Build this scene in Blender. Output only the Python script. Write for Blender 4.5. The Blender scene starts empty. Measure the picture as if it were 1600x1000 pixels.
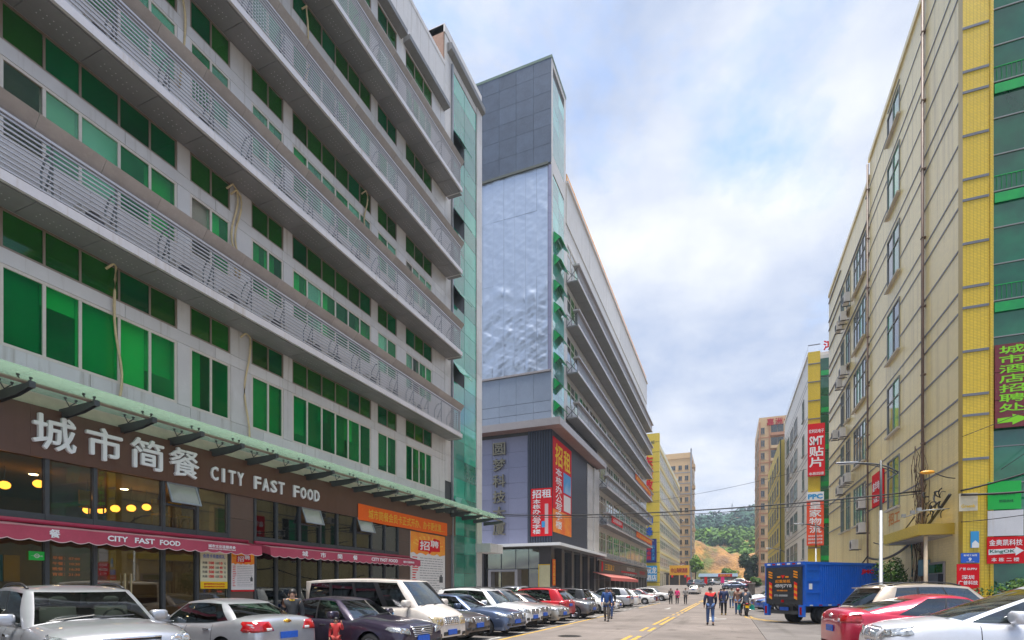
import bpy, bmesh, math, random
import numpy as np
from mathutils import Vector, Matrix, Euler
from mathutils.bvhtree import BVHTree

random.seed(7)
R = math.radians
sc = bpy.context.scene
COL = sc.collection

# ------------------------------------------------------------------ camera
cam_d = bpy.data.cameras.new('camera')
cam_d.sensor_fit = 'HORIZONTAL'
cam_d.sensor_width = 36.0
cam_d.lens = 36.0 * 834 / 1600
cam_d.shift_y = 418 / 1600
cam_d.clip_start = 0.1
cam_d.clip_end = 5000
cam = bpy.data.objects.new('camera', cam_d)
cam.location = (0, 0, 1.7)
cam.rotation_euler = (R(90), 0, math.atan(338 / 834))
COL.objects.link(cam)
sc.camera = cam

# ------------------------------------------------------------------ sky, sun, exposure
SUN_DIR = Vector((0.03, -0.08, 0.99)).normalized()      # towards the sun
w = bpy.data.worlds.new('World')
sc.world = w
w.use_nodes = True
nt = w.node_tree
nt.nodes.clear()
def WN(t, **k):
    n = nt.nodes.new(t)
    for a, b in k.items(): setattr(n, a, b)
    return n
def WL(a, b): nt.links.new(a, b)
sky = WN('ShaderNodeTexSky', sky_type='NISHITA', sun_disc=False)
sky.sun_elevation = math.asin(SUN_DIR.z)
sky.sun_rotation = math.atan2(SUN_DIR.x, SUN_DIR.y)
sky.air_density = 1.0; sky.dust_density = 0.6; sky.ozone_density = 2.0
tc = WN('ShaderNodeTexCoord')
sep = WN('ShaderNodeSeparateXYZ'); WL(tc.outputs['Generated'], sep.inputs[0])
zc = WN('ShaderNodeMath', operation='MAXIMUM'); WL(sep.outputs[2], zc.inputs[0]); zc.inputs[1].default_value = 0.0
za = WN('ShaderNodeMath', operation='ADD'); WL(zc.outputs[0], za.inputs[0]); za.inputs[1].default_value = 0.28
dx = WN('ShaderNodeMath', operation='DIVIDE'); WL(sep.outputs[0], dx.inputs[0]); WL(za.outputs[0], dx.inputs[1])
dy = WN('ShaderNodeMath', operation='DIVIDE'); WL(sep.outputs[1], dy.inputs[0]); WL(za.outputs[0], dy.inputs[1])
cmb = WN('ShaderNodeCombineXYZ'); WL(dx.outputs[0], cmb.inputs[0]); WL(dy.outputs[0], cmb.inputs[1]); cmb.inputs[2].default_value = 1.2
n1 = WN('ShaderNodeTexNoise'); n1.inputs['Scale'].default_value = 1.25; n1.inputs['Detail'].default_value = 9; n1.inputs['Roughness'].default_value = 0.62; n1.inputs['Distortion'].default_value = 0.25
WL(cmb.outputs[0], n1.inputs['Vector'])
r1 = WN('ShaderNodeValToRGB'); r1.color_ramp.elements[0].position = 0.36; r1.color_ramp.elements[1].position = 0.49
WL(n1.outputs['Fac'], r1.inputs[0])
n2 = WN('ShaderNodeTexNoise'); n2.inputs['Scale'].default_value = 1.7; n2.inputs['Detail'].default_value = 9; n2.inputs['Roughness'].default_value = 0.58
mp = WN('ShaderNodeMapping'); mp.inputs['Location'].default_value = (3.1, 7.7, 1.3); WL(cmb.outputs[0], mp.inputs[0]); WL(mp.outputs[0], n2.inputs['Vector'])
r2 = WN('ShaderNodeValToRGB')
r2.color_ramp.elements[0].position = 0.40; r2.color_ramp.elements[0].color = (0.44, 0.53, 0.73, 1)
r2.color_ramp.elements[1].position = 0.70; r2.color_ramp.elements[1].color = (0.96, 0.97, 1.0, 1)
WL(n2.outputs['Fac'], r2.inputs[0])
cs = WN('ShaderNodeVectorMath', operation='SCALE'); WL(r2.outputs[0], cs.inputs[0]); cs.inputs[3].default_value = 3.9
sk = WN('ShaderNodeVectorMath', operation='SCALE'); WL(sky.outputs[0], sk.inputs[0]); sk.inputs[3].default_value = 1.15
mx = WN('ShaderNodeMix', data_type='RGBA'); WL(r1.outputs[0], mx.inputs[0]); WL(sk.outputs[0], mx.inputs[6]); WL(cs.outputs[0], mx.inputs[7])
bg = WN('ShaderNodeBackground'); bg.inputs[1].default_value = 0.10; WL(mx.outputs[2], bg.inputs[0])
wo = WN('ShaderNodeOutputWorld'); WL(bg.outputs[0], wo.inputs[0])

sun_d = bpy.data.lights.new('sun', 'SUN')
sun_d.energy = 2.9; sun_d.angle = R(28); sun_d.color = (1.0, 0.95, 0.87)
sun = bpy.data.objects.new('sun', sun_d)
sun.rotation_euler = (-SUN_DIR).to_track_quat('-Z', 'Y').to_euler()
sun.location = (0, 0, 80)
COL.objects.link(sun)
sc.view_settings.view_transform = 'Standard'
sc.view_settings.look = 'None'
sc.view_settings.exposure = 1.55
sc.view_settings.gamma = 1.0
sc.view_settings.use_curve_mapping = False
sc.render.engine = 'CYCLES'
sc.cycles.max_bounces = 7
sc.cycles.diffuse_bounces = 4
sc.cycles.glossy_bounces = 3
sc.cycles.volume_bounces = 0
sc.cycles.transparent_max_bounces = 12
sc.cycles.use_denoising = True

# ------------------------------------------------------------------ materials
MATS = {}
def mat(name, col, rough=0.6, metal=0.0, var=0.0, vscale=2.0, bump=0.0, bscale=20.0, coat=0.0, spec=0.5,
        col2=None, streak=0.0, emit=0.0, random_obj=0.0):
    """Principled material; var = fine colour variation, streak = vertical dirt runs, random_obj = per-piece shift"""
    if name in MATS: return MATS[name]
    m = bpy.data.materials.new(name); m.use_nodes = True
    t = m.node_tree; b = t.nodes['Principled BSDF']
    b.inputs['Roughness'].default_value = rough
    b.inputs['Metallic'].default_value = metal
    b.inputs['Coat Weight'].default_value = coat
    b.inputs['Coat Roughness'].default_value = 0.04
    b.inputs['Specular IOR Level'].default_value = spec
    c4 = (*col, 1)
    b.inputs['Base Color'].default_value = c4
    if emit:
        b.inputs['Emission Color'].default_value = c4; b.inputs['Emission Strength'].default_value = emit
    out = None
    g = t.nodes.new('ShaderNodeNewGeometry')
    def mixc(fac, a, bcol, mode='MIX'):
        x = t.nodes.new('ShaderNodeMix'); x.data_type = 'RGBA'; x.blend_type = mode
        if isinstance(fac, float): x.inputs[0].default_value = fac
        else: t.links.new(fac, x.inputs[0])
        for sck, val in ((6, a), (7, bcol)):
            if isinstance(val, tuple): x.inputs[sck].default_value = val
            else: t.links.new(val, x.inputs[sck])
        return x.outputs[2]
    cur = c4
    def noise(scale, detail=6, mapscale=None, rgh=0.6):
        n = t.nodes.new('ShaderNodeTexNoise'); n.inputs['Scale'].default_value = scale
        n.inputs['Detail'].default_value = detail; n.inputs['Roughness'].default_value = rgh
        if mapscale:
            mpp = t.nodes.new('ShaderNodeMapping'); mpp.inputs['Scale'].default_value = mapscale
            t.links.new(g.outputs['Position'], mpp.inputs[0]); t.links.new(mpp.outputs[0], n.inputs['Vector'])
        else: t.links.new(g.outputs['Position'], n.inputs['Vector'])
        return n.outputs['Fac']
    def ramp(f, a, bb):
        r = t.nodes.new('ShaderNodeMapRange'); r.inputs[1].default_value = a; r.inputs[2].default_value = bb
        t.links.new(f, r.inputs[0]); return r.outputs[0]
    if var or col2:
        d = tuple(min(1, c * (1 - var)) for c in col) + (1,) if col2 is None else (*col2, 1)
        cur = mixc(ramp(noise(vscale), 0.35, 0.65), c4, d)
        if var and not col2:
            l = tuple(min(1, c * (1 + var * 0.7)) for c in col) + (1,)
            cur = mixc(ramp(noise(vscale * 4.3), 0.5, 0.8), cur, l)
    if streak:
        d = tuple(c * (1 - streak) * k for c, k in zip(col, (0.95, 0.85, 0.7))) + (1,)
        cur = mixc(ramp(noise(1.0, 5, (5.0, 5.0, 0.22)), 0.56, 0.80), cur, d)
    if random_obj:
        oi = t.nodes.new('ShaderNodeObjectInfo')
        hs = t.nodes.new('ShaderNodeHueSaturation')
        mr = t.nodes.new('ShaderNodeMapRange'); mr.inputs[3].default_value = 1 - random_obj; mr.inputs[4].default_value = 1 + random_obj
        t.links.new(oi.outputs['Random'], mr.inputs[0]); t.links.new(mr.outputs[0], hs.inputs['Value'])
        if isinstance(cur, tuple): hs.inputs['Color'].default_value = cur
        else: t.links.new(cur, hs.inputs['Color'])
        cur = hs.outputs[0]
    if not isinstance(cur, tuple): t.links.new(cur, b.inputs['Base Color'])
    if bump:
        bn = t.nodes.new('ShaderNodeBump'); bn.inputs['Strength'].default_value = bump; bn.inputs['Distance'].default_value = 0.02
        t.links.new(noise(bscale), bn.inputs['Height']); t.links.new(bn.outputs[0], b.inputs['Normal'])
    MATS[name] = m
    return m

def tile_mat(name, col, mortar, w_, h_, rough=0.35, axis='x', var=0.12, streak=0.25, spec=0.5, msize=0.006, horiz=True):
    """small wall tiles too fine to build: colour and fine relief of the joints only"""
    m = bpy.data.materials.new(name); m.use_nodes = True
    t = m.node_tree; b = t.nodes['Principled BSDF']
    b.inputs['Roughness'].default_value = rough; b.inputs['Specular IOR Level'].default_value = spec
    g = t.nodes.new('ShaderNodeNewGeometry'); s_ = t.nodes.new('ShaderNodeSeparateXYZ'); t.links.new(g.outputs['Position'], s_.inputs[0])
    c_ = t.nodes.new('ShaderNodeCombineXYZ'); t.links.new(s_.outputs[1 if axis == 'x' else 0], c_.inputs[0]); t.links.new(s_.outputs[2], c_.inputs[1])
    br = t.nodes.new('ShaderNodeTexBrick'); br.inputs['Scale'].default_value = 1
    br.inputs['Brick Width'].default_value = w_; br.inputs['Row Height'].default_value = h_
    br.inputs['Mortar Size'].default_value = msize; br.offset = 0.0
    br.inputs['Color1'].default_value = (*col, 1)
    br.inputs['Color2'].default_value = (*[c * (1 - var) for c in col], 1)
    br.inputs['Mortar'].default_value = (*mortar, 1)
    t.links.new(c_.outputs[0], br.inputs['Vector'])
    n = t.nodes.new('ShaderNodeTexNoise'); n.inputs['Scale'].default_value = 1; n.inputs['Detail'].default_value = 6
    mp_ = t.nodes.new('ShaderNodeMapping'); mp_.inputs['Scale'].default_value = (2.5, 2.5, 0.12); t.links.new(g.outputs['Position'], mp_.inputs[0]); t.links.new(mp_.outputs[0], n.inputs['Vector'])
    r = t.nodes.new('ShaderNodeMapRange'); r.inputs[1].default_value = 0.5; r.inputs[2].default_value = 0.78; r.inputs[4].default_value = streak; t.links.new(n.outputs['Fac'], r.inputs[0])
    x = t.nodes.new('ShaderNodeMix'); x.data_type = 'RGBA'; t.links.new(r.outputs[0], x.inputs[0]); t.links.new(br.outputs['Color'], x.inputs[6]); x.inputs[7].default_value = (*[c * k for c, k in zip(col, (0.45, 0.40, 0.32))], 1)
    t.links.new(x.outputs[2], b.inputs['Base Color'])
    bn = t.nodes.new('ShaderNodeBump'); bn.inputs['Strength'].default_value = 0.35; bn.inputs['Distance'].default_value = 0.01; bn.invert = True
    t.links.new(br.outputs['Fac'], bn.inputs['Height']); t.links.new(bn.outputs[0], b.inputs['Normal'])
    MATS[name] = m
    return m

def glass_mat(name, tint, refl=0.25, rough=0.02, frost=0.0):
    """thin see-through pane: tinted transparency with a fresnel reflection"""
    m = bpy.data.materials.new(name); m.use_nodes = True
    t = m.node_tree; t.nodes.clear()
    o = t.nodes.new('ShaderNodeOutputMaterial'); x = t.nodes.new('ShaderNodeMixShader')
    tr = t.nodes.new('ShaderNodeBsdfTransparent'); tr.inputs[0].default_value = (*tint, 1)
    gl = t.nodes.new('ShaderNodeBsdfGlossy'); gl.inputs['Roughness'].default_value = rough; gl.inputs[0].default_value = (0.9, 0.95, 0.95, 1)
    fr = t.nodes.new('ShaderNodeFresnel'); fr.inputs[0].default_value = 1.5
    ad = t.nodes.new('ShaderNodeMath'); ad.operation = 'MULTIPLY_ADD'; ad.inputs[1].default_value = 1.2; ad.inputs[2].default_value = refl; ad.use_clamp = True
    t.links.new(fr.outputs[0], ad.inputs[0]); t.links.new(ad.outputs[0], x.inputs[0])
    t.links.new(tr.outputs[0], x.inputs[1]); t.links.new(gl.outputs[0], x.inputs[2])
    if frost:                                   # frost share: pale translucent and diffuse body mixed into the pane
        tl = t.nodes.new('ShaderNodeBsdfTranslucent'); tl.inputs[0].default_value = (.78, .90, .80, 1); df = t.nodes.new('ShaderNodeBsdfDiffuse'); df.inputs[0].default_value = (.70, .80, .70, 1)
        m1 = t.nodes.new('ShaderNodeMixShader'); m1.inputs[0].default_value = .3; t.links.new(tl.outputs[0], m1.inputs[1]); t.links.new(df.outputs[0], m1.inputs[2])
        m2 = t.nodes.new('ShaderNodeMixShader'); m2.inputs[0].default_value = frost; t.links.new(x.outputs[0], m2.inputs[1]); t.links.new(m1.outputs[0], m2.inputs[2]); x = m2
    t.links.new(x.outputs[0], o.inputs[0])
    MATS[name] = m
    return m

def win_mat(name, col, col2, rough=0.04, spec=0.9, wav=0.055):
    """tinted film-covered window glass: coloured body, clear reflecting face with slight waviness"""
    m = mat(name, col, rough, col2=col2, vscale=0.9, spec=spec, coat=0.5, random_obj=0.45)
    t = m.node_tree; b = t.nodes['Principled BSDF']
    n = t.nodes.new('ShaderNodeTexNoise'); n.inputs['Scale'].default_value = 0.7; n.inputs['Detail'].default_value = 1
    g = t.nodes.new('ShaderNodeNewGeometry'); t.links.new(g.outputs['Position'], n.inputs['Vector'])
    bn = t.nodes.new('ShaderNodeBump'); bn.inputs['Strength'].default_value = wav; bn.inputs['Distance'].default_value = 0.1
    t.links.new(n.outputs['Fac'], bn.inputs['Height']); t.links.new(bn.outputs[0], b.inputs['Normal']); t.links.new(bn.outputs[0], b.inputs['Coat Normal'])
    return m

# ------------------------------------------------------------------ mesh helpers
WT = {}                        # world position of each unrotated parent
def put(ob, parent=None, loc=(0, 0, 0)):
    COL.objects.link(ob)
    l = Vector(loc)
    if parent is not None:
        ob.parent = parent
        ob.location = l - WT.get(parent.name, Vector((0, 0, 0)))
    else: ob.location = l
    WT[ob.name] = l
    return ob
def tag(o, label=None, cat=None, group=None, kind=None):
    if label: o['label'] = label
    if cat: o['category'] = cat
    if group: o['group'] = group
    if kind: o['kind'] = kind
    return o
def thing(name, label, cat, loc=(0, 0, 0), group=None):
    return tag(put(bpy.data.objects.new(name, None), None, loc), label, cat, group)

class MB:
    def __init__(s): s.v = []; s.f = []; s.m = []
    def add(s, vs, fs, mi=0):
        o = len(s.v); s.v += [tuple(p) for p in vs]; s.f += [tuple(i + o for i in f) for f in fs]; s.m += [mi] * len(fs); return s
    def box(s, x0, x1, y0, y1, z0, z1, mi=0):
        return s.add([(x0, y0, z0), (x1, y0, z0), (x1, y1, z0), (x0, y1, z0), (x0, y0, z1), (x1, y0, z1), (x1, y1, z1), (x0, y1, z1)],
                     [(0, 3, 2, 1), (4, 5, 6, 7), (0, 1, 5, 4), (1, 2, 6, 5), (2, 3, 7, 6), (3, 0, 4, 7)], mi)
    def poly(s, pts, mi=0): return s.add(pts, [tuple(range(len(pts)))], mi)
    def prism(s, pts, off, mi=0):
        n = len(pts); off = Vector(off); q = [Vector(p) + off for p in pts]
        return s.add(list(pts) + q, [tuple(range(n - 1, -1, -1)), tuple(range(n, 2 * n))] + [(i, (i + 1) % n, n + (i + 1) % n, n + i) for i in range(n)], mi)
    def tube(s, path, r, n=6, mi=0, caps=True):
        path = [Vector(p) for p in path]; rs = r if isinstance(r, (list, tuple)) else [r] * len(path)
        rings = []
        for i, p in enumerate(path):
            d = (path[min(i + 1, len(path) - 1)] - path[max(i - 1, 0)])
            if d.length < 1e-9: d = Vector((0, 0, 1))
            d.normalize()
            a = d.cross(Vector((0, 0, 1)))
            if a.length < 0.05: a = d.cross(Vector((0, 1, 0)))
            a.normalize(); b = d.cross(a)
            rings.append([p + (a * math.cos(2 * math.pi * k / n) + b * math.sin(2 * math.pi * k / n)) * rs[i] for k in range(n)])
        vs = [q for rg in rings for q in rg]; fs = []
        for i in range(len(path) - 1):
            for k in range(n):
                fs.append((i * n + k, i * n + (k + 1) % n, (i + 1) * n + (k + 1) % n, (i + 1) * n + k))
        if caps: fs += [tuple(range(n - 1, -1, -1)), tuple((len(path) - 1) * n + k for k in range(n))]
        return s.add(vs, fs, mi)
    def lathe(s, prof, c, axis='z', n=20, mi=0):
        """prof: (r, h) points; revolved about axis through c"""
        vs = []; fs = []
        for r_, h_ in prof:
            for k in range(n):
                a = 2 * math.pi * k / n; p, q = r_ * math.cos(a), r_ * math.sin(a)
                vs.append({'z': (c[0] + p, c[1] + q, c[2] + h_), 'y': (c[0] + p, c[1] + h_, c[2] + q), 'x': (c[0] + h_, c[1] + p, c[2] + q)}[axis])
        for i in range(len(prof) - 1):
            for k in range(n): fs.append((i * n + k, i * n + (k + 1) % n, (i + 1) * n + (k + 1) % n, (i + 1) * n + k))
        return s.add(vs, fs, mi)
    def ball(s, c, r, n=8, mi=0):
        rx, ry, rz = r if isinstance(r, (tuple, list)) else (r, r, r)
        vs = []; fs = []; m_ = n
        for i in range(1, n):
            a = math.pi * i / n
            for k in range(m_ * 2):
                b = math.pi * k / m_
                vs.append((c[0] + rx * math.sin(a) * math.cos(b), c[1] + ry * math.sin(a) * math.sin(b), c[2] + rz * math.cos(a)))
        q = m_ * 2
        for i in range(n - 2):
            for k in range(q): fs.append((i * q + k, i * q + (k + 1) % q, (i + 1) * q + (k + 1) % q, (i + 1) * q + k))
        fs.append(tuple(range(q))); fs.append(tuple((n - 2) * q + k for k in range(q - 1, -1, -1)))
        return s.add(vs, fs, mi)
    def mesh(s, name, mats, smooth=False, origin=(0, 0, 0)):
        me = bpy.data.meshes.new(name); o = Vector(origin)
        me.from_pydata([(p[0] - o.x, p[1] - o.y, p[2] - o.z) for p in s.v], [], s.f)
        for mm in (mats if isinstance(mats, (list, tuple)) else [mats]): me.materials.append(mm)
        if any(s.m): me.polygons.foreach_set('material_index', s.m)
        if smooth: me.polygons.foreach_set('use_smooth', [True] * len(me.polygons))
        bm = bmesh.new(); bm.from_mesh(me); bmesh.ops.recalc_face_normals(bm, faces=bm.faces); bm.to_mesh(me); bm.free()
        me.update(); return me
    def base(s):
        a = np.array(s.v); return Vector(((a[:, 0].min() + a[:, 0].max()) / 2, (a[:, 1].min() + a[:, 1].max()) / 2, a[:, 2].min()))
    def build(s, name, mats, parent=None, smooth=False):
        o = s.base()
        return put(bpy.data.objects.new(name, s.mesh(name, mats, smooth, o)), parent, o)

UB = {}
def ub(name, x0, x1, y0, y1, z0, z1, m, parent):
    """a box piece; alike pieces share one mesh"""
    me = UB.get(m.name)
    if me is None:
        b_ = MB().box(-.5, .5, -.5, .5, -.5, .5); me = UB[m.name] = b_.mesh('piece', m)
    ob = bpy.data.objects.new(name, me)
    put(ob, parent, ((x0 + x1) / 2, (y0 + y1) / 2, (z0 + z1) / 2))
    ob.scale = (abs(x1 - x0), abs(y1 - y0), abs(z1 - z0))
    return ob

DIRS = {'+x': (Vector((0, 1, 0)), Vector((1, 0, 0))), '-x': (Vector((0, -1, 0)), Vector((-1, 0, 0))), '-y': (Vector((1, 0, 0)), Vector((0, -1, 0))), '+y': (Vector((-1, 0, 0)), Vector((0, 1, 0)))}
GS = bpy.data.scenes.new('glyph_work')          # scratch scene where fonts are turned into outlines
def glyphs(body, bold=0.0, extrude=0.0):
    c = bpy.data.curves.new('glyphs', 'FONT'); c.body = body; c.offset = bold; c.extrude = extrude; c.resolution_u = 2
    o = bpy.data.objects.new('glyphs', c); GS.collection.objects.link(o)
    with bpy.context.temp_override(scene=GS, view_layer=GS.view_layers[0]): dg = bpy.context.evaluated_depsgraph_get()
    me = bpy.data.meshes.new_from_object(o.evaluated_get(dg))
    v = np.array([tuple(p.co) for p in me.vertices]); f = [tuple(p.vertices) for p in me.polygons]
    bpy.data.objects.remove(o); bpy.data.curves.remove(c); bpy.data.meshes.remove(me)
    return v, f
GC = {}
def text(body, p, w_, h_, face, m, parent, name='lettering', bold=0.02, depth=0.004, vertical=False, fit=True, merge=None, basis=None):
    """lettering fitted into a box: p = lower-left corner as read, w_ x h_ metres, on a wall that faces `face`"""
    r, nrm = basis if basis else DIRS[face]
    up = Vector((0, 0, 1)); p = Vector(p)
    if vertical and merge is None:
        ch = h_ / len(body)
        return [text(c, p + up * (h_ - (i + 1) * ch + ch * 0.06), w_, ch * 0.88, face, m, parent, 'letter', bold, depth, basis=basis) for i, c in enumerate(body)]
    b = merge if merge is not None else MB()
    items = []
    if vertical:
        ch = h_ / len(body)
        for i, c in enumerate(body): items.append((c, p + up * (h_ - (i + 1) * ch + ch * 0.06), w_, ch * 0.88))
    else: items.append((body, p, w_, h_))
    for tx, q, ww, hh in items:
        cjk = any(ord(c) > 0x2E00 for c in tx); k = (tx, 0 if cjk else bold)
        if k not in GC: GC[k] = glyphs(tx, k[1], 0.5)
        v, f = GC[k]
        if not len(v): continue
        mn = v.min(0); mxx = v.max(0); dd = np.maximum(mxx - mn, 1e-6)
        bw = hh * min(bold, .03) * .8 if cjk and bold > .012 else 0     # heavier strokes: shifted layers, each a hair deeper
        for n_, (ox, oz) in enumerate([(0, 0), (bw, 0), (-bw, 0), (0, bw), (0, -bw)] if bw else [(0, 0)]):
            b.add([q + r * ((a[0] - mn[0]) / dd[0] * ww + ox) + up * ((a[1] - mn[1]) / dd[1] * hh + oz) + nrm * (depth * (0.5 + a[2]) - n_ * .0006) for a in v], f)
    if merge is not None: return b
    return b.build(name, m, parent)

def bez(p0, p1, p2, n=10):
    p0, p1, p2 = Vector(p0), Vector(p1), Vector(p2)
    return [p0 * (1 - t) ** 2 + p1 * 2 * t * (1 - t) + p2 * t * t for t in [i / n for i in range(n + 1)]]
ORD = 'first second third fourth fifth sixth seventh eighth ninth tenth eleventh twelfth thirteenth fourteenth'.split()
# ------------------------------------------------------------------ shared materials
alu = mat('aluminium panel', (0.60, 0.57, 0.54), 0.42, 0.15, var=0.08, vscale=0.6, streak=0.45, random_obj=0.07)
alu_dark = mat('shaded soffit panel', (0.21, 0.205, 0.205), 0.5, 0.1, var=0.10, vscale=0.8, random_obj=0.06)  # underside shade deepened in the colour itself, for contrast with the walls
alu_lip = mat('ledge lip', (0.60, 0.57, 0.57), 0.4, 0.2, var=0.08, streak=0.2)
joint = mat('dark joint', (0.06, 0.06, 0.06), 0.8)
slatm = mat('louvre slat', (0.44, 0.43, 0.45), 0.35, 0.3, var=0.06)
steel = mat('dark steel', (0.07, 0.075, 0.08), 0.45, 0.3, var=0.2)
steel2 = mat('grey steel', (0.30, 0.31, 0.33), 0.4, 0.5, var=0.15)
wframe = mat('pale window frame', (0.62, 0.55, 0.47), 0.4, 0.1, var=0.1)
wbronze = mat('bronze window frame', (0.26, 0.20, 0.15), 0.4, 0.3)
white = mat('white paint', (0.78, 0.78, 0.78), 0.45, var=0.05)
black = mat('black rubber', (0.018, 0.018, 0.02), 0.55)
red = mat('sign red', (0.66, 0.010, 0.018), 0.7, var=0.06, spec=.15)
orange = mat('banner orange', (0.82, 0.13, 0.015), 0.75, var=0.06, spec=.15)
yellow = mat('sign yellow', (0.85, 0.55, 0.02), 0.7, var=0.06, spec=.15)
blue = mat('sign blue', (0.01, 0.10, 0.50), 0.45)
lblue = mat('sign light blue', (0.03, 0.30, 0.62), 0.45)
gold = mat('gold lettering', (0.80, 0.52, 0.05), 0.7, spec=.15)
roadyellow = mat('road paint yellow', (0.56, 0.33, 0.035), 0.75, col2=(.34, .22, .06), vscale=2.2, bump=0.1)
roadwhite = mat('road paint white', (0.52, 0.52, 0.50), 0.7, col2=(.28, .27, .25), vscale=2.5)
g_film = [win_mat('green window glass', (0.003, 0.13, 0.060), (0.006, 0.26, 0.11), wav=.03),
          win_mat('bright green window glass', (0.006, 0.31, 0.11), (0.006, 0.18, 0.07)),
          win_mat('olive window glass', (0.012, 0.10, 0.012), (0.03, 0.18, 0.02)),
          win_mat('mint sky sheen glass', (0.20, 0.56, 0.36), (0.10, 0.44, 0.24)),  # pale mint body paints in the sky reflection of the upper floors
          win_mat('dark window glass', (0.012, 0.020, 0.018), (0.03, 0.035, 0.03))]
tower_glass = win_mat('teal curtain wall glass', (0.02, 0.22, 0.15), (0.03, 0.30, 0.20), 0.02, 1.0, 0.015)
far_glass = win_mat('far window glass', (0.05, 0.07, 0.065), (0.10, 0.13, 0.11))
clear = glass_mat('shop glass', (0.62, 0.58, 0.48), 0.06)
canopy_glass = glass_mat('canopy glass', (0.66, 0.84, 0.72), 0.06, 0.10, .20)
def semi(name, film, tint, fac):
    """film-coated pane: the coloured film shows, and part of the room and blinds behind it"""
    m = film.copy(); m.name = name; t = m.node_tree; o = t.nodes['Material Output']; p_ = t.nodes['Principled BSDF']
    tr = t.nodes.new('ShaderNodeBsdfTransparent'); tr.inputs[0].default_value = (*tint, 1)
    x = t.nodes.new('ShaderNodeMixShader'); x.inputs[0].default_value = fac
    t.links.new(p_.outputs[0], x.inputs[1]); t.links.new(tr.outputs[0], x.inputs[2]); t.links.new(x.outputs[0], o.inputs[0]); return m
v_green = semi('green tinted pane', g_film[0], (.24, .85, .52), .80)
v_green2 = semi('bright green tinted pane', g_film[1], (.36, 1.0, .60), .78)
v_olive = semi('olive tinted pane', g_film[2], (.40, .85, .32), .70)
v_mint = semi('mint sky sheen pane', g_film[3], (.72, 1.0, .86), .70)
v_clear = semi('untinted pane', g_film[4], (.92, .92, .9), .88)

# ------------------------------------------------------------------ ground, road, pavements
def gz(y):
    t = min(1, max(0, (y - 78) / 60)); return 2.3 * t * t * (3 - 2 * t)
concrete = mat('road concrete', (0.195, 0.165, 0.148), 0.85, col2=(0.13, 0.11, 0.098), vscale=0.35, bump=0.25, bscale=35, random_obj=0.07)
concrete2 = mat('parking concrete', (0.16, 0.145, 0.135), 0.88, col2=(0.11, 0.098, 0.092), vscale=0.5, bump=0.25, bscale=35, random_obj=0.08)
def stains(m):
    t = m.node_tree; b = t.nodes['Principled BSDF']; src = b.inputs['Base Color'].links[0].from_socket
    g_ = t.nodes.new('ShaderNodeNewGeometry'); cur = src
    for sc_, lo, hi, k, stretch in ((1.1, .60, .70, .55, (1, 1, 1)), (.5, .58, .72, .72, (2.2, .12, 1)), (9, .66, .74, .6, (1, 1, 1))):   # oil spots, tyre tracks, grit
        n_ = t.nodes.new('ShaderNodeTexNoise'); n_.inputs['Scale'].default_value = sc_; n_.inputs['Detail'].default_value = 5
        mp_ = t.nodes.new('ShaderNodeMapping'); mp_.inputs['Scale'].default_value = stretch; t.links.new(g_.outputs['Position'], mp_.inputs[0]); t.links.new(mp_.outputs[0], n_.inputs['Vector'])
        r_ = t.nodes.new('ShaderNodeMapRange'); r_.inputs[1].default_value = lo; r_.inputs[2].default_value = hi; t.links.new(n_.outputs['Fac'], r_.inputs[0])
        x = t.nodes.new('ShaderNodeMix'); x.data_type = 'RGBA'; x.blend_type = 'MULTIPLY'; t.links.new(r_.outputs[0], x.inputs[0]); t.links.new(cur, x.inputs[6]); x.inputs[7].default_value = (k, k, k * .97, 1); cur = x.outputs[2]
    t.links.new(cur, b.inputs['Base Color'])
stains(concrete); stains(concrete2)
pave = mat('pavement tile', (0.34, 0.31, 0.29), 0.85, var=0.15, vscale=1.5, random_obj=0.1)
dirt = mat('dark ground', (0.10, 0.09, 0.08), 0.95, var=0.3, vscale=0.5)
g = MB(); ysg = [-60, -20, 0, 40, 70] + list(range(78, 142, 4)) + [170, 230, 400, 1500, 4000]
for i, y in enumerate(ysg):
    for x in (-2500, -40, -14, 10, 40, 2500): g.v.append((x, y, gz(y) - 0.16))
for i in range(len(ysg) - 1):
    for k in range(5): g.f.append((i * 6 + k, i * 6 + k + 1, i * 6 + 7 + k, i * 6 + 6 + k)); g.m.append(0)
tag(g.build('ground', dirt), 'dark earth ground under the whole street', kind='structure')
road = put(bpy.data.objects.new('road', None), None, (0, 0, 0)); tag(road, 'grey concrete road of slabs with yellow centre lines', kind='structure')
parking = put(bpy.data.objects.new('parking_strip', None), None, (0, 0, 0)); tag(parking, 'concrete parking strips along both sides of the road', kind='structure')
for (x0, x1, par, m_, st, off) in ((-6.86, -2.70, road, concrete, 5.0, 0), (-2.70, 1.15, road, concrete, 5.0, 0), (-12.4, -6.86, parking, concrete2, 5.0, 1.3), (1.15, 6.2, parking, concrete2, 5.0, 0.6)):
    y = -8.0 + off
    while y < 78:
        ub('slab', x0 + 0.008, x1 - 0.008, y + 0.008, y + st - 0.008, -0.15, 0.0, m_, par); y += st
ramp = MB()
for i, y in enumerate(range(77, 205, 4)):
    for x in (-14, 6.5): ramp.v.append((x, y, gz(y) + 0.004))
for i in range(31): ramp.f.append((2 * i, 2 * i + 1, 2 * i + 3, 2 * i + 2)); ramp.m.append(0)
ramp.build('ramp', concrete, road)
def mark(x0, x1, y0, y1, m_, z=0.004): return ub('lane_marking', x0, x1, y0, y1, z - 0.003, z, m_, road)
mark(-6.93, -6.80, -6, 33.5, roadyellow); mark(-6.93, -6.80, 45, 60, roadyellow)
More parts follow.
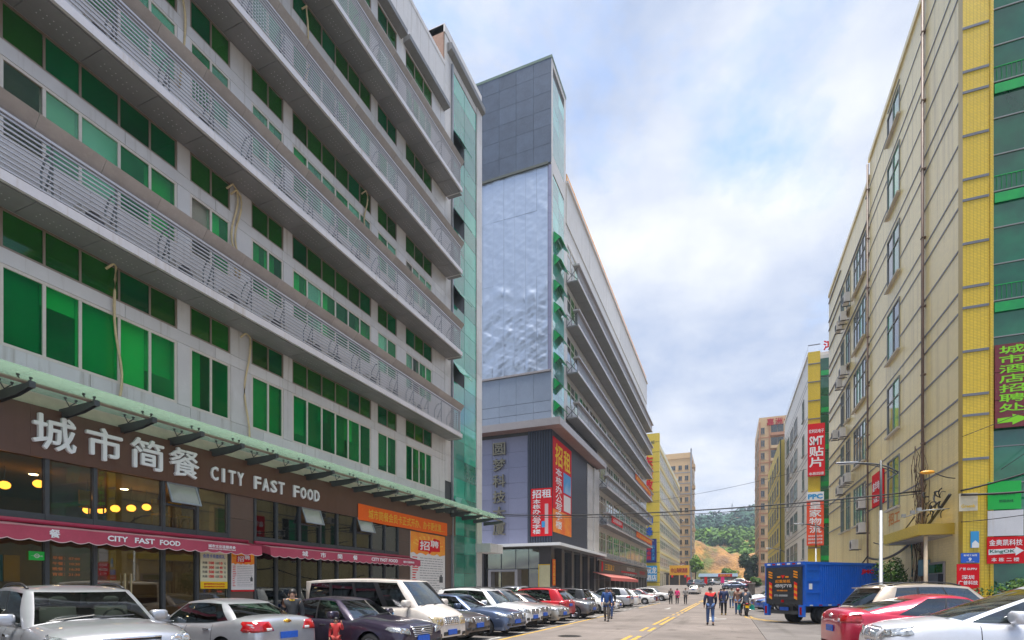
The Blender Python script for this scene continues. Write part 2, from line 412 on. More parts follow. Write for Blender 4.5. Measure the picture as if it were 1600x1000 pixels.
for a, b in ((6, 8), (9.5, 11.5), (13, 15), (17, 19), (21.2, 23.2), (25, 32), (34, 35.2), (36.8, 38), (39.5, 62), (65, 77)):
    mark(-3.24, -3.10, a, b, roadyellow); mark(-2.94, -2.80, a, b, roadyellow)
for i in range(28):
    y = -4 + i * 2.42
    mark(-12.0, -7.35, y, y + 0.10, roadwhite); mark(-7.3, -7.2, y + 0.5, y + 1.5, roadwhite)
    if i % 2 and not 10 < y < 38: mark(2.3, 6.0, y, y + 0.1, roadwhite)
for ax, ay, s_ in ((-0.85, 29.6, 1), (-4.5, 46.5, -1)):
    a = MB()
    pts = [(-.07, 0), (.07, 0), (.07, 2.2), (.30, 2.2), (0, 3.4), (-.30, 2.2), (-.07, 2.2)]
    if s_ > 0: pts += []
    a.poly([(ax + px, ay + s_ * py, 0.005) for px, py in pts])
    if s_ > 0: a.poly([(ax + .07, ay + .8, .005), (ax + .75, ay + 1.3, .005), (ax + .75, ay + 1.7, .005), (ax + .07, ay + 1.2, .005)])
    a.build('arrow_marking', roadwhite, road)
for rr in (0, .28):
    a = MB(); c_ = (4.2, 34.0); prev = None
    for k in range(15):
        an = R(178 + k * 6.2); ro = 3.35 - rr; ri = ro - .13
        p, q = (c_[0] + ro * math.cos(an), c_[1] + ro * 1.7 * math.sin(an), .004), (c_[0] + ri * math.cos(an), c_[1] + ri * 1.7 * math.sin(an), .004)
        if prev: a.poly([prev[0], p, q, prev[1]])
        prev = (p, q)
    a.build('curved_marking', roadyellow, road)
for i, (x, y, r_) in enumerate(((-5.14, 18.05, .42), (-0.9, 16.6, .45))):
    o = thing('manhole_cover', ['round iron manhole cover in the lane beside the parked cars', 'round iron manhole cover right of the yellow centre line'][i], 'manhole cover', (x, y, 0), 'manhole covers in the road')
    MB().lathe([(r_, 0.0), (r_, .006), (r_ - .05, .008), (r_ - .06, .003), (0.001, .003)], (x, y, 0.001), n=28).build('rim', mat('cast iron', (.06, .055, .05), .6, .4, var=.3, vscale=8), o, True)
    b = MB()
    for k in range(-4, 5):
        hw = math.sqrt(max(.01, (r_ - .08) ** 2 - (k * .07) ** 2)); b.box(x - hw, x + hw, y + k * .07 - .015, y + k * .07 + .015, .004, .010)
    b.build('rib', MATS['cast iron'], o)
# pavements, with kerbs
pl = put(bpy.data.objects.new('pavement_left', None), None, (0, 0, 0)); tag(pl, 'tiled pavement in front of the shops', kind='structure')
pr = put(bpy.data.objects.new('pavement_right', None), None, (0, 0, 0)); tag(pr, 'tiled pavement by the yellow building', kind='structure')
MB().box(-16.3, -12.52, -8, 77, -.1, .10).build('bed', dirt, pl); MB().box(6.34, 8.2, -8, 77, -.1, .10).build('bed', dirt, pr)
for y in np.arange(-8, 76, 2.0):
    ub('kerb', -12.52, -12.4, y + .01, y + 1.99, -.15, .125, pave, pl); ub('kerb', 6.2, 6.34, y + .01, y + 1.99, -.15, .125, pave, pr)
    ub('tile', -14.2, -12.54, y + .01, y + 1.99, .09, .12, pave, pl); ub('tile', -16.2, -14.21, y + .01, y + 1.99, .09, .12, pave, pl)
    ub('tile', 6.36, 7.98, y + .01, y + 1.99, .09, .12, pave, pr)

# ------------------------------------------------------------------ far hill with the cut slope
def fbm(x, y, s_=0):
    v = 0; a = 1
    for k in range(4):
        f = 2 ** k
        v += a * math.sin(x * f * .9 + 1.7 * k + s_ + 1.3 * math.sin(y * f * .7 + k)) * math.cos(y * f * .8 - k * 2.1 + s_); a *= .5
    return v
def sm(t): t = min(1, max(0, t)); return t * t * (3 - 2 * t)
def hill_z(x, y):
    n_ = fbm(x * .05, y * .05)
    front = 226 + 10 * fbm(x * .03, 1.0) - 18 * sm((-x - 6) / 16)
    z = 2.0 + 14 * sm((y - front) / 30) * (0.85 + .25 * n_) + 4 * sm((y - front - 14) / 10) * (1 + .5 * fbm(x * .11, y * .09, 2))
    z += 24 * sm((y - 275) / 150) + 29 * sm((y - 440) / 190) * (1 + .10 * math.sin(x * .012 + .7)) - 55 * sm((y - 660) / 250)
    z += 1.6 * n_ * sm((y - 215) / 20) + 1.7 * fbm(x * .33, y * .4) * sm((y - 214) / 14) * (1 - sm((y - 290) / 30))
    z -= 12 * sm((abs(x) - 60) / 200)
    return z
hx = [-420, -300, -220, -160, -120, -90, -70] + list(np.arange(-56, 57, 2.0)) + [70, 90, 120, 160, 220, 300, 420]
hy = list(np.arange(200, 300, 2.5)) + list(np.arange(300, 720, 12)) + [760, 820, 900, 1000]
h = MB()
for y in hy:
    for x in hx: h.v.append((x, y, hill_z(x, y)))
nx = len(hx)
for j in range(len(hy) - 1):
    for i in range(nx - 1): h.f.append((j * nx + i, j * nx + i + 1, j * nx + nx + i + 1, j * nx + nx + i)); h.m.append(0)
hm = mat('cut earth', (0.46, 0.235, 0.06), 0.95, col2=(0.17, 0.10, 0.055), vscale=0.11, bump=1.0, bscale=0.5)
for n_ in hm.node_tree.nodes:
    if n_.type == 'BUMP': n_.inputs['Distance'].default_value = 1.6
t_ = hm.node_tree; b_ = t_.nodes['Principled BSDF']
lk = b_.inputs['Base Color'].links[0].from_socket
gg = t_.nodes.new('ShaderNodeNewGeometry'); nn = t_.nodes.new('ShaderNodeTexNoise'); nn.inputs['Scale'].default_value = .05; nn.inputs['Detail'].default_value = 8
mp2 = t_.nodes.new('ShaderNodeMapping'); mp2.inputs['Location'].default_value = (11, 4, 2); t_.links.new(gg.outputs['Position'], mp2.inputs[0]); t_.links.new(mp2.outputs[0], nn.inputs['Vector'])
mr = t_.nodes.new('ShaderNodeMapRange'); mr.inputs[1].default_value = .50; mr.inputs[2].default_value = .56; t_.links.new(nn.outputs['Fac'], mr.inputs[0])
mxx = t_.nodes.new('ShaderNodeMix'); mxx.data_type = 'RGBA'; t_.links.new(mr.outputs[0], mxx.inputs[0]); t_.links.new(lk, mxx.inputs[6]); mxx.inputs[7].default_value = (.12, .13, .035, 1)
t_.links.new(mxx.outputs[2], b_.inputs['Base Color'])
tag(h.build('hill', hm, None, True), 'hill with a cut slope of orange earth at the street end', kind='structure')

def leafblob(b, c, r, n, rnd, size=0.35, flat=1.0):
    """a clump of leaf faces spread through an uneven volume"""
    for _ in range(n):
        d = Vector((rnd.gauss(0, 1), rnd.gauss(0, 1), rnd.gauss(0, 1))).normalized()
        k = rnd.uniform(.45, 1.05) ** .6
        p = Vector(c) + Vector((d.x * r[0], d.y * r[1], d.z * r[2] * flat)) * k
        nrm = (d + Vector((rnd.uniform(-.7, .7), rnd.uniform(-.7, .7), rnd.uniform(-.3, .9)))).normalized()
        a = nrm.orthogonal().normalized(); a.rotate(Matrix.Rotation(rnd.uniform(0, 6.28), 3, nrm)); e = nrm.cross(a)
        s1 = size * rnd.uniform(.6, 1.3); s2 = s1 * rnd.uniform(.4, .75)
        b.add([p - a * s1, p + e * s2, p + a * s1, p - e * s2], [(0, 1, 2, 3)])
leafA = mat('forest leaves', (0.10, 0.19, 0.015), 0.75, col2=(0.045, 0.10, 0.02), vscale=.06, spec=.2)
leafB = mat('haze tinted ridge leaves', (0.035, 0.10, 0.05), 0.75, col2=(0.02, 0.06, 0.04), vscale=.05, spec=.2)  # bluish leaf colour has the distance haze painted in
leafN = mat('near leaves', (0.07, 0.15, 0.015), 0.6, col2=(0.03, 0.08, 0.012), vscale=2.0, spec=.3)
rnd = random.Random(3)
for nm, m_, y0, y1, cnt, rr, lab in (('hillside_wood', leafA, 246, 440, 1300, 3.4, 'bright green wood covering the slope above the cut'), ('ridge_wood', leafB, 430, 700, 1000, 5.5, 'dark wood along the far ridge, tinted bluish for haze')):
    b = MB()
    for i in range(cnt):
        y = rnd.uniform(y0, y1); x = rnd.uniform(-.17, .15) * y
        if y < 290 and fbm(x * .07, y * .07, 1) < .9 - (y - 246) / 45: continue
        r_ = rr * rnd.uniform(.6, 1.35)
        leafblob(b, (x, y, hill_z(x, y) + r_ * .5), (r_, r_, r_ * .85), 46, rnd, size=r_ * .33)
    tag(b.build(nm, m_), lab, 'wood', kind='stuff')
# ------------------------------------------------------------------ facade helpers
def fb(face, pos, a0, a1, d0, d1, z0, z1):
    """box on a facade: a = along it, d = outwards from the plane at pos"""
    if face == '+x': return (pos + d0, pos + d1, a0, a1, z0, z1)
    if face == '-x': return (pos - d1, pos - d0, a0, a1, z0, z1)
    if face == '-y': return (a0, a1, pos - d1, pos - d0, z0, z1)
def fub(name, face, pos, a0, a1, d0, d1, z0, z1, m, par): return ub(name, *fb(face, pos, a0, a1, d0, d1, z0, z1), m, par)
def window(face, pos, a0, a1, z0, z1, splits, par, fm, panes, t=.045, d0=-.05, d1=.02, name='window', hsplit=None, rnd=random):
    b = MB()
    for q in ((a0, a1, z0, z0 + t), (a0, a1, z1 - t, z1)): b.box(*fb(face, pos, q[0], q[1], d0, d1, q[2], q[3]))
    ed = [a0] + list(splits) + [a1]
    for i, e in enumerate(ed):
        l = e if i == 0 else (e - t if i == len(ed) - 1 else e - t / 2)
        b.box(*fb(face, pos, l, l + t, d0 + .004, d1 - .003, z0 + t, z1 - t))
    if hsplit: b.box(*fb(face, pos, a0 + t, a1 - t, d0 + .006, d1 - .006, hsplit - t / 2, hsplit + t / 2))
    w_ = b.build(name, fm, par)
    for i in range(len(ed) - 1):
        pm = panes(i) if callable(panes) else panes
        fub('pane', face, pos, ed[i] + t * .4, ed[i + 1] - t * .4, d0 + .02, d0 + .032, z0 + t * .5, z1 - t * .5, pm, w_)
    return w_

# ------------------------------------------------------------------ office block with the restaurant
X1 = -16.0
brown = mat('brown stone cladding', (0.115, 0.072, 0.055), 0.35, var=0.12, vscale=3, spec=.5, random_obj=.12)
brownsign = mat('brown fascia', (0.12, 0.058, 0.038), 0.35, 0.1, var=.12, vscale=1.5, streak=.2)
B1 = thing('office_building', 'grey panelled office block with green windows and louvred ledges above the restaurant', 'building', (-20, 12, 0))
MB().box(-26, X1 - 1.6, -7, 28.6, 6.9, 33.5).build('inner_wall', mat('office wall', (.46, .44, .38), .8, var=.1), B1)
officefloor = mat('office slab', (.40, .39, .36), .8, var=.1)
blindm = [mat('cream blind', (.68, .64, .52), .8, var=.06), mat('grey blind', (.42, .43, .42), .8, var=.06), mat('white blind', (.78, .78, .74), .8)]
bays = [(0.9, 5.7, [1.7, 2.5, 3.3, 4.1, 4.9]), (6.4, 11.56, [7.2, 8.06, 8.87, 9.85, 10.72]), (11.99, 13.48, [12.75]), (14.37, 15.87, [15.14]), (16.33, 21.36, [17.15, 18.0, 18.85, 19.7, 20.52]), (21.87, 23.51, [22.7]), (24.34, 27.07, [25.02, 25.7, 26.4])]
def hpanels(z0, z1, y0=-7, y1=28.6, step=2.9, off=0.0):
    y = y0
    while y < y1 - .05:
        e = min(y + step - (off if y == y0 else 0), y1)
        if e - y > .1: ub('panel', X1 - .05, X1, y + .006, e - .006, z0 + .006, z1 - .006, alu, B1)
        y = e
rw = random.Random(11)
for k in range(5):
    z0 = 7.1 + 4.95 * k
    MB().box(X1 - 1.6, X1 - .055, -7, 28.6, z0 + 3.68, (z0 + 5.30) if k < 4 else 33.5).build('floor_slab', officefloor, B1)
    if k == 0: MB().box(X1 - 1.6, X1 - .055, -7, 28.6, 6.9, z0 + .35).build('floor_slab', officefloor, B1)
    pv_ = -7
    for (a, b, sp) in bays + [(28.6, 28.6, [])]:
        ub('partition', X1 - 1.59, X1 - .056, pv_ + .03, a - .03, z0 + .36, z0 + 3.67, officefloor, B1); pv_ = b
    hpanels(z0, z0 + .37, off=1.3)
    top = k == 4
    hpanels(z0 + 2.32, z0 + 2.70, off=.4)
    hpanels(z0 + 3.65, z0 + 4.95 if not top else 33.5, off=2.0)
    prev = -7
    for bi, (a, b, sp) in enumerate(bays + [(28.6, 28.6, [])]):
        for (q0, q1) in ((z0 + .37, z0 + 2.32), (z0 + 2.70, z0 + 3.65)):
            y = prev
            n_ = max(1, round((a - prev) / 1.6)); st = (a - prev) / n_
            for i in range(n_): ub('panel', X1 - .05, X1, y + i * st + .006, y + (i + 1) * st - .006, q0 + .006, q1 - .006, alu, B1)
        prev = b
        if b == a: break
        def pick(i, k=k):
            r_ = rw.random()
            if k <= 0: return v_green if r_ < .45 else v_green2 if r_ < .90 else v_clear
            if k == 1: return v_green2 if r_ < .45 else v_green if r_ < .65 else v_mint if r_ < .9 else v_clear
            return v_mint if r_ < .72 else v_green2 if r_ < .9 else v_clear
        wn = window('+x', X1 - .03, a, b, z0 + .37, z0 + 2.32, sp, B1, wframe, pick, t=.075)
        ed = [a] + sp + [b]
        for c in range(len(ed) - 1):                       # blinds and curtains behind the panes
            q = rw.random()
            if q < .22: continue
            h0 = z0 + .40 if q < .62 else z0 + .40 + rw.uniform(.3, 1.4)
            ub('blind', X1 - .22 - .02 * c, X1 - .20 - .02 * c, ed[c] + .01, ed[c + 1] - .01 - rw.choice([0, 0, .25]), h0, z0 + 2.38, rw.choice(blindm), wn)
        ts = sp if bi < 6 else sp[0:2] if False else [25.25, 26.16]
        window('+x', X1 - .03, a, b, z0 + 2.70, z0 + 3.65, ts, B1, wbronze, lambda i: v_olive if rw.random() < .7 else v_green, t=.05, name='transom_window')
        # grilles behind a few lower windows
        if k >= 1 and rw.random() < .4:
            b_ = MB(); c = rw.choice(list(range(len(sp) + 1))); ed = [a] + sp + [b]
            for i in range(6): yy = ed[c] + .08 + (ed[c + 1] - ed[c] - .16) * i / 5; b_.box(X1 - .045, X1 - .03, yy, yy + .015, z0 + .45, z0 + 1.55)
            b_.box(X1 - .045, X1 - .03, ed[c] + .05, ed[c + 1] - .05, z0 + 1.5, z0 + 1.53)
            b_.build('window_grille', white, B1)
# ledges with louvres
DP = 1.44
sp_mb = MB().box(-.46, .46, -.712, .712, -.012, .012)
for i in range(2):
    for j in range(7): sp_mb.add([(-.1 + i * .16 - .012 + c, -.45 + j * .14 + d, -.0135) for c, d in ((0, 0), (.022, 0), (.022, .022), (0, .022))], [(0, 1, 2, 3)], 1)
soffit_me = sp_mb.mesh('soffit_panel', [alu_dark, white])
bk = MB()
for p0, p1 in (((.0, 0, .0), (.0, 0, 1.42)), ((-.45, 0, .02), (-.02, 0, .95)), ((-.45, 0, .02), (-.45, 0, .9)), ((-.45, 0, .9), (-.25, 0, 1.2)), ((-.25, 0, 1.2), (0, 0, 1.2)), ((-.3, 0, .5), (0, 0, .5))): bk.tube([p0, p1], .028, 4)
bracket_me = bk.mesh('bracket', mat('bracket steel', (.20, .23, .24), .45, .3))
vs = MB(); vs.prism([(-.30, -.715, 0), (0.02, -.715, .40), (0.05, -.715, .40), (-.27, -.715, -.02)], (0, 1.43, 0))
visor_me = vs.mesh('visor_panel', mat('shaded visor panel', (.36, .32, .295), .4, .15, var=.12, vscale=2, random_obj=.08))  # brown-grey colour includes the shade of the down-facing plate
for k in range(4):
    zl = 10.75 + 4.95 * k
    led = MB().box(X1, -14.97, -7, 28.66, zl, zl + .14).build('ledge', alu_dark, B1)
    ub('lip', -14.96, -14.87, -7, 28.68, zl - .03, zl + .20, alu_lip, led)
    ub('end_lip', X1 + .005, -14.87, 28.68, 28.74, zl - .03, zl + .20, alu_lip, led)
    ub('top_rail', -15.0, -14.93, -7, 28.66, zl + 1.52, zl + 1.58, slatm, led)
    for j in range(11):
        zz = zl + .28 + j * .116
        ub('slat', -14.985, -14.955, -7, 28.66, zz, zz + .038, slatm, led)
        ub('end_slat', X1 + .25, -14.96, 28.63, 28.66, zz, zz + .048, slatm, led)
    y = -6.28
    while y < 28.4:
        for me, nm, l in ((soffit_me, 'soffit_panel', (-15.49, y, zl - .013)), (visor_me, 'visor_panel', (-14.92, y, zl + 1.60)), (bracket_me, 'bracket', (-15.02, y - .4, zl + .14))):
            if y - .72 < -7: pass
            ob = bpy.data.objects.new(nm, me); put(ob, led, l)
        y += DP
    ub('post', -15.03, -14.99, 28.57, 28.61, zl + .14, zl + 1.55, steel2, led)
# brows over the top floor and the parapet
for (a, b) in ((10.2, 23.9), (24.1, 28.5)): MB().prism([(X1, a, 30.62), (X1 + .42, a, 30.70), (X1 + .42, a, 30.95), (X1, a, 31.0)], (0, b - a, 0)).build('brow', mat('brow grey', (.17, .17, .17), .5, .1, streak=.3), B1)
MB().box(-26, X1 + .02, -7, 28.6, 33.5, 33.75).build('coping', alu, B1)
# stair tower with green curtain wall
MB().box(-22, X1 - .06, 28.62, 33.78, 0.1, 35.6).build('tower_core', joint, B1)
MB().box(-22, -16.07, 28.55, 28.62, 33.4, 36.0).build('tower_side_wall', mat('brown render', (.32, .20, .15), .8, var=.15, streak=.35), B1)
MB().box(-22, X1 + .02, 28.55, 33.82, 35.55, 36.05).build('tower_coping', alu, B1)
MB().prism([(X1 - .05, 28.9, 34.55), (X1 + .30, 28.9, 34.75), (X1 + .30, 28.9, 35.1), (X1 - .05, 28.9, 35.2)], (0, 4.9, 0)).build('tower_brow', MATS['brow grey'], B1)  # dark brow colour stands in for the shadow gap under the coping
z = 0.15
while z < 35.5:
    e = min(z + 1.62, 35.5)
    if z > 6.9: ub('panel', X1 - .055, X1, 28.62, 29.35, z + .006, e - .006, alu, B1)
    ub('panel', X1 - .055, X1 + .05, 32.98, 33.78, z + .006, e - .006, alu, B1)
    z = e
ub('panel', X1 - .055, X1, 29.36, 32.97, 34.15, 35.5, alu, B1)
ub('drain_pipe', X1 + .0, X1 + .12, 29.38, 29.5, .15, 34.3, steel2, B1)
z = .2; r_ = 0
vents = (14.0, 19.4, 24.3, 29.1, 5.5)
while z < 34.0:
    e = min(z + 1.21, 34.1)
    for (a, b) in ((29.52, 31.2), (31.22, 32.96)):
        if a < 30 and any(v <= z < v + 1.2 for v in vents):
            ub('opening_shade_sheet', X1 - .05, X1 - .04, a, b, z + .01, e - .01, black, B1)  # black sheet painting the unlit inside behind the open vent
            s_ = MB(); s_.prism([(X1 - .02, a, e), (X1 + .55, a, e - .85), (X1 + .57, a, e - .83), (X1, a, e + .02)], (0, b - a, 0)); s_.build('open_vent', tower_glass, B1)
        else: ub('tower_pane', X1 - .04, X1 - .02, a + .008, b - .008, z + .01, e - .01, tower_glass, B1)
    z = e
MB().box(X1 - .05, -14.9, 32.9, 35.0, 4.1, 4.7).build('porch_end', alu, B1)

# ---- restaurant front and inside
mull = [-6, -4.5, -3, -1.5, 0, 1.5, 3, 4.6, 6.4, 8.1, 9.21, 11.11, 12.23, 13.41]
mull2 = [14.51, 15.52, 16.7, 17.87, 18.94, 20.16, 21.36, 22.45, 23.62]
inwall = mat('restaurant wall', (.42, .33, .20), .8, var=.15); infloor = mat('restaurant floor', (.18, .13, .09), .5, var=.2)
ceil_m = mat('restaurant ceiling', (.36, .33, .28), .8, var=.1)
MB().box(-24.2, -24.0, -7, 29.7, 0, 6.9).build('back_wall', inwall, B1)
MB().box(-24.0, X1 - .2, -7.1, -7.0, 0, 6.9).build('side_wall', inwall, B1); MB().box(-24.0, X1 - .2, 28.5, 28.62, 0, 6.9).build('side_wall', inwall, B1)
MB().box(-24.0, X1 - .1, -7, 28.5, .0, .28).build('shop_floor', infloor, B1)
MB().box(-24.0, X1 - .12, -7, 28.5, 3.32, 3.55).build('upper_floor', infloor, B1)
MB().box(-24.0, X1 - .06, -7, 28.5, 4.97, 5.1).build('ceiling', ceil_m, B1)
MB().box(-24.0, -16.12, -7, 28.5, 3.25, 3.31).build('ceiling', ceil_m, B1)
for y in (2, 7, 15.2, 22): MB().box(-19.2, -18.7, y, y + .5, .28, 4.97).build('inner_column', inwall, B1)
MB().box(X1 - .2, X1, -7, 29.81, 5.0, 5.02).build('lintel', steel, B1)
MB().box(X1 - .2, X1 - .02, -7, 28.6, 6.2, 7.09).build('upstand_wall', mat('upstand render', (.62, .60, .46), .8, var=.12), B1)
for L_ in (mull, mull2):
    for y in L_: ub('mullion', X1 - .12, X1 + .04, y - .045, y + .045, .12, 4.98, steel, B1)
    ub('transom_bar', X1 - .11, X1 + .02, L_[0], L_[-1], 3.32, 3.56, steel, B1)
    for a, b in zip(L_[:-1], L_[1:]):
        ub('shop_pane', X1 - .05, X1 - .04, a + .045, b - .045, .12, 3.32, clear, B1)
        if (a, b) in ((11.11, 12.23), (16.7, 17.87), (20.16, 21.36)):
            ub('transom_bar', X1 - .1, X1 + .01, a + .05, b - .05, 4.24, 4.3, steel, B1)
            ub('shop_pane', X1 - .05, X1 - .04, a + .045, b - .045, 3.56, 4.24, clear, B1)
            v_ = MB()
            q = [(X1 + .03, 4.95), (X1 + .28, 4.30)]
            for s0, s1, t0, t1 in ((0, 1, 0, .08), (0, 1, .92, 1), (0, .05, .08, .92), (.95, 1, .08, .92)):
                P = lambda s, t: (q[0][0] + (q[1][0] - q[0][0]) * t, a + .06 + (b - a - .12) * s, q[0][1] + (q[1][1] - q[0][1]) * t)
                v_.prism([P(s0, t0), P(s1, t0), P(s1, t1), P(s0, t1)], (.035, 0, .012))
            vf = v_.build('vent_window', steel2, B1)
            g_ = MB(); g_.prism([P(.05, .08), P(.95, .08), P(.95, .92), P(.05, .92)], (.012, 0, .004)); g_.build('pane', mat('vent glass', (.30, .29, .24), .08, var=.1, spec=.8), vf)
        else: ub('shop_pane', X1 - .05, X1 - .04, a + .045, b - .045, 3.56, 4.98, clear, B1)
for (a, b) in ((13.46, 14.46), (23.67, 24.84), (24.86, 28.66), (28.68, 29.81)):
    z = .12; hs = 1.0
    while z < 4.95:
        e = min(z + hs, 4.97); ub('stone_panel', X1 - .1, X1 - .005, a + .005, b - .005, z + .005, e - .005, brown, B1); z = e
# door leaves with pale handles
for y in (9.95, 10.12): ub('door_handle', X1 + .02, X1 + .06, y, y + .035, .95, 2.1, mat('brushed brass', (.62, .52, .32), .3, .8), B1)
ub('counter', -19.0, -18.4, 8.6, 12.6, .28, 1.35, mat('counter', (.25, .13, .07), .4), B1); ub('counter_top', -19.1, -18.3, 8.5, 12.7, 1.36, 1.42, mat('counter top', (.55, .42, .25), .3), B1)
for i, (y, z0_, z1_, m_) in enumerate(((9.3, 1.9, 2.75, lblue), (9.75, 1.9, 2.75, yellow), (12.5, 1.8, 2.6, red))): ub('menu_board', -21.6, -21.55, y, y + .42, z0_, z1_, m_, B1)
ub('partition', -21.7, -21.6, 8.5, 28.0, .28, 3.25, inwall, B1)

dl = mat('lit downlight', (1.0, .86, .62), .5, emit=16)
for y in (2.5, 5.5, 8.0, 10.5, 13.0, 15.5, 18.0, 20.5, 23.0):
    for x in (-17.6, -20.2): MB().lathe([(.001, 0), (.11, 0), (.12, .02)], (x, y, 3.235), n=12).build('downlight', dl, B1)
    MB().lathe([(.001, 0), (.10, 0), (.11, .02)], (-18.6, y + 1.1, 4.955), n=12).build('downlight', dl, B1)
# glass canopy on steel arms
pp = MB().tube([(-14.75, -6.5, 6.36), (-14.75, 34.4, 6.36)], .045, 8).build('canopy', mat('canopy pipe', (.22, .17, .13), .5, .3, var=.3), B1)
am = MB(); am.prism([(0, -.05, .02), (1.45, -.05, .06), (1.45, -.05, -.05), (.9, -.05, -.16), (0, -.05, -.22)], (0, .012, 0)); am.prism([(0, .04, .02), (1.45, .04, .06), (1.45, .04, -.05), (.9, .04, -.16), (0, .04, -.22)], (0, .012, 0))
am.box(0, 1.45, -.05, .05, -.015, .015); am.box(1.40, 1.47, -.06, .06, -.06, .08)
arm_me = am.mesh('arm', steel)
fm_ = MB()
for dy_ in (-.12, .12): fm_.tube([(0, 0, .0), (.05, dy_, .14)], .014, 5); fm_.lathe([(.001, .2), (.035, .195), (.035, .16), (.015, .15), (.015, .12)], (.05, dy_, 0), n=8)
fit_me = fm_.mesh('fitting', steel)
ya = [7.1 + (i - 9) * 1.42 for i in range(9)] + [7.1, 8.43, 9.87, 11.31, 12.74, 14.15, 15.61, 17.02, 18.5, 19.98, 21.46, 22.9, 24.34, 25.85, 27.4, 29.2, 30.9, 32.6, 34.2]
for i, y in enumerate(ya):
    put(bpy.data.objects.new('arm', arm_me), pp, (X1 - .02, y, 6.28)); [put(bpy.data.objects.new('fitting', fit_me), pp, (X1 - .02 + q_, y, 6.34)) for q_ in (.35, 1.1)]
    if i: ub('canopy_pane', X1 - .0, -14.38, ya[i - 1] + .01, y - .01, 6.56, 6.575, canopy_glass, pp)

# fascia sign with raised letters
FS = thing('fascia_sign', 'long brown fascia sign with raised white characters under the glass canopy', 'sign', (-15.95, 11, 4.95))
y = -7.0
while y < 29.8:
    e = min(y + 3.68, 29.81); ub('sign_panel', X1 + .01, X1 + .09, y + .002, e - .002, 4.95, 6.22, brownsign, FS); y = e
lw = mat('letter white', (.74, .74, .74), .4); 
for ch, a, b in (('城', 7.74, 8.66), ('市', 8.92, 9.81), ('简', 10.07, 11.0), ('餐', 11.22, 12.16)): text(ch, (X1 + .10, a, 5.18), b - a, .86, '+x', lw, FS, 'letter', bold=.02, depth=.09)
for wd, a, b in (('CITY', 12.62, 13.98), ('FAST', 14.36, 15.85), ('FOOD', 16.24, 17.75)):
    st = (b - a) / 4
    for i, c in enumerate(wd): text(c, (X1 + .10, a + (i + (.25 if c == 'I' else 0)) * st, 5.27), st * (.28 if c == 'I' else .78), .46, '+x', lw, FS, 'letter', bold=.02, depth=.07)
BN = thing('banner', 'orange cloth banner with gold characters hung on the brown fascia', 'banner', (-15.86, 24.4, 4.8))
bb = MB(); n_ = 24
for i in range(n_ + 1):
    yy = 20.22 + (28.64 - 20.22) * i / n_; dx_ = .02 + .012 * math.sin(i * 1.1)
    bb.v += [(X1 + .10 + dx_, yy, 4.84 + .012 * math.sin(i * .7)), (X1 + .10 + dx_, yy, 5.60)]
for i in range(n_): bb.f.append((2 * i, 2 * i + 2, 2 * i + 3, 2 * i + 1)); bb.m.append(0)
bb.build('cloth', orange, BN, True)
text('城市简餐会员卡正式开办、办卡更优惠…', (X1 + .15, 20.95, 4.98), 7.3, .46, '+x', gold, BN, bold=.01)

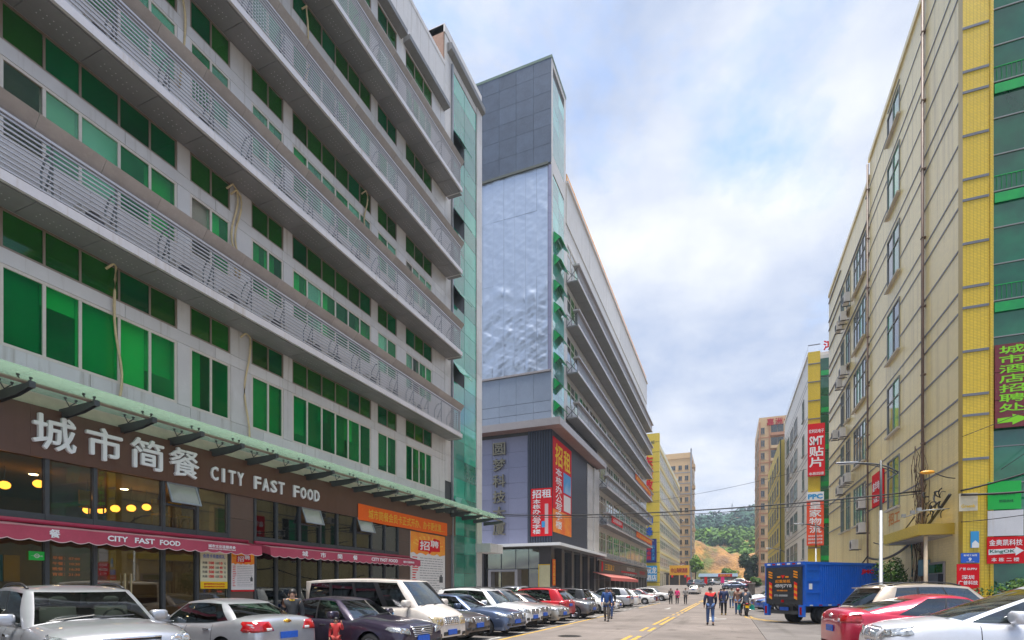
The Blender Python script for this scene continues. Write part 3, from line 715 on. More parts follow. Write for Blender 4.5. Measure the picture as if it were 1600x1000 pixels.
# posters
def poster(name, lab, y0, y1, z0, z1, base, grp=None): 
    o = thing(name, lab, 'poster', (X1 + .02, (y0 + y1) / 2, z0), grp); ub('sheet', X1 + .0, X1 + .03, y0, y1, z0, z1, base, o); return o
paper = mat('poster paper', (.70, .66, .64), .5, var=.04)
def hiring(o, y0, y1, z0, z1, rows, xo=.031):
    w_ = y1 - y0; h_ = z1 - z0; zt = z1 - h_ * .34
    b_ = MB(); pts = [(X1 + xo, y0, z1), (X1 + xo, y0, zt + .02)]
    for i in range(13): pts.append((X1 + xo, y0 + w_ * i / 12, zt + .05 * h_ * (math.sin(i * 2.3) * .4 + .2)))
    pts.append((X1 + xo, y1, z1)); b_.prism(pts[::-1], (.003, 0, 0)); b_.build('print_header', mat('poster orange', (.85, .36, .02), .5, col2=(.85, .2, .01), vscale=1.5), o)
    for i in range(9):
        a = -1.2 + i * .3; c0 = (y0 + w_ * .5, zt + h_ * .1); b2 = MB(); b2.prism([(X1 + xo + .004, c0[0] + math.sin(a) * w_ * .2, c0[1] + math.cos(a) * h_ * .06), (X1 + xo + .004, c0[0] + math.sin(a + .06) * w_ * .46, c0[1] + math.cos(a + .06) * h_ * .2), (X1 + xo + .004, c0[0] + math.sin(a - .06) * w_ * .46, c0[1] + math.cos(a - .06) * h_ * .2)], (.001, 0, 0)); b2.build('print_ray', mat('poster light orange', (.9, .45, .05), .5), o)
    b_ = MB(); b_.prism([(X1 + xo + .006, y0 + w_ * p, z1 - h_ * q) for p, q in ((.22, .12), (.62, .10), (.64, .06), (.83, .08), (.84, .27), (.58, .28), (.5, .33), (.5, .29), (.2, .28))], (.003, 0, 0)); b_.build('print_panel', red, o)
    text('招', (X1 + xo + .01, y0 + w_ * .25, z1 - h_ * .265), w_ * .27, h_ * .14, '+x', white, o, bold=.04); text('聘', (X1 + xo + .01, y0 + w_ * .55, z1 - h_ * .21), w_ * .24, h_ * .11, '+x', white, o, bold=.04)
    tx = mat('print grey', (.16, .15, .15), .6); rd = MB(); gr = MB(); rr = random.Random(5)
    for i in range(rows):
        zz = z1 - h_ * (.40 + .55 * i / rows)
        rd.box(X1 + xo, X1 + xo + .002, y0 + w_ * .05, y0 + w_ * (.05 + rr.uniform(.08, .16)), zz, zz + h_ * .016)
        a = .25
        while a < .9: 
            e = a + rr.uniform(.03, .12); 
            if not (a > .75 and .45 < i / rows < .8): gr.box(X1 + xo, X1 + xo + .002, y0 + w_ * a, y0 + w_ * min(e, .93), zz, zz + h_ * .009)
            a = e + .02
    rd.build('print_red_lines', red, o); gr.build('print_lines', tx, o)
    b_ = MB().box(X1 + xo, X1 + xo + .002, y0 + w_ * .82, y0 + w_ * .93, z1 - h_ * .78, z1 - h_ * .68); b_.box(X1 + xo, X1 + xo + .002, y0 + w_ * .85, y0 + w_ * .90, z1 - h_ * .68, z1 - h_ * .65); b_.build('print_picture', steel, o)
o = poster('hiring_poster', 'tall orange and white hiring poster with red speech panel beside the stair tower', 24.75, 28.55, 1.2, 4.78, paper); hiring(o, 24.75, 28.55, 1.2, 4.78, 14)
o = poster('hiring_poster', 'small orange and white hiring poster on the brown pillar between the awnings', 13.5, 14.46, 1.62, 2.98, paper); hiring(o, 13.5, 14.46, 1.62, 2.98, 12)
ub('red_edge', X1, X1 + .034, 13.5, 14.46, 1.56, 1.61, red, o)
o = poster('menu_poster', 'cream poster with blue heading and red prices on the shop glass', 12.33, 13.34, 1.66, 2.92, mat('cream paper', (.66, .62, .42), .5))
text('会员卡充值有礼', (X1 + .031, 12.42, 2.68), .82, .13, '+x', blue, o)
for i, (a, b) in enumerate((('100', '10'), ('300', '40'), ('500', '70'), ('1000', '150'))):
    text('充值' , (X1 + .031, 12.40, 2.48 - i * .15), .18, .08, '+x', steel, o); text(a, (X1 + .031, 12.63, 2.47 - i * .15), .2, .1, '+x', red, o, bold=.03); text('元送', (X1 + .031, 12.87, 2.48 - i * .15), .14, .08, '+x', steel, o); text(b, (X1 + .031, 13.03, 2.47 - i * .15), .12, .1, '+x', red, o, bold=.03); text('元', (X1 + .031, 13.2, 2.48 - i * .15), .08, .08, '+x', steel, o)
ub('yellow_foot', X1 + .0, X1 + .033, 12.33, 13.34, 1.66, 1.9, yellow, o)
for zz in (1.70, 1.79): text('最终解释权归本店所有', (X1 + .035, 12.45, zz), .78, .055, '+x', red, o)
o = poster('exit_sign', 'small bright green sign stuck on the shop glass', 7.72, 8.04, 2.38, 2.6, mat('bright green', (.0, .50, .05), .5)); o['category'] = 'sign'
b_ = MB(); b_.lathe([(.04, 0), (.055, .002)], (X1 + .033, 7.88, 2.49), 'x', 12); b_.build('emblem', white, o)
text('一次性用品', (X1 + .033, 7.76, 2.47), .24, .035, '+x', white, o)
o = thing('hours_lettering', 'orange opening hours lettering on the dark shop glass by the door', 'lettering', (X1, 8.7, 2.0))
for i, s_ in enumerate(('早餐：07:00', '午餐：10:30', '晚餐：16:30', '宵夜：21:30')): text(s_, (X1 - .035, 8.25, 2.42 - i * .14), .62, .085, '+x', mat('orange film', (.55, .16, .03), .5), o, depth=.003)

# awnings
aw_m = mat('crimson awning cloth', (.42, .055, .095), .8, var=.12, vscale=3); aw_r = mat('awning roll', (.38, .02, .06), .5)
def awning(lab, y0, y1, texts, z=3.32):
    o = thing('awning', lab, 'awning', (X1, (y0 + y1) / 2, z - .5))
    c = MB(); n_ = int((y1 - y0) * 6)
    for i in range(n_ + 1):
        y = y0 + (y1 - y0) * i / n_
        for t in range(4): c.v.append((X1 + .05 + .72 * t / 3, y, z - .05 - .12 * t / 3 - .03 * math.sin(math.pi * t / 3) - .006 * math.sin(y * 5)))
    for i in range(n_):
        for t in range(3): c.f.append((i * 4 + t, i * 4 + 4 + t, i * 4 + 5 + t, i * 4 + t + 1)); c.m.append(0)
    c.build('cloth', mat('pink awning cloth', (.56, .24, .26), .8, var=.1, vscale=2), o, True)
    v = MB(); sc_ = .42; m_ = max(1, round((y1 - y0) / sc_)); k_ = 8; zt = z - .17
    for i in range(m_ * k_ + 1):
        y = y0 + (y1 - y0) * i / (m_ * k_); d = .30 + .055 * abs(math.sin(math.pi * i / k_)); wv = .02 * math.sin(y * 4.1)
        v.v += [(X1 + .775, y, zt), (X1 + .785 + wv, y, zt - d)]
    for i in range(m_ * k_): v.f.append((2 * i, 2 * i + 2, 2 * i + 3, 2 * i + 1)); v.m.append(0)
    va = v.build('valance', aw_m, o, True)
    e = MB(); 
    for i in range(m_ * k_):
        a, b = v.v[2 * i + 1], v.v[2 * i + 3]; e.add([(a[0] + .003, a[1], a[2]), (b[0] + .003, b[1], b[2]), (b[0] + .003, b[1], b[2] + .018), (a[0] + .003, a[1], a[2] + .018)], [(0, 1, 2, 3)])
    e.build('piping', mat('pale piping', (.65, .48, .46), .7), va)
    for y in (y0, y1): MB().prism([(X1 + .05, y, z), (X1 + .77, y, zt), (X1 + .78, y, zt - .28), (X1 + .3, y, z - .33), (X1 + .05, y, z - .1)], (0, .006, 0)).build('end_flap', aw_m, o)
    MB().tube([(X1 + .06, y0 - .05, z + .02), (X1 + .06, y1 + .05, z + .02)], .06, 10).build('roll', aw_r, o, True)
    for y in (y0 + .6, (y0 + y1) / 2, y1 - .6): MB().tube([(X1 + .04, y, z - .2), (X1 + .4, y, z - .28), (X1 + .74, y, zt - .03)], .02, 5).build('arm', steel2, o)
    for s_, a, w2, h2, dz in texts: text(s_, (X1 + .812, a, zt - .30 + dz), w2, h2, '+x', lw, va, depth=.004, bold=.03)
awning('crimson awning with white lettering over the glass doors, nearer end of the shop', 4.0, 14.1, [('餐', 7.75, .22, .2, .06), ('CITY', 9.05, .52, .15, .08), ('FAST', 9.75, .55, .15, .08), ('FOOD', 10.45, .62, .15, .08), ('城市文化连锁美食', 12.0, 1.0, .1, .12), ('Restaurant City Delicious Food', 12.0, 1.0, .05, .055)])
awning('crimson awning with white lettering between brown pillar and hiring poster', 14.5, 24.55, [('城', 16.0, .3, .2, .06), ('市', 17.0, .3, .2, .06), ('简', 18.0, .3, .2, .06), ('餐', 19.0, .3, .2, .06), ('CITY FAST FOOD', 20.3, 2.1, .16, .08), ('城市文化连锁美食', 22.9, 1.0, .1, .1)])

# pendant lamps that are lit, chairs upstairs
lampm = mat('lit lamp shade', (1.0, .42, .06), .5, emit=3.0)
for i, (y, z, x) in enumerate(((18.6, 4.5, -19), (15.6, 4.5, -19), (11.93, 4.38, -18), (11.44, 4.28, -18), (10.95, 4.2, -18), (10.54, 4.1, -18), (10.17, 4.05, -18), (8.92, 4.62, -18), (8.16, 4.45, -18), (6.6, 4.4, -18))):
    o = thing('pendant_lamp', 'glowing round orange pendant lamp in the restaurant, %s counting from the stair tower' % ORD[i], 'lamp', (x, y, z), 'lit pendant lamps in the restaurant')
    MB().ball((x, y, z), (.13, .13, .11), 8).build('lamp_shade', lampm, o, True); MB().tube([(x, y, z + .1), (x, y, 4.98)], .01, 4).build('cord', black, o)
chm = mat('yellow plastic', (.75, .52, .02), .4)
def chair(x, y, z, rot, lab):
    o = thing('chair', lab, 'chair', (x, y, z), 'yellow chairs upstairs in the restaurant'); o.rotation_euler = (0, 0, rot)
    for nm, q in (('seat', (-.22, .22, -.22, .22, .42, .46)), ('backrest', (-.24, -.20, -.21, .21, .52, .92))):
        ob = bpy.data.objects.new(nm, MB().box(*q).mesh(nm, chm)); COL.objects.link(ob); ob.parent = o
    for a in (-.19, .19):
        for b in (-.19, .19):
            ob = bpy.data.objects.new('leg', MB().box(a - .015, a + .015, b - .015, b + .015, 0, .9 if a < 0 and False else .42).mesh('leg', steel2)); COL.objects.link(ob); ob.parent = o
for i, (y, x, rt) in enumerate(((22.9, -16.8, 0), (21.9, -16.7, 0), (19.4, -16.7, .1), (18.3, -16.7, 0), (16.1, -16.7, 0), (15.0, -16.6, 1.57), (12.0, -16.5, 0), (11.45, -16.5, 0), (9.6, -16.8, 0))):
    chair(x, y, 3.55, rt, 'yellow plastic chair behind the upper restaurant glass, %s from the tall hiring poster' % ORD[i])
for i, y in enumerate((22.4, 20.4, 17.6, 15.6)):
    o = thing('dining_table', 'small yellow table behind the upper restaurant glass, %s from the tall hiring poster' % ORD[i], 'table', (-17.4, y, 3.55), 'yellow tables upstairs in the restaurant')
    ub('table_top', -17.8, -17.0, y - .35, y + .35, 4.26, 4.30, chm, o); ub('leg', -17.43, -17.37, y - .03, y + .03, 3.55, 4.26, steel2, o)

# air conditioners on the ledges, hoses on the wall
acw = mat('air conditioner casing', (.60, .57, .52), .5, var=.1, streak=.25)
ac_body = MB().box(-.17, .17, -.43, .43, 0, .62).mesh('casing', acw)
fn = MB().lathe([(.24, .0), (.24, .012), (.225, .015), (.21, .004), (.001, .004)], (.171, -.12, .31), 'x', 20)
ac_fan = fn.mesh('fan_cover', steel)
gr = MB()
for k in range(5): gr.lathe([(.05 + k * .038, 0), (.058 + k * .038, .006)], (.186, -.12, .31), 'x', 20)
ac_grille = gr.mesh('fan_grille', steel2)
def ac_unit(x, y, z, rot, lab, grp, name='air_conditioner'):
    o = thing(name, lab, 'air conditioner', (x, y, z), grp); o.rotation_euler = (0, 0, rot)
    for nm, me in (('casing', ac_body), ('fan_cover', ac_fan), ('fan_grille', ac_grille)):
        ob = bpy.data.objects.new(nm, me); COL.objects.link(ob); ob.parent = o
    return o
ra = random.Random(21)
ordn = ['lowest', 'second', 'third', 'top']
for k, lst in enumerate(((8.9, 11.4, 13.1, 14.9, 17.0, 18.2, 20.6, 22.4, 24.6), (9.0, 12.0, 15.5, 18.3, 19.5, 22.0, 25.0), (12.5, 15.0, 17.5, 21.0, 24.0), (18.5, 22.5, 25.5))):
    for j_, y in enumerate(lst):
        ac_unit(-15.42, y, 10.89 + 4.95 * k, 0, 'cream air conditioner behind the %s louvred ledge, %s from the stair tower' % (ordn[k], ORD[len(lst) - 1 - j_]), 'air conditioners on the %s ledge' % ordn[k])
hosem = mat('cream hose', (.62, .48, .26), .6, var=.2, vscale=4)
for y, za, zb, lab in ((9.75, 10.7, 6.6, 'long cream hose hanging down beside the widest lower windows'), (14.15, 10.7, 6.7, 'cream hose hanging beside the second pair of narrow windows'), (13.6, 15.6, 12.6, 'thin cream hose on the wall above the lowest ledge'), (13.75, 15.5, 12.6, 'thin curved cable hose between two windows above the lowest ledge'), (20.9, 20.4, 17.6, 'cream hose hooked over the window corner above the second ledge'), (11.7, 20.5, 17.4, 'paired cream pipes bent over beside the upper windows'), (17.1, 25.3, 22.4, 'cream hose against the wall below the top ledge')):
    pts = [(X1 + .06 + .05 * math.sin(i * .9), y + .10 * math.sin(i * .55 + y), za + (zb - za) * i / 11) for i in range(12)]
    pts = [(X1 - .02, y - .25, za - .15), (X1 + .12, y - .12, za + .05)] + pts
    tag(MB().tube(pts, .035, 6).build('hose', hosem, None, True), lab, 'hose', 'hoses on the office block')
# ------------------------------------------------------------------ tower block with the foil wall
YF = 49.8
bluegrey = mat('blue grey panel', (.25, .30, .38), .4, .15, var=.08, vscale=.8, random_obj=.07)
slate = mat('slate panel', (.075, .10, .145), .4, .1, var=.22, vscale=1.2, random_obj=.10)
violet = mat('lavender panel', (.24, .25, .36), .4, .15, var=.06, vscale=.7, random_obj=.05)
navy = mat('navy boarding', (.035, .04, .06), .5, .1, var=.15, bump=.1, bscale=30)
capm = mat('canopy edge', (.36, .33, .33), .4, .2, var=.1); browns = mat('brown soffit', (.24, .14, .12), .5, var=.1, random_obj=.08)
B2 = thing('tower_building', 'tall office block with foil covered end wall and long stacked ledges', 'building', (-22, 80, 0))
MB().box(-34, -16.36, YF + .06, 54.7, 17.5, 53.5).build('tower_core', joint, B2)
MB().box(-40, -16.06, 54.7, 115, 5.5, 44.5).build('wall_core', joint, B2)
MB().box(-34, -16.06, YF + .06, 54.69, 5.7, 17.5).build('base_core', joint, B2)
zs = [43.35, 45.2, 47.0, 48.6, 50.3, 52.1, 53.6]
xs = [-16.02 - 1.86 * i for i in range(10)]
for i in range(9):
    for j in range(6): ub('slate_panel', xs[i + 1] + .012, xs[i] - .012, YF, YF + .06, zs[j] + .012, zs[j + 1] - .012, slate, B2)
    for a, b in ((20.05, 22.85), (19.0, 20.03), (17.95, 18.98)): ub('panel', xs[i + 1] + .01, xs[i] - .01, YF, YF + .06, a + .01, b - .01, bluegrey, B2)
ub('drip_edge', -33, -16.3, YF - .22, YF + .05, 43.1, 43.33, mat('edge dark', (.08, .09, .07), .5), B2)
ub('drip_edge', -33, -16.1, YF - .15, YF + .05, 22.87, 23.05, capm, B2)
z = 23.05
while z < 43: ub('edge_panel', -16.36, -16.02, YF - .02, YF + .3, z + .01, min(z + 1.7, 43.1) - .01, violet, B2); z += 1.7
foil = mat('aluminium foil', (.44, .50, .59), .40, .85, var=.05, vscale=2)
rf = random.Random(9)
def crumple(x, z):
    lo = sm((31.5 - z) / 3.0)
    a = .04 * fbm(x * 1.3, z * .9, 3) + .03 * fbm(x * 3.1, z * 2.3, 1)
    b = .10 * math.sin(z * 2.1 + 2.2 * math.sin(x * .9 + z * .4)) * math.cos(x * .8 + 1.5 * math.sin(z * .5)) + .06 * fbm(x * 2.2, z * 2.6, 5)
    ridge = .22 * math.exp(-((z - 31.0 - .5 * math.sin(x * 1.1)) / .5) ** 2) * (.6 + .4 * math.sin(x * 2.3))
    return max(-.085, .45 * a + lo * b * .5 + ridge * .55 + (.009 + .012 * lo) * fbm(x * 3.2, z * 6.1, 8))
for i in range(11):
    xa, xb = -16.38 - 1.17 * (i + 1) + .004, -16.38 - 1.17 * i - .004
    for (za, zb) in ((23.07, 32.4), (32.41, 38.9), (38.91, 43.1)):
        b = MB(); nx_, nz_ = 12, int((zb - za) / .11); ph = rf.uniform(-.02, .02)
        for j in range(nz_ + 1):
            for k in range(nx_ + 1):
                x = xa + (xb - xa) * k / nx_; zz = za + (zb - za) * j / nz_; ed = 1 - (abs(2 * k / nx_ - 1)) ** 6 * .7
                b.v.append((x, YF - .05 - ph - crumple(x, zz) * ed, zz))
        for j in range(nz_):
            for k in range(nx_): b.f.append((j * 13 + k, j * 13 + k + 1, j * 13 + 14 + k, j * 13 + 13 + k)); b.m.append(0)
        b.build('foil_sheet', foil, B2, True)
# street face of the tower: pale panels and glass strips with hung open lights
z = 18.0
while z < 53.5:
    e = min(z + 1.75, 53.55)
    for a, b in ((YF + .01, 50.2), (54.05, 54.7)): ub('panel', -16.06, -16.0, a + .006, b - .006, z + .008, e - .008, alu, B2)
    if 42.2 < z < 44.2 or z > 52: ub('panel', -16.06, -16.0, 50.21, 54.04, z + .008, e - .008, alu, B2)
    z = e
MB().box(-16.36, -16.07, YF + .06, 54.69, 17.5, 53.5).build('tower_edge', joint, B2)
pale_g = win_mat('pale teal glass', (.10, .34, .30), (.16, .42, .36), .03, 1.0, .02)
for (za, zb) in ((18.0, 42.3), (44.3, 52.0)):
    z = za
    while z < zb - .1:
        e = min(z + 1.6, zb)
        for a, b in ((50.22, 52.1), (52.12, 54.03)): ub('strip_pane', -16.05, -16.01, a, b, z + .01, e - .01, pale_g, B2)
        z = e
og = mat('open light green', (.0, .30, .06), .15, spec=.7)
L2 = [9.95, 14.8, 19.66, 24.42, 29.4, 34.15]
for z in L2[2:]:
    for dz in (-.6, 1.6):
        MB().prism([(-16.0, 50.6, z + dz + 1.2), (-15.3, 50.6, z + dz + .5), (-15.27, 50.6, z + dz + .53), (-15.98, 50.6, z + dz + 1.24)], (0, 2.8, 0)).build('open_light', og, B2)
        MB().prism([(-16.0, 50.6, z + dz + .1), (-15.35, 50.6, z + dz + .62), (-16.0, 50.6, z + dz + 1.2)], (0, .03, 0)).build('open_light', og, B2)
MB().box(-34, -15.95, YF - .03, 54.75, 53.55, 53.8).build('tower_coping', mat('green edge', (.12, .18, .14), .4), B2)
# ledges and windows of the long front
rr_ = random.Random(4)
for li, zl in enumerate(L2):
    y0 = 54.9 if zl > 17 else 69.5
    led = MB().box(-16.0, -14.75, y0, 114.5, zl, zl + .12).build('ledge', alu_dark, B2)
    ub('lip', -14.74, -14.66, y0 - .05, 114.55, zl - .05, zl + .18, alu_lip, led)
    ub('cap', -15.2, -14.5, y0 - .3, 114.8, zl + 1.45, zl + 1.62, capm, led)
    for j in range(7): ub('slat', -14.8, -14.76, y0, 114.5, zl + .28 + j * .165, zl + .35 + j * .165, slatm, led)
    y = y0
    while y < 114:
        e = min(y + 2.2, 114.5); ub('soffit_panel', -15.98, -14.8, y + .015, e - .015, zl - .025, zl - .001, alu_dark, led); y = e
    for y in np.arange(y0 + 2.2, 114, 4.4): put(bpy.data.objects.new('bracket', bracket_me), led, (-14.85, y, zl + .12))
    b = MB(); 
    for p0, p1 in (((-15.95, zl + .15), (-14.8, zl + 1.4)), ((-15.95, zl + 1.4), (-14.8, zl + .15)), ((-15.4, zl + .15), (-15.4, zl + 1.4)), ((-15.95, zl + .15), (-15.95, zl + 1.4))): b.tube([(p0[0], y0 + .02, p0[1]), (p1[0], y0 + .02, p1[1])], .035, 4)
    b.build('end_brace', steel, led)
for fi in range(8):
    zb = 5.2 + 4.87 * fi
    if zb > 40: break
    y0 = 54.7 if zb > 17.0 else 69.5
    hpan = [(zb + .0, zb + 1.35), (zb + 4.15, zb + 4.87)]
    for a, b in hpan:
        y = y0
        while y < 114.9:
            e = min(y + 5.4, 115); ub('panel', -16.06, -16.0, y + .01, e - .01, a + .01, min(b, 44.5) - .01, alu, B2); y = e
    y = y0
    while y < 113.5:
        ub('panel', -16.06, -16.0, y + .01, y + .55, zb + 1.36, zb + 4.14, alu, B2)
        e = min(y + 5.1, 115)
        gm = lambda i: rr_.choice([g_film[0], g_film[2], far_glass, far_glass, g_film[4]])
        n_ = 3; sp = [y + .56 + (e - y - .56) * k / n_ for k in range(1, n_)]
        window('+x', -16.04, y + .56, e, zb + 1.36, zb + 4.14, sp, B2, wframe, gm, t=.10, hsplit=zb + 3.2)
        y = e
for k in range(6): ub('parapet_panel', -16.06, -15.9, 54.7 + k * 10.05 + .02, 54.7 + (k + 1) * 10.05 - .02, 40.4, 44.6, alu, B2)
MB().box(-40, -15.7, 54.7, 115.2, 44.6, 44.85).build('coping', alu_lip, B2)
rl = put(bpy.data.objects.new('roof_railing', None), None, (-16, 85, 44.85)); tag(rl, 'orange painted railing along the roof edge of the tower block', 'railing')
orp = mat('orange railing paint', (.75, .33, .02), .5)
for y in np.arange(55, 115, 3): ub('post', -16.05, -15.95, y, y + .1, 44.85, 45.85, orp, rl)
for z in (45.3, 45.75): ub('rail', -16.03, -15.97, 55, 114.5, z, z + .1, orp, rl)

# entrance bay: two projecting slabs, boarding, columns
for (za, zb, m_) in ((17.2, 17.9, capm), (5.72, 6.0, white)):
    s_ = MB(); P = [(-34, YF - 1.3), (-14.75, YF - 1.3), (-14.75, 69.3), (-16.05, 69.3), (-16.05, YF - .01), (-34, YF - .01)]
    s_.prism([(a, b, za) for a, b in P], (0, 0, zb - za)); sl = s_.build('projecting_slab', m_, B2)
    x = -14.85
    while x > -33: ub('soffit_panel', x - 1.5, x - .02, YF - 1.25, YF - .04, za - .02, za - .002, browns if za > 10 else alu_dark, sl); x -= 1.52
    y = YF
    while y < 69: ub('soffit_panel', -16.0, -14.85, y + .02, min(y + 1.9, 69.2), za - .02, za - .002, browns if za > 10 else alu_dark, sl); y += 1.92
zr = [6.0 + 1.55 * i for i in range(8)]
cx = [-33, -30.5, -28, -25.5, -24.0, -22.37, -20.53, -18.5]
for i in range(len(cx) - 1):
    for a, b in zip(zr[:-1], zr[1:]): ub('panel', cx[i] + .01, cx[i + 1] - .01, YF, YF + .06, a + .01, min(b, 17.15) - .01, violet, B2)
ub('boarding', -18.48, -16.0, YF + .02, YF + .06, 6.0, 17.19, navy, B2)
ribm = mat('blue black rib', (.06, .075, .11), .4, .2)
for k in range(9): ub('rib', -18.40 + k * .27, -18.26 + k * .27, YF - .10, YF + .02, 6.0, 17.18, ribm, B2)
ub('boarding', -16.06, -15.98, YF + .07, 63.8, 6.0, 17.19, navy, B2)
for a, b in zip(zr[:-1], zr[1:]): 
    for y in (63.82, 66.6): ub('panel', -16.06, -15.7 if y > 65 else -15.9, y, y + 2.72, a + .01, min(b, 17.15) - .01, alu, B2)
NS = thing('building_sign', 'column of six metal characters on the lavender end wall', 'sign', (-21.5, YF - .1, 7))
chm_ = mat('bronze letters', (.20, .18, .13), .35, .6)
for i, c in enumerate('圆梦科技大厦'):
    zc_ = 15.75 - 1.62 * i; text(c, (-22.2, YF - .10, zc_ - .62), 1.35, 1.22, '-y', chm_, NS, 'letter', bold=.02, depth=.14)
# red letting banners
o = thing('letting_banner', 'tall red letting banner with yellow and white characters on the street side boarding', 'banner', (-15.95, 53.4, 7.2))
ub('sheet', -15.97, -15.93, 50.05, 56.65, 9.5, 16.6, red, o); ub('sheet', -15.97, -15.932, 50.05, 56.65, 7.2, 9.49, mat('banner flame orange', (.85, .30, .01), .5, col2=(.8, .12, .01), vscale=.6), o)
text('招', (-15.925, 50.8, 14.0), 2.4, 2.1, '+x', yellow, o, bold=.04); text('租', (-15.925, 53.7, 14.0), 2.4, 2.1, '+x', yellow, o, bold=.04)
text('本栋办公写字楼', (-15.925, 50.9, 7.6), 2.1, 6.2, '+x', white, o, bold=.035, vertical=True)
ub('picture', -15.935, -15.92, 53.6, 56.4, 11.6, 13.7, lblue, o)
for k in range(5): MB().prism([(-15.918, 54.0 + k * .5, 11.65), (-15.918, 54.35 + k * .5, 11.65), (-15.918, 54.3 + k * .45, 12.6 + .25 * (k % 3))], (.003, 0, 0)).build('picture_tower', mat('picture pale', (.45, .6, .7), .5), o)
ub('blank_square', -15.935, -15.922, 53.7, 56.3, 9.7, 11.4, paper, o)
o = thing('letting_banner', 'smaller red letting banner with white characters on the ribbed corner wall', 'banner', (-17, YF - .15, 6.7))
ub('sheet', -18.1, -15.9, YF - .16, YF - .12, 6.75, 11.45, red, o)
text('招租', (-17.95, YF - .17, 10.5), 1.95, .8, '-y', white, o, bold=.03); text('本栋办公写字楼', (-17.9, YF - .17, 6.95), .8, 3.45, '-y', white, o, bold=.03, vertical=True)
ub('stripe', -16.65, -16.3, YF - .172, YF - .162, 6.95, 9.9, mat('smudged white', (.62, .40, .40), .6), o)
ub('blank_square', -16.98, -16.6, YF - .172, YF - .162, 7.6, 8.2, lblue, o)
# entrance
colm = mat('dark column', (.055, .045, .045), .35, var=.15)
for x0, x1 in ((-17.3, -16.05), (-24.2, -23.3)): MB().box(x0, x1, YF, YF + 1.0, 0.1, 5.7).build('column', colm, B2)
for y in (53.2, 57.0, 60.6, 64.2, 67.6): MB().box(-16.9, -16.0, y, y + 1.0, .1, 5.7).build('column', colm, B2)
MB().box(-34, -17.5, 54.0, 54.2, 0, 5.7).build('inner_wall', inwall, B2); MB().box(-34, -16.1, YF, 70, 0, .2).build('lobby_floor', infloor, B2)
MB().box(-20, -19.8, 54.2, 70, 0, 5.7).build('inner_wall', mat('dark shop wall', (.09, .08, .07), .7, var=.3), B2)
for x0, x1 in ((-23.25, -21.6), (-21.55, -20.0), (-19.95, -18.6), (-18.55, -17.35)):
    ub('lobby_pane', x0, x1, YF + .5, YF + .52, 3.6, 5.6, clear, B2); 
    if x0 < -23 or x0 > -19: ub('lobby_pane', x0, x1, YF + .5, YF + .52, .2, 3.55, clear, B2)
for x in (-23.3, -21.6, -20.0, -18.6, -17.4): ub('mullion', x, x + .06, YF + .46, YF + .56, .2, 5.65, steel, B2)
ub('mullion', -23.3, -17.3, YF + .46, YF + .56, 3.54, 3.62, steel, B2)
MB().box(-22.6, -22.3, YF - .5, YF + .6, .1, 3.3).box(-19.7, -19.4, YF - .5, YF + .6, .1, 3.3).box(-22.6, -19.4, YF - .5, YF + .6, 3.3, 3.5).build('door_portal', capm, B2)
for a, b in ((54.2, 57.0), (58.0, 60.6), (61.6, 64.2), (65.2, 67.6)): ub('shop_pane', -16.5, -16.48, a, b, .2, 5.6, clear, B2); ub('mullion', -16.54, -16.44, (a + b) / 2, (a + b) / 2 + .08, .2, 5.65, steel, B2)
o = thing('advertising_board', 'blank cream board leaning at the dark entrance column', 'board', (-16.7, YF - .2, .1)); ub('panel', -17.25, -16.15, YF - .12, YF - .06, .6, 3.9, mat('cream board', (.62, .56, .32), .5, var=.1), o); ub('frame', -17.33, -17.26, YF - .13, YF - .05, .1, 3.98, yellow, o); ub('frame', -17.26, -16.15, YF - .13, YF - .05, 3.91, 3.98, yellow, o)
o = thing('vertical_banner', 'narrow red vertical banner on the entrance corner column', 'banner', (-15.95, 50.2, 1.8)); ub('cloth', -15.99, -15.95, 50.0, 50.9, 1.9, 4.5, orange, o); text('欢迎光临本店', (-15.94, 50.15, 2.0), .6, 2.4, '+x', gold, o, vertical=True, bold=.02)
# shops further along
sg = mat('shop fascia dark', (.05, .04, .04), .4, var=.2)
for i, (a, b) in enumerate(((69.5, 84.5), (84.6, 101.0), (101.1, 114.8))):
    o = thing('shop_sign', ['dark shop fascia with pale characters beside the entrance bay', 'dark shop fascia with a red stripe and white lettering', 'dark shop fascia at the end of the long block'][i], 'sign', (-15.8, (a + b) / 2, 3.8))
    ub('board', -16.0, -15.75, a, b, 3.7, 5.3, sg, o)
    if i == 0: text('三国演义', (-15.74, 73, 4.1), 6.5, .9, '+x', gold, o); ub('emblem', -15.75, -15.72, 70.8, 71.6, 3.9, 5.2, red, o)
    elif i == 1: text('电脑科技城', (-15.74, 90, 4.5), 8.0, .65, '+x', white, o); ub('stripe', -15.75, -15.72, 85, 100.5, 4.1, 4.35, red, o); text('小吃快餐烧烤', (-15.74, 87, 3.76), 11, .3, '+x', white, o)
    else: text('便利超市', (-15.74, 104, 4.2), 7, .7, '+x', red, o)
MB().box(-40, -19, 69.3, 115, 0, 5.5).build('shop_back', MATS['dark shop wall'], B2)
for k, y in enumerate(np.arange(69.6, 115, 3.75)):
    MB().box(-16.6, -15.95, y, y + .75, .0, 3.7).build('shop_pier', mat('shop pier', (.20, .17, .14), .6, var=.2, random_obj=.2), B2)
    if y < 111: ub('shop_opening', -16.9, -16.85, y + .78, y + 3.72, .1, 3.65, rr_.choice([g_film[4], far_glass, wbronze]), B2)
MB().box(-16.2, -15.0, 69.4, 115, 5.5, 5.75).build('shop_canopy', steel2, B2)
for i, y in enumerate((71.5, 74.5, 79.5, 82.0, 88.5, 91, 97.5, 104, 109)): ac_unit(-15.5, y, 5.76, 0, 'white air conditioner on the shop canopy, %s from the grey pier' % ORD[i], 'air conditioners on the shop canopy')
o = thing('street_awning', 'long salmon striped awning over the shops beyond the entrance bay', 'awning', (-15, 76, 2.6))
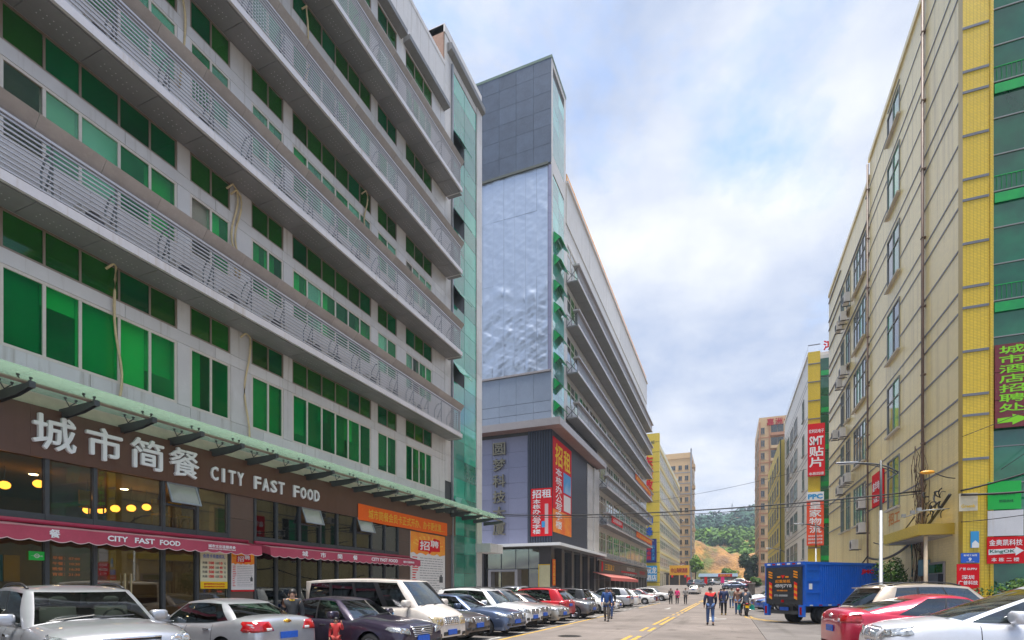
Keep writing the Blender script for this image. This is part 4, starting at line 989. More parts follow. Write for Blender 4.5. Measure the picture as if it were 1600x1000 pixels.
b = MB(); b.prism([(-15.9, 66.5, 3.7), (-13.6, 66.5, 3.0), (-13.6, 66.5, 2.94), (-15.9, 66.5, 3.64)], (0, 21.5, 0)); b.build('cloth', mat('salmon cloth', (.62, .20, .16), .8, var=.1), o); ub('valance', -13.6, -13.57, 66.5, 88, 2.55, 3.0, mat('salmon valance', (.66, .14, .12), .8, var=.15), o)
for y in (67, 74, 81, 87.5): MB().tube([(-15.9, y, 2.7), (-13.7, y, 2.9)], .03, 5).build('arm', steel2, o)
for i, (z, a, b, m_) in enumerate(((20.5, 92, 111, orange), (10.7, 93, 113, orange), (10.8, 72, 80, red))):
    o = thing('ledge_banner', ['orange banner along the third ledge of the tower block', 'orange banner along the lowest ledge near the block end', 'red banner along the lowest ledge near the grey pier'][i], 'banner', (-14.6, (a + b) / 2, z)); ub('cloth', -14.64, -14.6, a, b, z - .3, z + .75, m_, o); text(['热烈庆祝开业大吉', '厂房出租电话咨询', '火热招商中'][i], (-14.59, a + 1, z - .1), b - a - 2, .55, '+x', gold if m_ == orange else white, o)
# ------------------------------------------------------------------ far buildings on the left
def win_mesh(name, w_, h_, face, fm, gm, nv=1, nh=0, sill=True):
    """one window for a far facade: frame, panes behind it, sill; origin at its lower middle"""
    b = MB(); t = .09
    def q(a0, a1, d0, d1, z0, z1, mi): b.box(*fb(face, 0, a0, a1, d0, d1, z0, z1), mi)
    q(-w_ / 2, w_ / 2, -.02, .012, 0, h_, 1)
    for z0, z1 in ((0, t), (h_ - t, h_)): q(-w_ / 2, w_ / 2, .0, .06, z0, z1, 0)
    for i in range(nv + 2):
        a = -w_ / 2 + (w_ - t) * i / (nv + 1); q(a, a + t, .002, .055, t, h_ - t, 0)
    for i in range(nh): zz = h_ * (i + 1) / (nh + 1); q(-w_ / 2 + t, w_ / 2 - t, .004, .05, zz - t / 2, zz + t / 2, 0)
    if sill: q(-w_ / 2 - .1, w_ / 2 + .1, 0, .14, -.12, -.01, 2)
    return b.mesh(name, [fm, gm, fm])
B3 = thing('yellow_building', 'yellow factory block with banded windows beyond the long tower block', 'building', (-24, 165, 0))
cream = tile_mat('cream yellow wall', (.74, .68, .46), (.6, .54, .38), .8, .4, .5, 'x', .06, .3)
yel = mat('yellow pylon panel', (.70, .52, .05), .45, var=.06, random_obj=.05)
MB().box(-40, -16.0, 135, 198, 0, 38).build('wall', cream, B3)
MB().box(-20, -15.6, 134.0, 134.95, 0, 39.4).build('pylon_core', joint, B3)
z = 0.5
while z < 39: e = min(z + 2.45, 39.4); ub('pylon_panel', -20, -15.55, 133.9, 134.0, z + .06, e - .06, yel, B3); ub('pylon_side_panel', -15.6, -15.55, 134.02, 134.95, z + .06, e - .06, yel, B3); z = e
wm = [win_mesh('window', 4.3, 2.1, '+x', wframe, m_, 2, 1) for m_ in (far_glass, g_film[4], g_film[2])]
rv = random.Random(2)
for k in range(8):
    ub('band', -16.0, -15.8, 135, 198, 6.0 + 4.3 * k, 6.5 + 4.3 * k, mat('yellow band', (.70, .56, .22), .6, streak=.3), B3)
    for j in range(12):
        if k < 7: put(bpy.data.objects.new('window', rv.choice(wm)), B3, (-16.0, 138.5 + j * 5.1, 7.4 + 4.3 * k))
for j in range(13): MB().box(-16.1, -15.4, 136 + j * 5.1, 137 + j * 5.1, 0, 5.2).build('pier', mat('pale pier', (.55, .48, .34), .7, var=.15, streak=.3), B3)
for j in range(12): ub('shop_opening', -16.05, -15.95, 137.1 + j * 5.1, 140.9 + j * 5.1, .2, 4.6, g_film[4], B3)
for i, (tx, z, h_, m_, lab) in enumerate((('东望教育', 22.5, 11.5, red, 'red characters down the yellow pylon'), ('中锋', 14.2, 5.0, blue, 'two blue characters on the yellow pylon'))):
    o = thing('pylon_lettering', lab, 'lettering', (-18, 133.85, z)); text(tx, (-19.3, 133.88, z), 2.2, h_, '-y', m_, o, vertical=True, bold=.03, depth=.15)
text('JONE', (-19.3, 133.88, 36.6), 2.6, 1.0, '-y', steel, o)
o = thing('pylon_sign', 'dark blue sign with coloured characters on the yellow pylon', 'sign', (-17, 133.7, 8)); ub('board', -18.9, -16.2, 133.6, 133.85, 7.8, 13.6, mat('dark blue', (.01, .02, .18), .4), o); text('网络会所', (-18.5, 133.58, 8.3), 1.0, 4.8, '-y', red, o, vertical=True, bold=.03); text('科技大厦', (-17.3, 133.58, 8.3), .7, 3.8, '-y', lblue, o, vertical=True)
o = thing('pylon_sign', 'light blue sign with white characters low on the yellow pylon', 'sign', (-17.5, 133.7, 3)); ub('board', -20.2, -16.1, 133.6, 133.85, 3.2, 7.0, lblue, o); text('双龙', (-18.6, 133.58, 5.1), 2.4, 1.6, '-y', white, o, bold=.03); text('酒店', (-18.6, 133.58, 3.4), 2.4, 1.4, '-y', white, o, bold=.03); text('吊\n顶', (-20.0, 133.58, 3.5), 1.1, 3.0, '-y', white, o)
# tan apartment tower, left
tan = tile_mat('tan tile wall', (.58, .40, .22), (.5, .36, .2), .9, .3, .6, 'y', .06, .25)
tan2 = tile_mat('tan tile wall side', (.58, .40, .22), (.5, .36, .2), .9, .3, .6, 'x', .06, .25)
def apartment(lab, X0, X1_, Y0, Y1, H_, face_side, sideX, nfl, cols, gm, trim):
    o = thing('apartment_tower', lab, 'building', ((X0 + X1_) / 2, (Y0 + Y1) / 2, 0))
    MB().box(X0, X1_, Y0, Y1, 0, H_).build('wall', tan, o)
    fl = (H_ - 7) / nfl
    for k in range(nfl):
        zf = 5 + k * fl
        ub('band', X0, X1_ + .001, Y0 - .12, Y0, zf - .25, zf, trim, o)
        ub('band', *( (X1_, X1_ + .12) if face_side == '+x' else (X0 - .12, X0)), Y0, Y1, zf - .25, zf, trim, o)
        for x, w_, h_, rec in cols:
            if rec and not rec(k): continue
            me = wmc(w_, h_); put(bpy.data.objects.new('window', me), o, (x, Y0, zf + .9))
            if w_ > 2: ub('balcony', x - w_ / 2 - .1, x + w_ / 2 + .1, Y0 - .9, Y0 - .02, zf + .1, zf + .9, trim if rv.random() < .2 else tan, o)
        for j in range(int((Y1 - Y0 - 2) / 4)):
            me = wside(face_side); put(bpy.data.objects.new('window', me), o, (X1_ if face_side == '+x' else X0, Y0 + 2.5 + j * 4, zf + .9))
    return o
_w = {}
def wmc(w_, h_):
    k = ('f', w_, h_)
    if k not in _w: _w[k] = win_mesh('window', w_, h_, '-y', wbronze, g_film[4], 1)
    return _w[k]
def wside(f):
    if f not in _w: _w[f] = win_mesh('window', 1.6, 1.6, f, wbronze, far_glass, 1)
    return _w[f]
bluetrim = mat('blue grey trim', (.25, .28, .33), .5); redtrim = mat('red brown trim', (.42, .20, .11), .6)
A1 = apartment('tan tiled apartment tower with blue grey bands behind the yellow factory', -32, -13.0, 210, 235, 51, '+x', None, 11, [(-14.5, 1.3, 1.7, None), (-16.8, 1.3, 1.7, None), (-19.3, 1.6, 1.7, None), (-21.8, 1.3, 1.7, None), (-24.5, 1.3, 1.7, None), (-27.5, 2.4, 1.9, None)], None, bluetrim)
MB().box(-32.3, -12.7, 209.7, 235.3, 50.2, 52.2).build('parapet', tan, A1); MB().box(-13.1, -12.6, 209.3, 209.9, 3, 53.5).build('corner_pipe', steel2, A1)
for k in range(11):
    if k % 2 == 0: ub('balcony', -13.0, -11.6, 212, 215, 7 + k * 4, 8.2 + k * 4, tan2, A1)
for k, (x, z) in enumerate(((-18.0, 38), (-15.8, 26.5), (-20.6, 26.5), (-18.0, 42), (-23, 34))): ac_unit(x, 209.7, z, -1.57, 'air conditioner hung on the blue banded apartment tower, %s one' % ['third highest', 'lowest, beside the corner', 'lowest, second from the corner', 'highest', 'second lowest'][k], 'air conditioners on the left apartment tower')
o = thing('mural_sign', 'dark sign board with a white swoosh on the apartment tower foot', 'sign', (-17, 209.6, 6)); ub('board', -19.5, -14.8, 209.5, 209.7, 6.5, 11.0, mat('dim sign', (.25, .12, .10), .5), o)
b = MB()
for i in range(3): b.prism([(-19.2 + .5 * i, 209.45, 8.2 + .7 * i), (-17, 209.45, 9.0 + .5 * i), (-15.2, 209.45, 9.9 + .3 * i), (-17, 209.45, 8.6 + .5 * i)], (0, .04, 0))
b.build('swoosh', white, o)
A2 = apartment('tan tiled apartment tower with brown bands and roof characters', 8, 24, 165, 190, 49.3, '-x', None, 12, [(8.95, 1.0, 1.8, None), (12.6, 3.2, 2.4, lambda k: k > 7), (16.5, 3.0, 2.4, None), (20.5, 3.0, 2.4, None)], None, redtrim)
for x in (8.2, 10.6): ub('pilaster', x - .15, x + .15, 164.75, 164.99, 3, 48, redtrim, A2)
o = thing('roof_lettering', 'dark red characters along the top of the tan apartment tower', 'lettering', (12, 164.8, 47)); 
for i, c in enumerate('嘉洲大厦'): text(c, (10.0 + i * 2.1, 164.85, 46.9), 1.7, 1.8, '-y', mat('dark red', (.4, .01, .02), .5), o, 'letter', bold=.03, depth=.2)
MB().box(7.0, 16, 164.0, 165, 3.6, 4.6).build('porch_roof', redtrim, A2)
for x in (7.6,): MB().box(x, x + .5, 164.1, 164.6, 0, 3.6).build('porch_column', capm, A2)
# low shops and wall at the street end
o = thing('noodle_shop', 'low open shop with a yellow signboard at the street end', 'shop', (-13, 150, gz(150)))
zb = 0.9
MB().box(-17, -10.3, 149, 158, zb, 5.6).build('wall', mat('shop dim wall', (.10, .085, .07), .8, var=.2), o)
ub('signboard', -14.6, -9.6, 148.3, 148.7, 5.0, 7.6, mat('amber board', (.80, .42, .02), .5), o); text('中山海鲜酒楼', (-14.2, 148.25, 5.6), 4.2, 1.3, '-y', mat('dark red2', (.35, .02, .01), .5), o, bold=.03)
for x in (-14.8, -12.2, -9.9): ub('post', x, x + .25, 148.2, 148.5, zb, 5.0, tan, o)
for x in (-13.9, -10.6): MB().ball((x, 148.2, 4.6), (.3, .3, .35), 6).build('lantern', red, o, True)
o = thing('low_shed', 'long dim shed with a blue roof at the end of the street', 'shed', (-4, 195, 2.3)); MB().box(-9, 2.5, 195, 203, 2.2, 5.4).build('wall', mat('shed wall', (.16, .15, .14), .8, var=.3), o); MB().prism([(-9.6, 194, 5.4), (-9.6, 199, 6.6), (-9.6, 204, 5.4)], (12.6, 0, 0)).build('roof', mat('shed roof', (.12, .17, .22), .5, .3, var=.2), o)
ub('signboard', -3.2, 1.2, 193.7, 193.9, 5.3, 6.3, red, o); text('顺达汽修', (-2.6, 193.65, 5.45), 3.2, .7, '-y', gold, o)
for x in (-8, -5.4, -2.8, -.2): ub('opening', x, x + 2.1, 194.9, 195, 2.2, 4.7, g_film[4], o)
o = thing('retaining_wall', 'grey retaining wall at the right of the ramp', 'wall', (4, 120, 0)); MB().box(3.6, 4.0, 95, 160, 0, 2.3).build('wall', concrete2, o)
for y in np.arange(95.2, 160, 3.2): ub('coping', 3.5, 4.1, y, y + 3.1, 2.31, 2.5, pave, o)
# ------------------------------------------------------------------ right side: yellow tiled factory block
XR = 8.0; YR = 24.41
ctile = tile_mat('cream glazed tile', (.84, .69, .32), (.66, .53, .24), .20, .10, .28, 'x', .08, .75, spec=1.0, msize=.004)
ytile = tile_mat('yellow glazed tile', (.78, .55, .035), (.40, .27, .02), .105, .055, .3, 'y', .14, .15, msize=.007)
ytile_x = tile_mat('yellow glazed tile side', (.78, .55, .035), (.40, .27, .02), .105, .055, .3, 'x', .14, .15, msize=.007)
stripe = mat('grey stripe tile', (.16, .17, .20), .4, var=.15, vscale=5)
gframe = mat('grey window frame', (.24, .25, .24), .4, .2)
R1 = thing('tiled_factory', 'cream tiled factory block with yellow corner pillar and green glass end', 'building', (12, 40, 0))
MB().box(XR, 26, YR + .40, 38.4, 0, 27.7).build('wall', ctile, R1)
MB().box(XR + .05, 26, 38.41, 53.0, 0, 26.7).build('wall', ctile, R1)
MB().box(XR - .08, 26, YR - .02, 38.5, 27.7, 28.0).build('coping', ctile, R1)
MB().box(XR - .02, 26, 38.51, 53.0, 26.7, 27.0).build('coping', ctile, R1)
MB().box(XR - .02, 8.76, YR - .02, YR + .39, 0, 27.68).build('pillar', ytile, R1)
MB().box(8.77, 8.86, YR - .06, YR + .3, 0, 27.68).build('pillar_jamb', ytile, R1)
sz = sorted([6.4 + 3.95 * k for k in range(6)] + [8.0 + 3.95 * k for k in range(5)] + [8.75 + 3.95 * k for k in range(5)])
wy = [(32.2, 34.4), (39.6, 43.0), (44.2, 45.6), (46.4, 47.6)]
for z in sz:
    prev = YR + .4; lim = 53.0
    segs = [(YR + .4, 32.15), (34.5, 38.35), (38.5, 39.5), (47.7, 52.9)] if any(5.9 + 3.95 * k < z < 8.5 + 3.95 * k for k in range(6)) else [(YR + .4, 38.35), (38.5, 52.9)]
    for a, b in segs: ub('stripe', XR - .022, XR + .06, a, b, z - .035, z + .035, stripe, R1)
    ub('pillar_stripe', XR - .03, 8.74, YR - .045, YR - .021, z - .045, z + .045, stripe, R1)
rq = random.Random(8)
def gpick(i): return rq.choice([g_film[0], g_film[1], g_film[4], g_film[4], far_glass])
for k in range(6):
    z0 = 5.85 + 3.95 * k; z1 = z0 + 2.6 if k < 5 else 27.0
    for j, (a, b) in enumerate(wy):
        if j > 0 and k == 5: continue
        n_ = 2 if b - a < 2.5 else 4
        window('-x', XR + (.0 if j == 0 else .05), a, b, z0, z1, [a + (b - a) * i / n_ for i in range(1, n_)], R1, gframe, gpick, t=.06, d0=-.03, d1=.05, hsplit=z0 + 1.7)
        fub('sill', '-x', XR, a - .1, b + .1, 0, .16, z0 - .1, z0 - .005, mat('window sill', (.5, .45, .36), .6, streak=.4), R1)
pipem = mat('brown drain pipe', (.20, .13, .10), .5, var=.3)
for y in (28.45, 38.45):
    MB().tube([(XR - .10, y, 0.1), (XR - .10, y, 27.6)], .055, 8).tube([(XR - .08, y + .2, 0.1), (XR - .08, y + .2, 27.0)], .03, 6).build('drain_pipe', pipem, R1, True)
    for z in np.arange(2, 27, 3.0): ub('pipe_clip', XR - .17, XR, y - .09, y + .09, z, z + .05, pipem, R1)
# green glass end
dg = win_mat('deep green glass', (.003, .13, .055), (.002, .075, .035), .03, .7, .05)
bg_ = mat('bright green sheet', (.0, .34, .05), .15, coat=.4, random_obj=.15, col2=(.0, .20, .05), vscale=1.2)
MB().box(8.87, 26, YR + .30, YR + .39, 0, 27.6).build('end_backing', mat('stairwell dark', (.03, .07, .05), .8), R1)
z = .2
while z < 27.5:
    e = min(z + 1.32, 27.6)
    for a, b in ((8.90, 10.5), (10.54, 12.2), (12.24, 13.9), (13.94, 15.6)): ub('glass_pane', a, b, YR + .10, YR + .12, z + .015, e - .015, dg, R1)
    ub('glass_bar', 8.87, 15.6, YR + .06, YR + .13, e - .02, e + .02, gframe, R1); z = e
for k in range(6):
    z = 3.75 + 3.95 * k
    if z < 6: continue
    ub('green_band', 8.92, 15.6, YR + .02, YR + .055, z, z + .34, bg_, R1)
    ub('stair_rail', 8.92, 15.6, YR + .075, YR + .09, z + .98, z + 1.01, bg_, R1)
    for x in np.arange(9.0, 13, .14): ub('stair_baluster', x, x + .012, YR + .077, YR + .088, z + .43, z + .98, bg_, R1)
# entrance canopy, door
MB().prism([(XR - .0, 25.2, 3.75), (XR - 1.15, 25.2, 3.75), (XR - 1.15, 30.2, 3.75), (XR - .75, 31.5, 3.75), (XR, 31.5, 3.75)], (0, 0, .42)).build('entrance_canopy', ytile_x, R1)
MB().box(XR - .98, XR - .005, 25.4, 30.0, 3.70, 3.745).build('canopy_soffit', mat('canopy soffit', (.34, .32, .30), .7, var=.2), R1)
ub('door_surround', XR - .06, XR - .01, 26.1, 28.0, .12, 2.75, capm, R1); ub('door', XR - .10, XR - .062, 26.7, 27.7, .12, 2.25, mat('grey door', (.16, .17, .19), .4, .2), R1); ub('doorway_shade_sheet', XR - .08, XR - .061, 26.2, 26.68, .12, 2.25, black, R1); ub('door_light', XR - .08, XR - .061, 26.25, 27.9, 2.3, 2.65, g_film[2], R1)  # black sheet beside the door paints the unlit entrance
MB().tube([(XR - .85, 25.4, .1), (XR - .85, 25.4, 3.7)], .07, 8).build('canopy_post', mat('pale post', (.62, .50, .36), .5, var=.2), R1, True)
# signs on the corner
def board(name, lab, cat, x0, x1, z0, z1, m_, y=None):
    y = YR - .07 if y is None else y
    o = thing(name, lab, cat, ((x0 + x1) / 2, y, z0)); ub('board', x0, x1, y - .04, y, z0, z1, m_, o); return o, y - .041
maroon = mat('maroon panel', (.17, .015, .02), .25, var=.2, vscale=2)
lime = mat('lime lettering', (.22, .62, .0), .5)
o = thing('hotel_sign', 'maroon vertical sign with lime characters and arrow on the green glass', 'sign', (9.5, YR - .1, 7.3))
for a, b in ((9.42, 10.4), (8.42, 9.40), (7.42, 8.40)): ub('panel', 8.88, 10.3, YR - .12, YR - .05, a, b, maroon, o)
for i, c in enumerate('城市酒店招聘处'): text(c, (9.0, YR - .124, 10.05 - i * .345), .70, .28, '-y', lime, o, bold=.04)
b = MB(); b.prism([(8.95 + p, YR - .124, 7.52 + q) for p, q in ((0, .06), (.42, .08), (.42, -.02), (.88, .18), (.42, .36), (.42, .26), (0, .24))], (0, .003, 0)); b.build('arrow', lime, o)
o, y = board('green_board', 'bright green board above the blank white board', 'sign', 8.68, 9.62, 4.5, 5.5, mat('signboard green', (.0, .42, .05), .4)); text('电子科技公司', (8.8, y - .002, 5.0), .65, .12, '-y', mat('faded green', (.0, .16, .05), .5), o); text('招租热线', (9.0, y - .002, 4.75), .4, .1, '-y', MATS['faded green'], o)
o, y = board('blank_board', 'blank white board above the red arrow sign', 'sign', 8.68, 9.68, 3.55, 4.46, mat('board white', (.66, .66, .68), .5, var=.06, streak=.2))
o, y = board('arrow_sign', 'red sign with white arrow and green italic wording beside the yellow pillar', 'sign', 8.66, 9.72, 2.56, 3.52, red)
text('金奥凯科技', (8.72, y - .002, 3.2), .93, .22, '-y', white, o, bold=.02); text('本 栋 二 楼', (8.78, y - .002, 2.63), .78, .14, '-y', white, o, bold=.02)
b = MB(); b.prism([(8.7 + p, y, 2.98 + q) for p, q in ((0, -.11), (.76, -.06), (.76, -.14), (.99, .03), (.76, .18), (.76, .11), (0, .09))], (0, -.004, 0)); b.build('arrow', white, o)
text('KingOK', (8.73, y - .006, 2.91), .72, .15, '-y', mat('dark green letters', (.0, .12, .08), .5), o, bold=.02)
o, y = board('company_sign', 'red company sign with white characters at the foot of the yellow pillar', 'sign', 7.78, 8.44, 1.35, 2.56, red)
text('深圳', (7.92, y - .002, 2.0), .36, .15, '-y', white, o, bold=.02); text('广普科技', (7.82, y - .002, 1.8), .57, .15, '-y', white, o, bold=.02); text('广普 GUPPU', (7.86, y - .002, 2.33), .5, .1, '-y', white, o); text('电话', (7.85, y - .002, 1.5), .2, .08, '-y', white, o)
o, y = board('number_plate', 'blue house number plate above the red company sign', 'sign', 7.9, 8.44, 2.6, 2.96, blue); text('9', (8.12, y - .002, 2.66), .09, .13, '-y', white, o, bold=.03); text('新城工业园', (7.98, y - .002, 2.84), .38, .07, '-y', white, o); text('深圳市', (8.05, y - .002, 2.62), .25, .025, '-y', white, o)
o, y = board('torn_poster', 'torn blue and white poster on the yellow pillar', 'poster', 8.2, 8.44, 3.15, 3.75, lblue, YR - .03)
b = MB(); b.prism([(8.23, y - .001, 3.15), (8.44, y - .001, 3.15), (8.44, y - .001, 3.3), (8.33, y - .001, 3.42), (8.24, y - .001, 3.32)], (0, -.003, 0)); b.build('torn_patch', white, o)
o, y = board('faded_poster', 'faded white notice with orange lettering on the yellow pillar', 'poster', 7.86, 8.4, 4.5, 5.15, mat('faded notice', (.66, .60, .44), .6, var=.15), YR - .03); text('Greenk', (7.92, y - .002, 4.62), .42, .12, '-y', gold, o)
o = thing('wall_sign', 'red sign mounted flat on the cream wall behind the street lamp', 'sign', (7.9, 36.2, 6.4)); ub('board', XR - .10, XR - .03, 35.0, 37.4, 6.4, 8.3, red, o); text('鑫华电子', (XR - .104, 37.2, 7.3), 2.0, .5, '-x', white, o, bold=.02); text('本栋三楼', (XR - .104, 37.0, 6.6), 1.7, .35, '-x', white, o)
o = thing('old_lettering', 'faded orange painted characters on the lower cream wall', 'lettering', (XR, 33, 5.0)); text('招工', (XR - .012, 34.2, 5.0), 2.0, .62, '-x', mat('faded orange', (.75, .28, .05), .6), o, bold=.03)
# air conditioners on the wall with brackets
cnt_ = {}
for y, z in sorted(((44.8, 20.9), (46.3, 20.9), (43.5, 21.6), (44.8, 17.0), (46.2, 16.6), (47.8, 13.2), (43.2, 9.0), (44.6, 9.0), (46.0, 8.6), (39.0, 6.6), (39.0, 5.1), (41.0, 4.2), (45.0, 12.6))):
    fl_ = int((z + 1.5) / 3.95); cnt_[fl_] = cnt_.get(fl_, 0) + 1
    o = ac_unit(XR - .35, y, z, math.pi, 'weathered air conditioner on the cream factory wall, %s floor up, %s from the yellow pillar' % (ORD[fl_ - 1], ORD[cnt_[fl_] - 1]), 'air conditioners on the cream factory')
    ob = bpy.data.objects.new('bracket', MB().box(-.35, .2, -.35, -.31, -.05, 0).box(-.35, .2, .31, .35, -.05, 0).mesh('bracket', steel)); COL.objects.link(ob); ob.parent = o
# ------------------------------------------------------------------ next factory blocks
wtile = tile_mat('white glazed tile', (.84, .82, .76), (.66, .64, .58), .2, .1, .34, 'x', .05, .25, msize=.004)
R2 = thing('white_factory', 'white tiled factory block with gold corner strip and green glass end', 'building', (14, 78, 0))
MB().box(XR, 24, 65.4, 91.5, 0, 26.6).build('wall', wtile, R2); MB().box(XR - .05, 9.1, 65.2, 65.39, 0, 27.0).build('gold_strip', ytile, R2); MB().box(XR - .1, 24, 65.41, 91.5, 26.6, 26.9).build('coping', wtile, R2)
z = .2
while z < 26: ub('glass_pane', 9.14, 12.5, 65.25, 65.35, z + .03, z + 1.97, dg, R2); z += 2.0
for k in range(6): ub('green_band', 9.16, 12.5, 65.2, 65.245, 4.6 + 3.95 * k, 5.1 + 3.95 * k, bg_, R2); ub('stripe', XR - .06, 9.1, 65.15, 65.19, 5.9 + 3.95 * k, 6.0 + 3.95 * k, stripe, R2); ub('stripe', XR - .06, 9.1, 65.15, 65.19, 7.9 + 3.95 * k, 8.0 + 3.95 * k, stripe, R2)
w2 = [win_mesh('window', 3.4, 2.3, '-x', gframe, m_, 2, 1) for m_ in (far_glass, g_film[4], g_film[0])]
w2b = win_mesh('window', 1.5, 2.3, '-x', gframe, g_film[1], 1, 1)
for k in range(6):
    zf = 5.0 + 3.95 * k
    for z in (zf - .6, zf + 2.8): ub('stripe', XR - .012, XR, 65.45, 91.4, z, z + .07, stripe, R2)
    if k < 5:
        put(bpy.data.objects.new('window', w2b), R2, (XR, 69.5, zf))
        for y in (77, 81.5, 86.5): put(bpy.data.objects.new('window', rq.choice(w2)), R2, (XR, y, zf))
for i, (y, z) in enumerate(((79.3, 8.4), (84, 8.4), (79.3, 16.2), (84, 12.3), (79.2, 4.6))): ac_unit(XR - .35, y, z, math.pi, 'air conditioner bracketed to the white factory wall, %s from the gold strip, %s' % (('nearer', 'farther')[y > 80], ['lower middle', 'lower middle', 'topmost', 'upper', 'lowest'][i]), 'air conditioners on the white factory')
o = thing('vertical_sign', 'tall red sign with white lettering on the gold strip', 'sign', (8.5, 65, 13.5)); ub('board', 7.9, 9.5, 64.95, 65.1, 13.6, 19.2, red, o)
text('SMT', (8.05, 64.94, 16.9), 1.3, .95, '-y', white, o, bold=.03); text('贴片', (8.05, 64.94, 14.5), 1.3, 2.3, '-y', white, o, vertical=True, bold=.04); text('宏利达电子', (8.0, 64.94, 18.2), 1.4, .4, '-y', white, o, bold=.02); text('本栋四楼', (8.0, 64.94, 13.7), 1.4, .32, '-y', white, o, bold=.02)
o = thing('vertical_sign', 'tall orange red sign with white characters and a blue white top panel', 'sign', (8.5, 65, 6)); ub('board', 7.8, 9.4, 64.95, 65.1, 6.2, 11.0, mat('sign orange red', (.75, .07, .02), .4), o); ub('top_panel', 7.8, 9.4, 64.95, 65.1, 11.02, 11.9, white, o)
text('PPC', (7.9, 64.94, 11.15), 1.4, .55, '-y', lblue, o, bold=.05); text('皇家物流', (8.05, 64.94, 7.5), 1.1, 3.4, '-y', white, o, vertical=True, bold=.03)
for z in (7.1, 6.75, 6.4): text('国际快递货运代理', (7.95, 64.94, z), 1.3, .2, '-y', white, o)
o = thing('roof_sign', 'red roof lettering on top of the green glass strip', 'lettering', (10, 65.2, 27)); text('鸿发', (9.4, 65.15, 26.95), 2.4, 1.0, '-y', red, o, bold=.04, depth=.1)
R3 = thing('yellow_workshop', 'yellow tiled workshop block beyond the white factory', 'building', (14, 105, 0))
ytile_f = tile_mat('yellow wall far', (.72, .55, .10), (.5, .4, .1), .4, .2, .5, 'x', .06, .25)
MB().box(XR - .6, 22, 92.0, 119, 0, 24.5).build('wall', ytile_f, R3)
MB().box(XR - .62, XR - .5, 91.6, 92, 0, 24.6).build('dark_edge', mat('dark green edge', (.03, .06, .03), .5), R3)
w3 = win_mesh('window', 2.6, 2.2, '-x', gframe, far_glass, 2, 1)
for k in range(5):
    for y in (96, 101, 106, 111, 116): put(bpy.data.objects.new('window', w3), R3, (XR - .6, y, 5.2 + 3.8 * k))
    ub('stripe', XR - .63, XR - .6, 92, 119, 4.2 + 3.8 * k, 4.3 + 3.8 * k, stripe, R3)
# ------------------------------------------------------------------ vehicles
chrome = mat('chrome', (.75, .75, .76), .12, 1.0); tyre_m = mat('tyre', (.022, .022, .023), .8, var=.2, vscale=9)
rim_m = mat('alloy rim', (.50, .50, .52), .3, .85); trimb = mat('black trim', (.02, .02, .022), .4)
carglass = glass_mat('car glass', (.30, .36, .34), .10, .01); tint = glass_mat('dark car glass', (.09, .10, .10), .09, .01)
cabin = mat('cabin trim', (.06, .06, .062), .8); seatm = mat('seat cloth', (.30, .27, .24), .85); under = mat('underbody', (.012, .012, .012), .9)
lens = mat('headlight lens', (.52, .55, .57), .10, .55, col2=(.16, .17, .18), vscale=14, coat=1.0)
lensy = mat('headlight lens amber', (.62, .50, .28), .12, .45, col2=(.30, .22, .10), vscale=12, coat=1.0)
redl = mat('tail light lens', (.45, .004, .008), .10, coat=1.0, col2=(.22, .002, .004), vscale=16); whl = mat('reverse light lens', (.6, .6, .6), .15, coat=1.0)
plate_b = mat('blue number plate', (.015, .11, .55), .4, var=.25, vscale=18); amber = mat('indicator amber', (.75, .25, .01), .2, coat=.8)
def paint(name, col, metal=.35, dirt=.12):
    return mat('paint ' + name, col, .30, metal, var=dirt, vscale=1.2, coat=.9)

def smooth_curve(pts, k=.16):
    px = np.array([p[0] for p in pts]); pz = np.array([p[1] for p in pts]); o_ = np.argsort(px); px, pz = px[o_], pz[o_]
    off = np.linspace(-k, k, 9); wt = np.exp(-(off / k * 1.4) ** 2); wt /= wt.sum()
    return lambda x: float(sum(w_ * np.interp(x + d, px, pz) for d, w_ in zip(off, wt)))

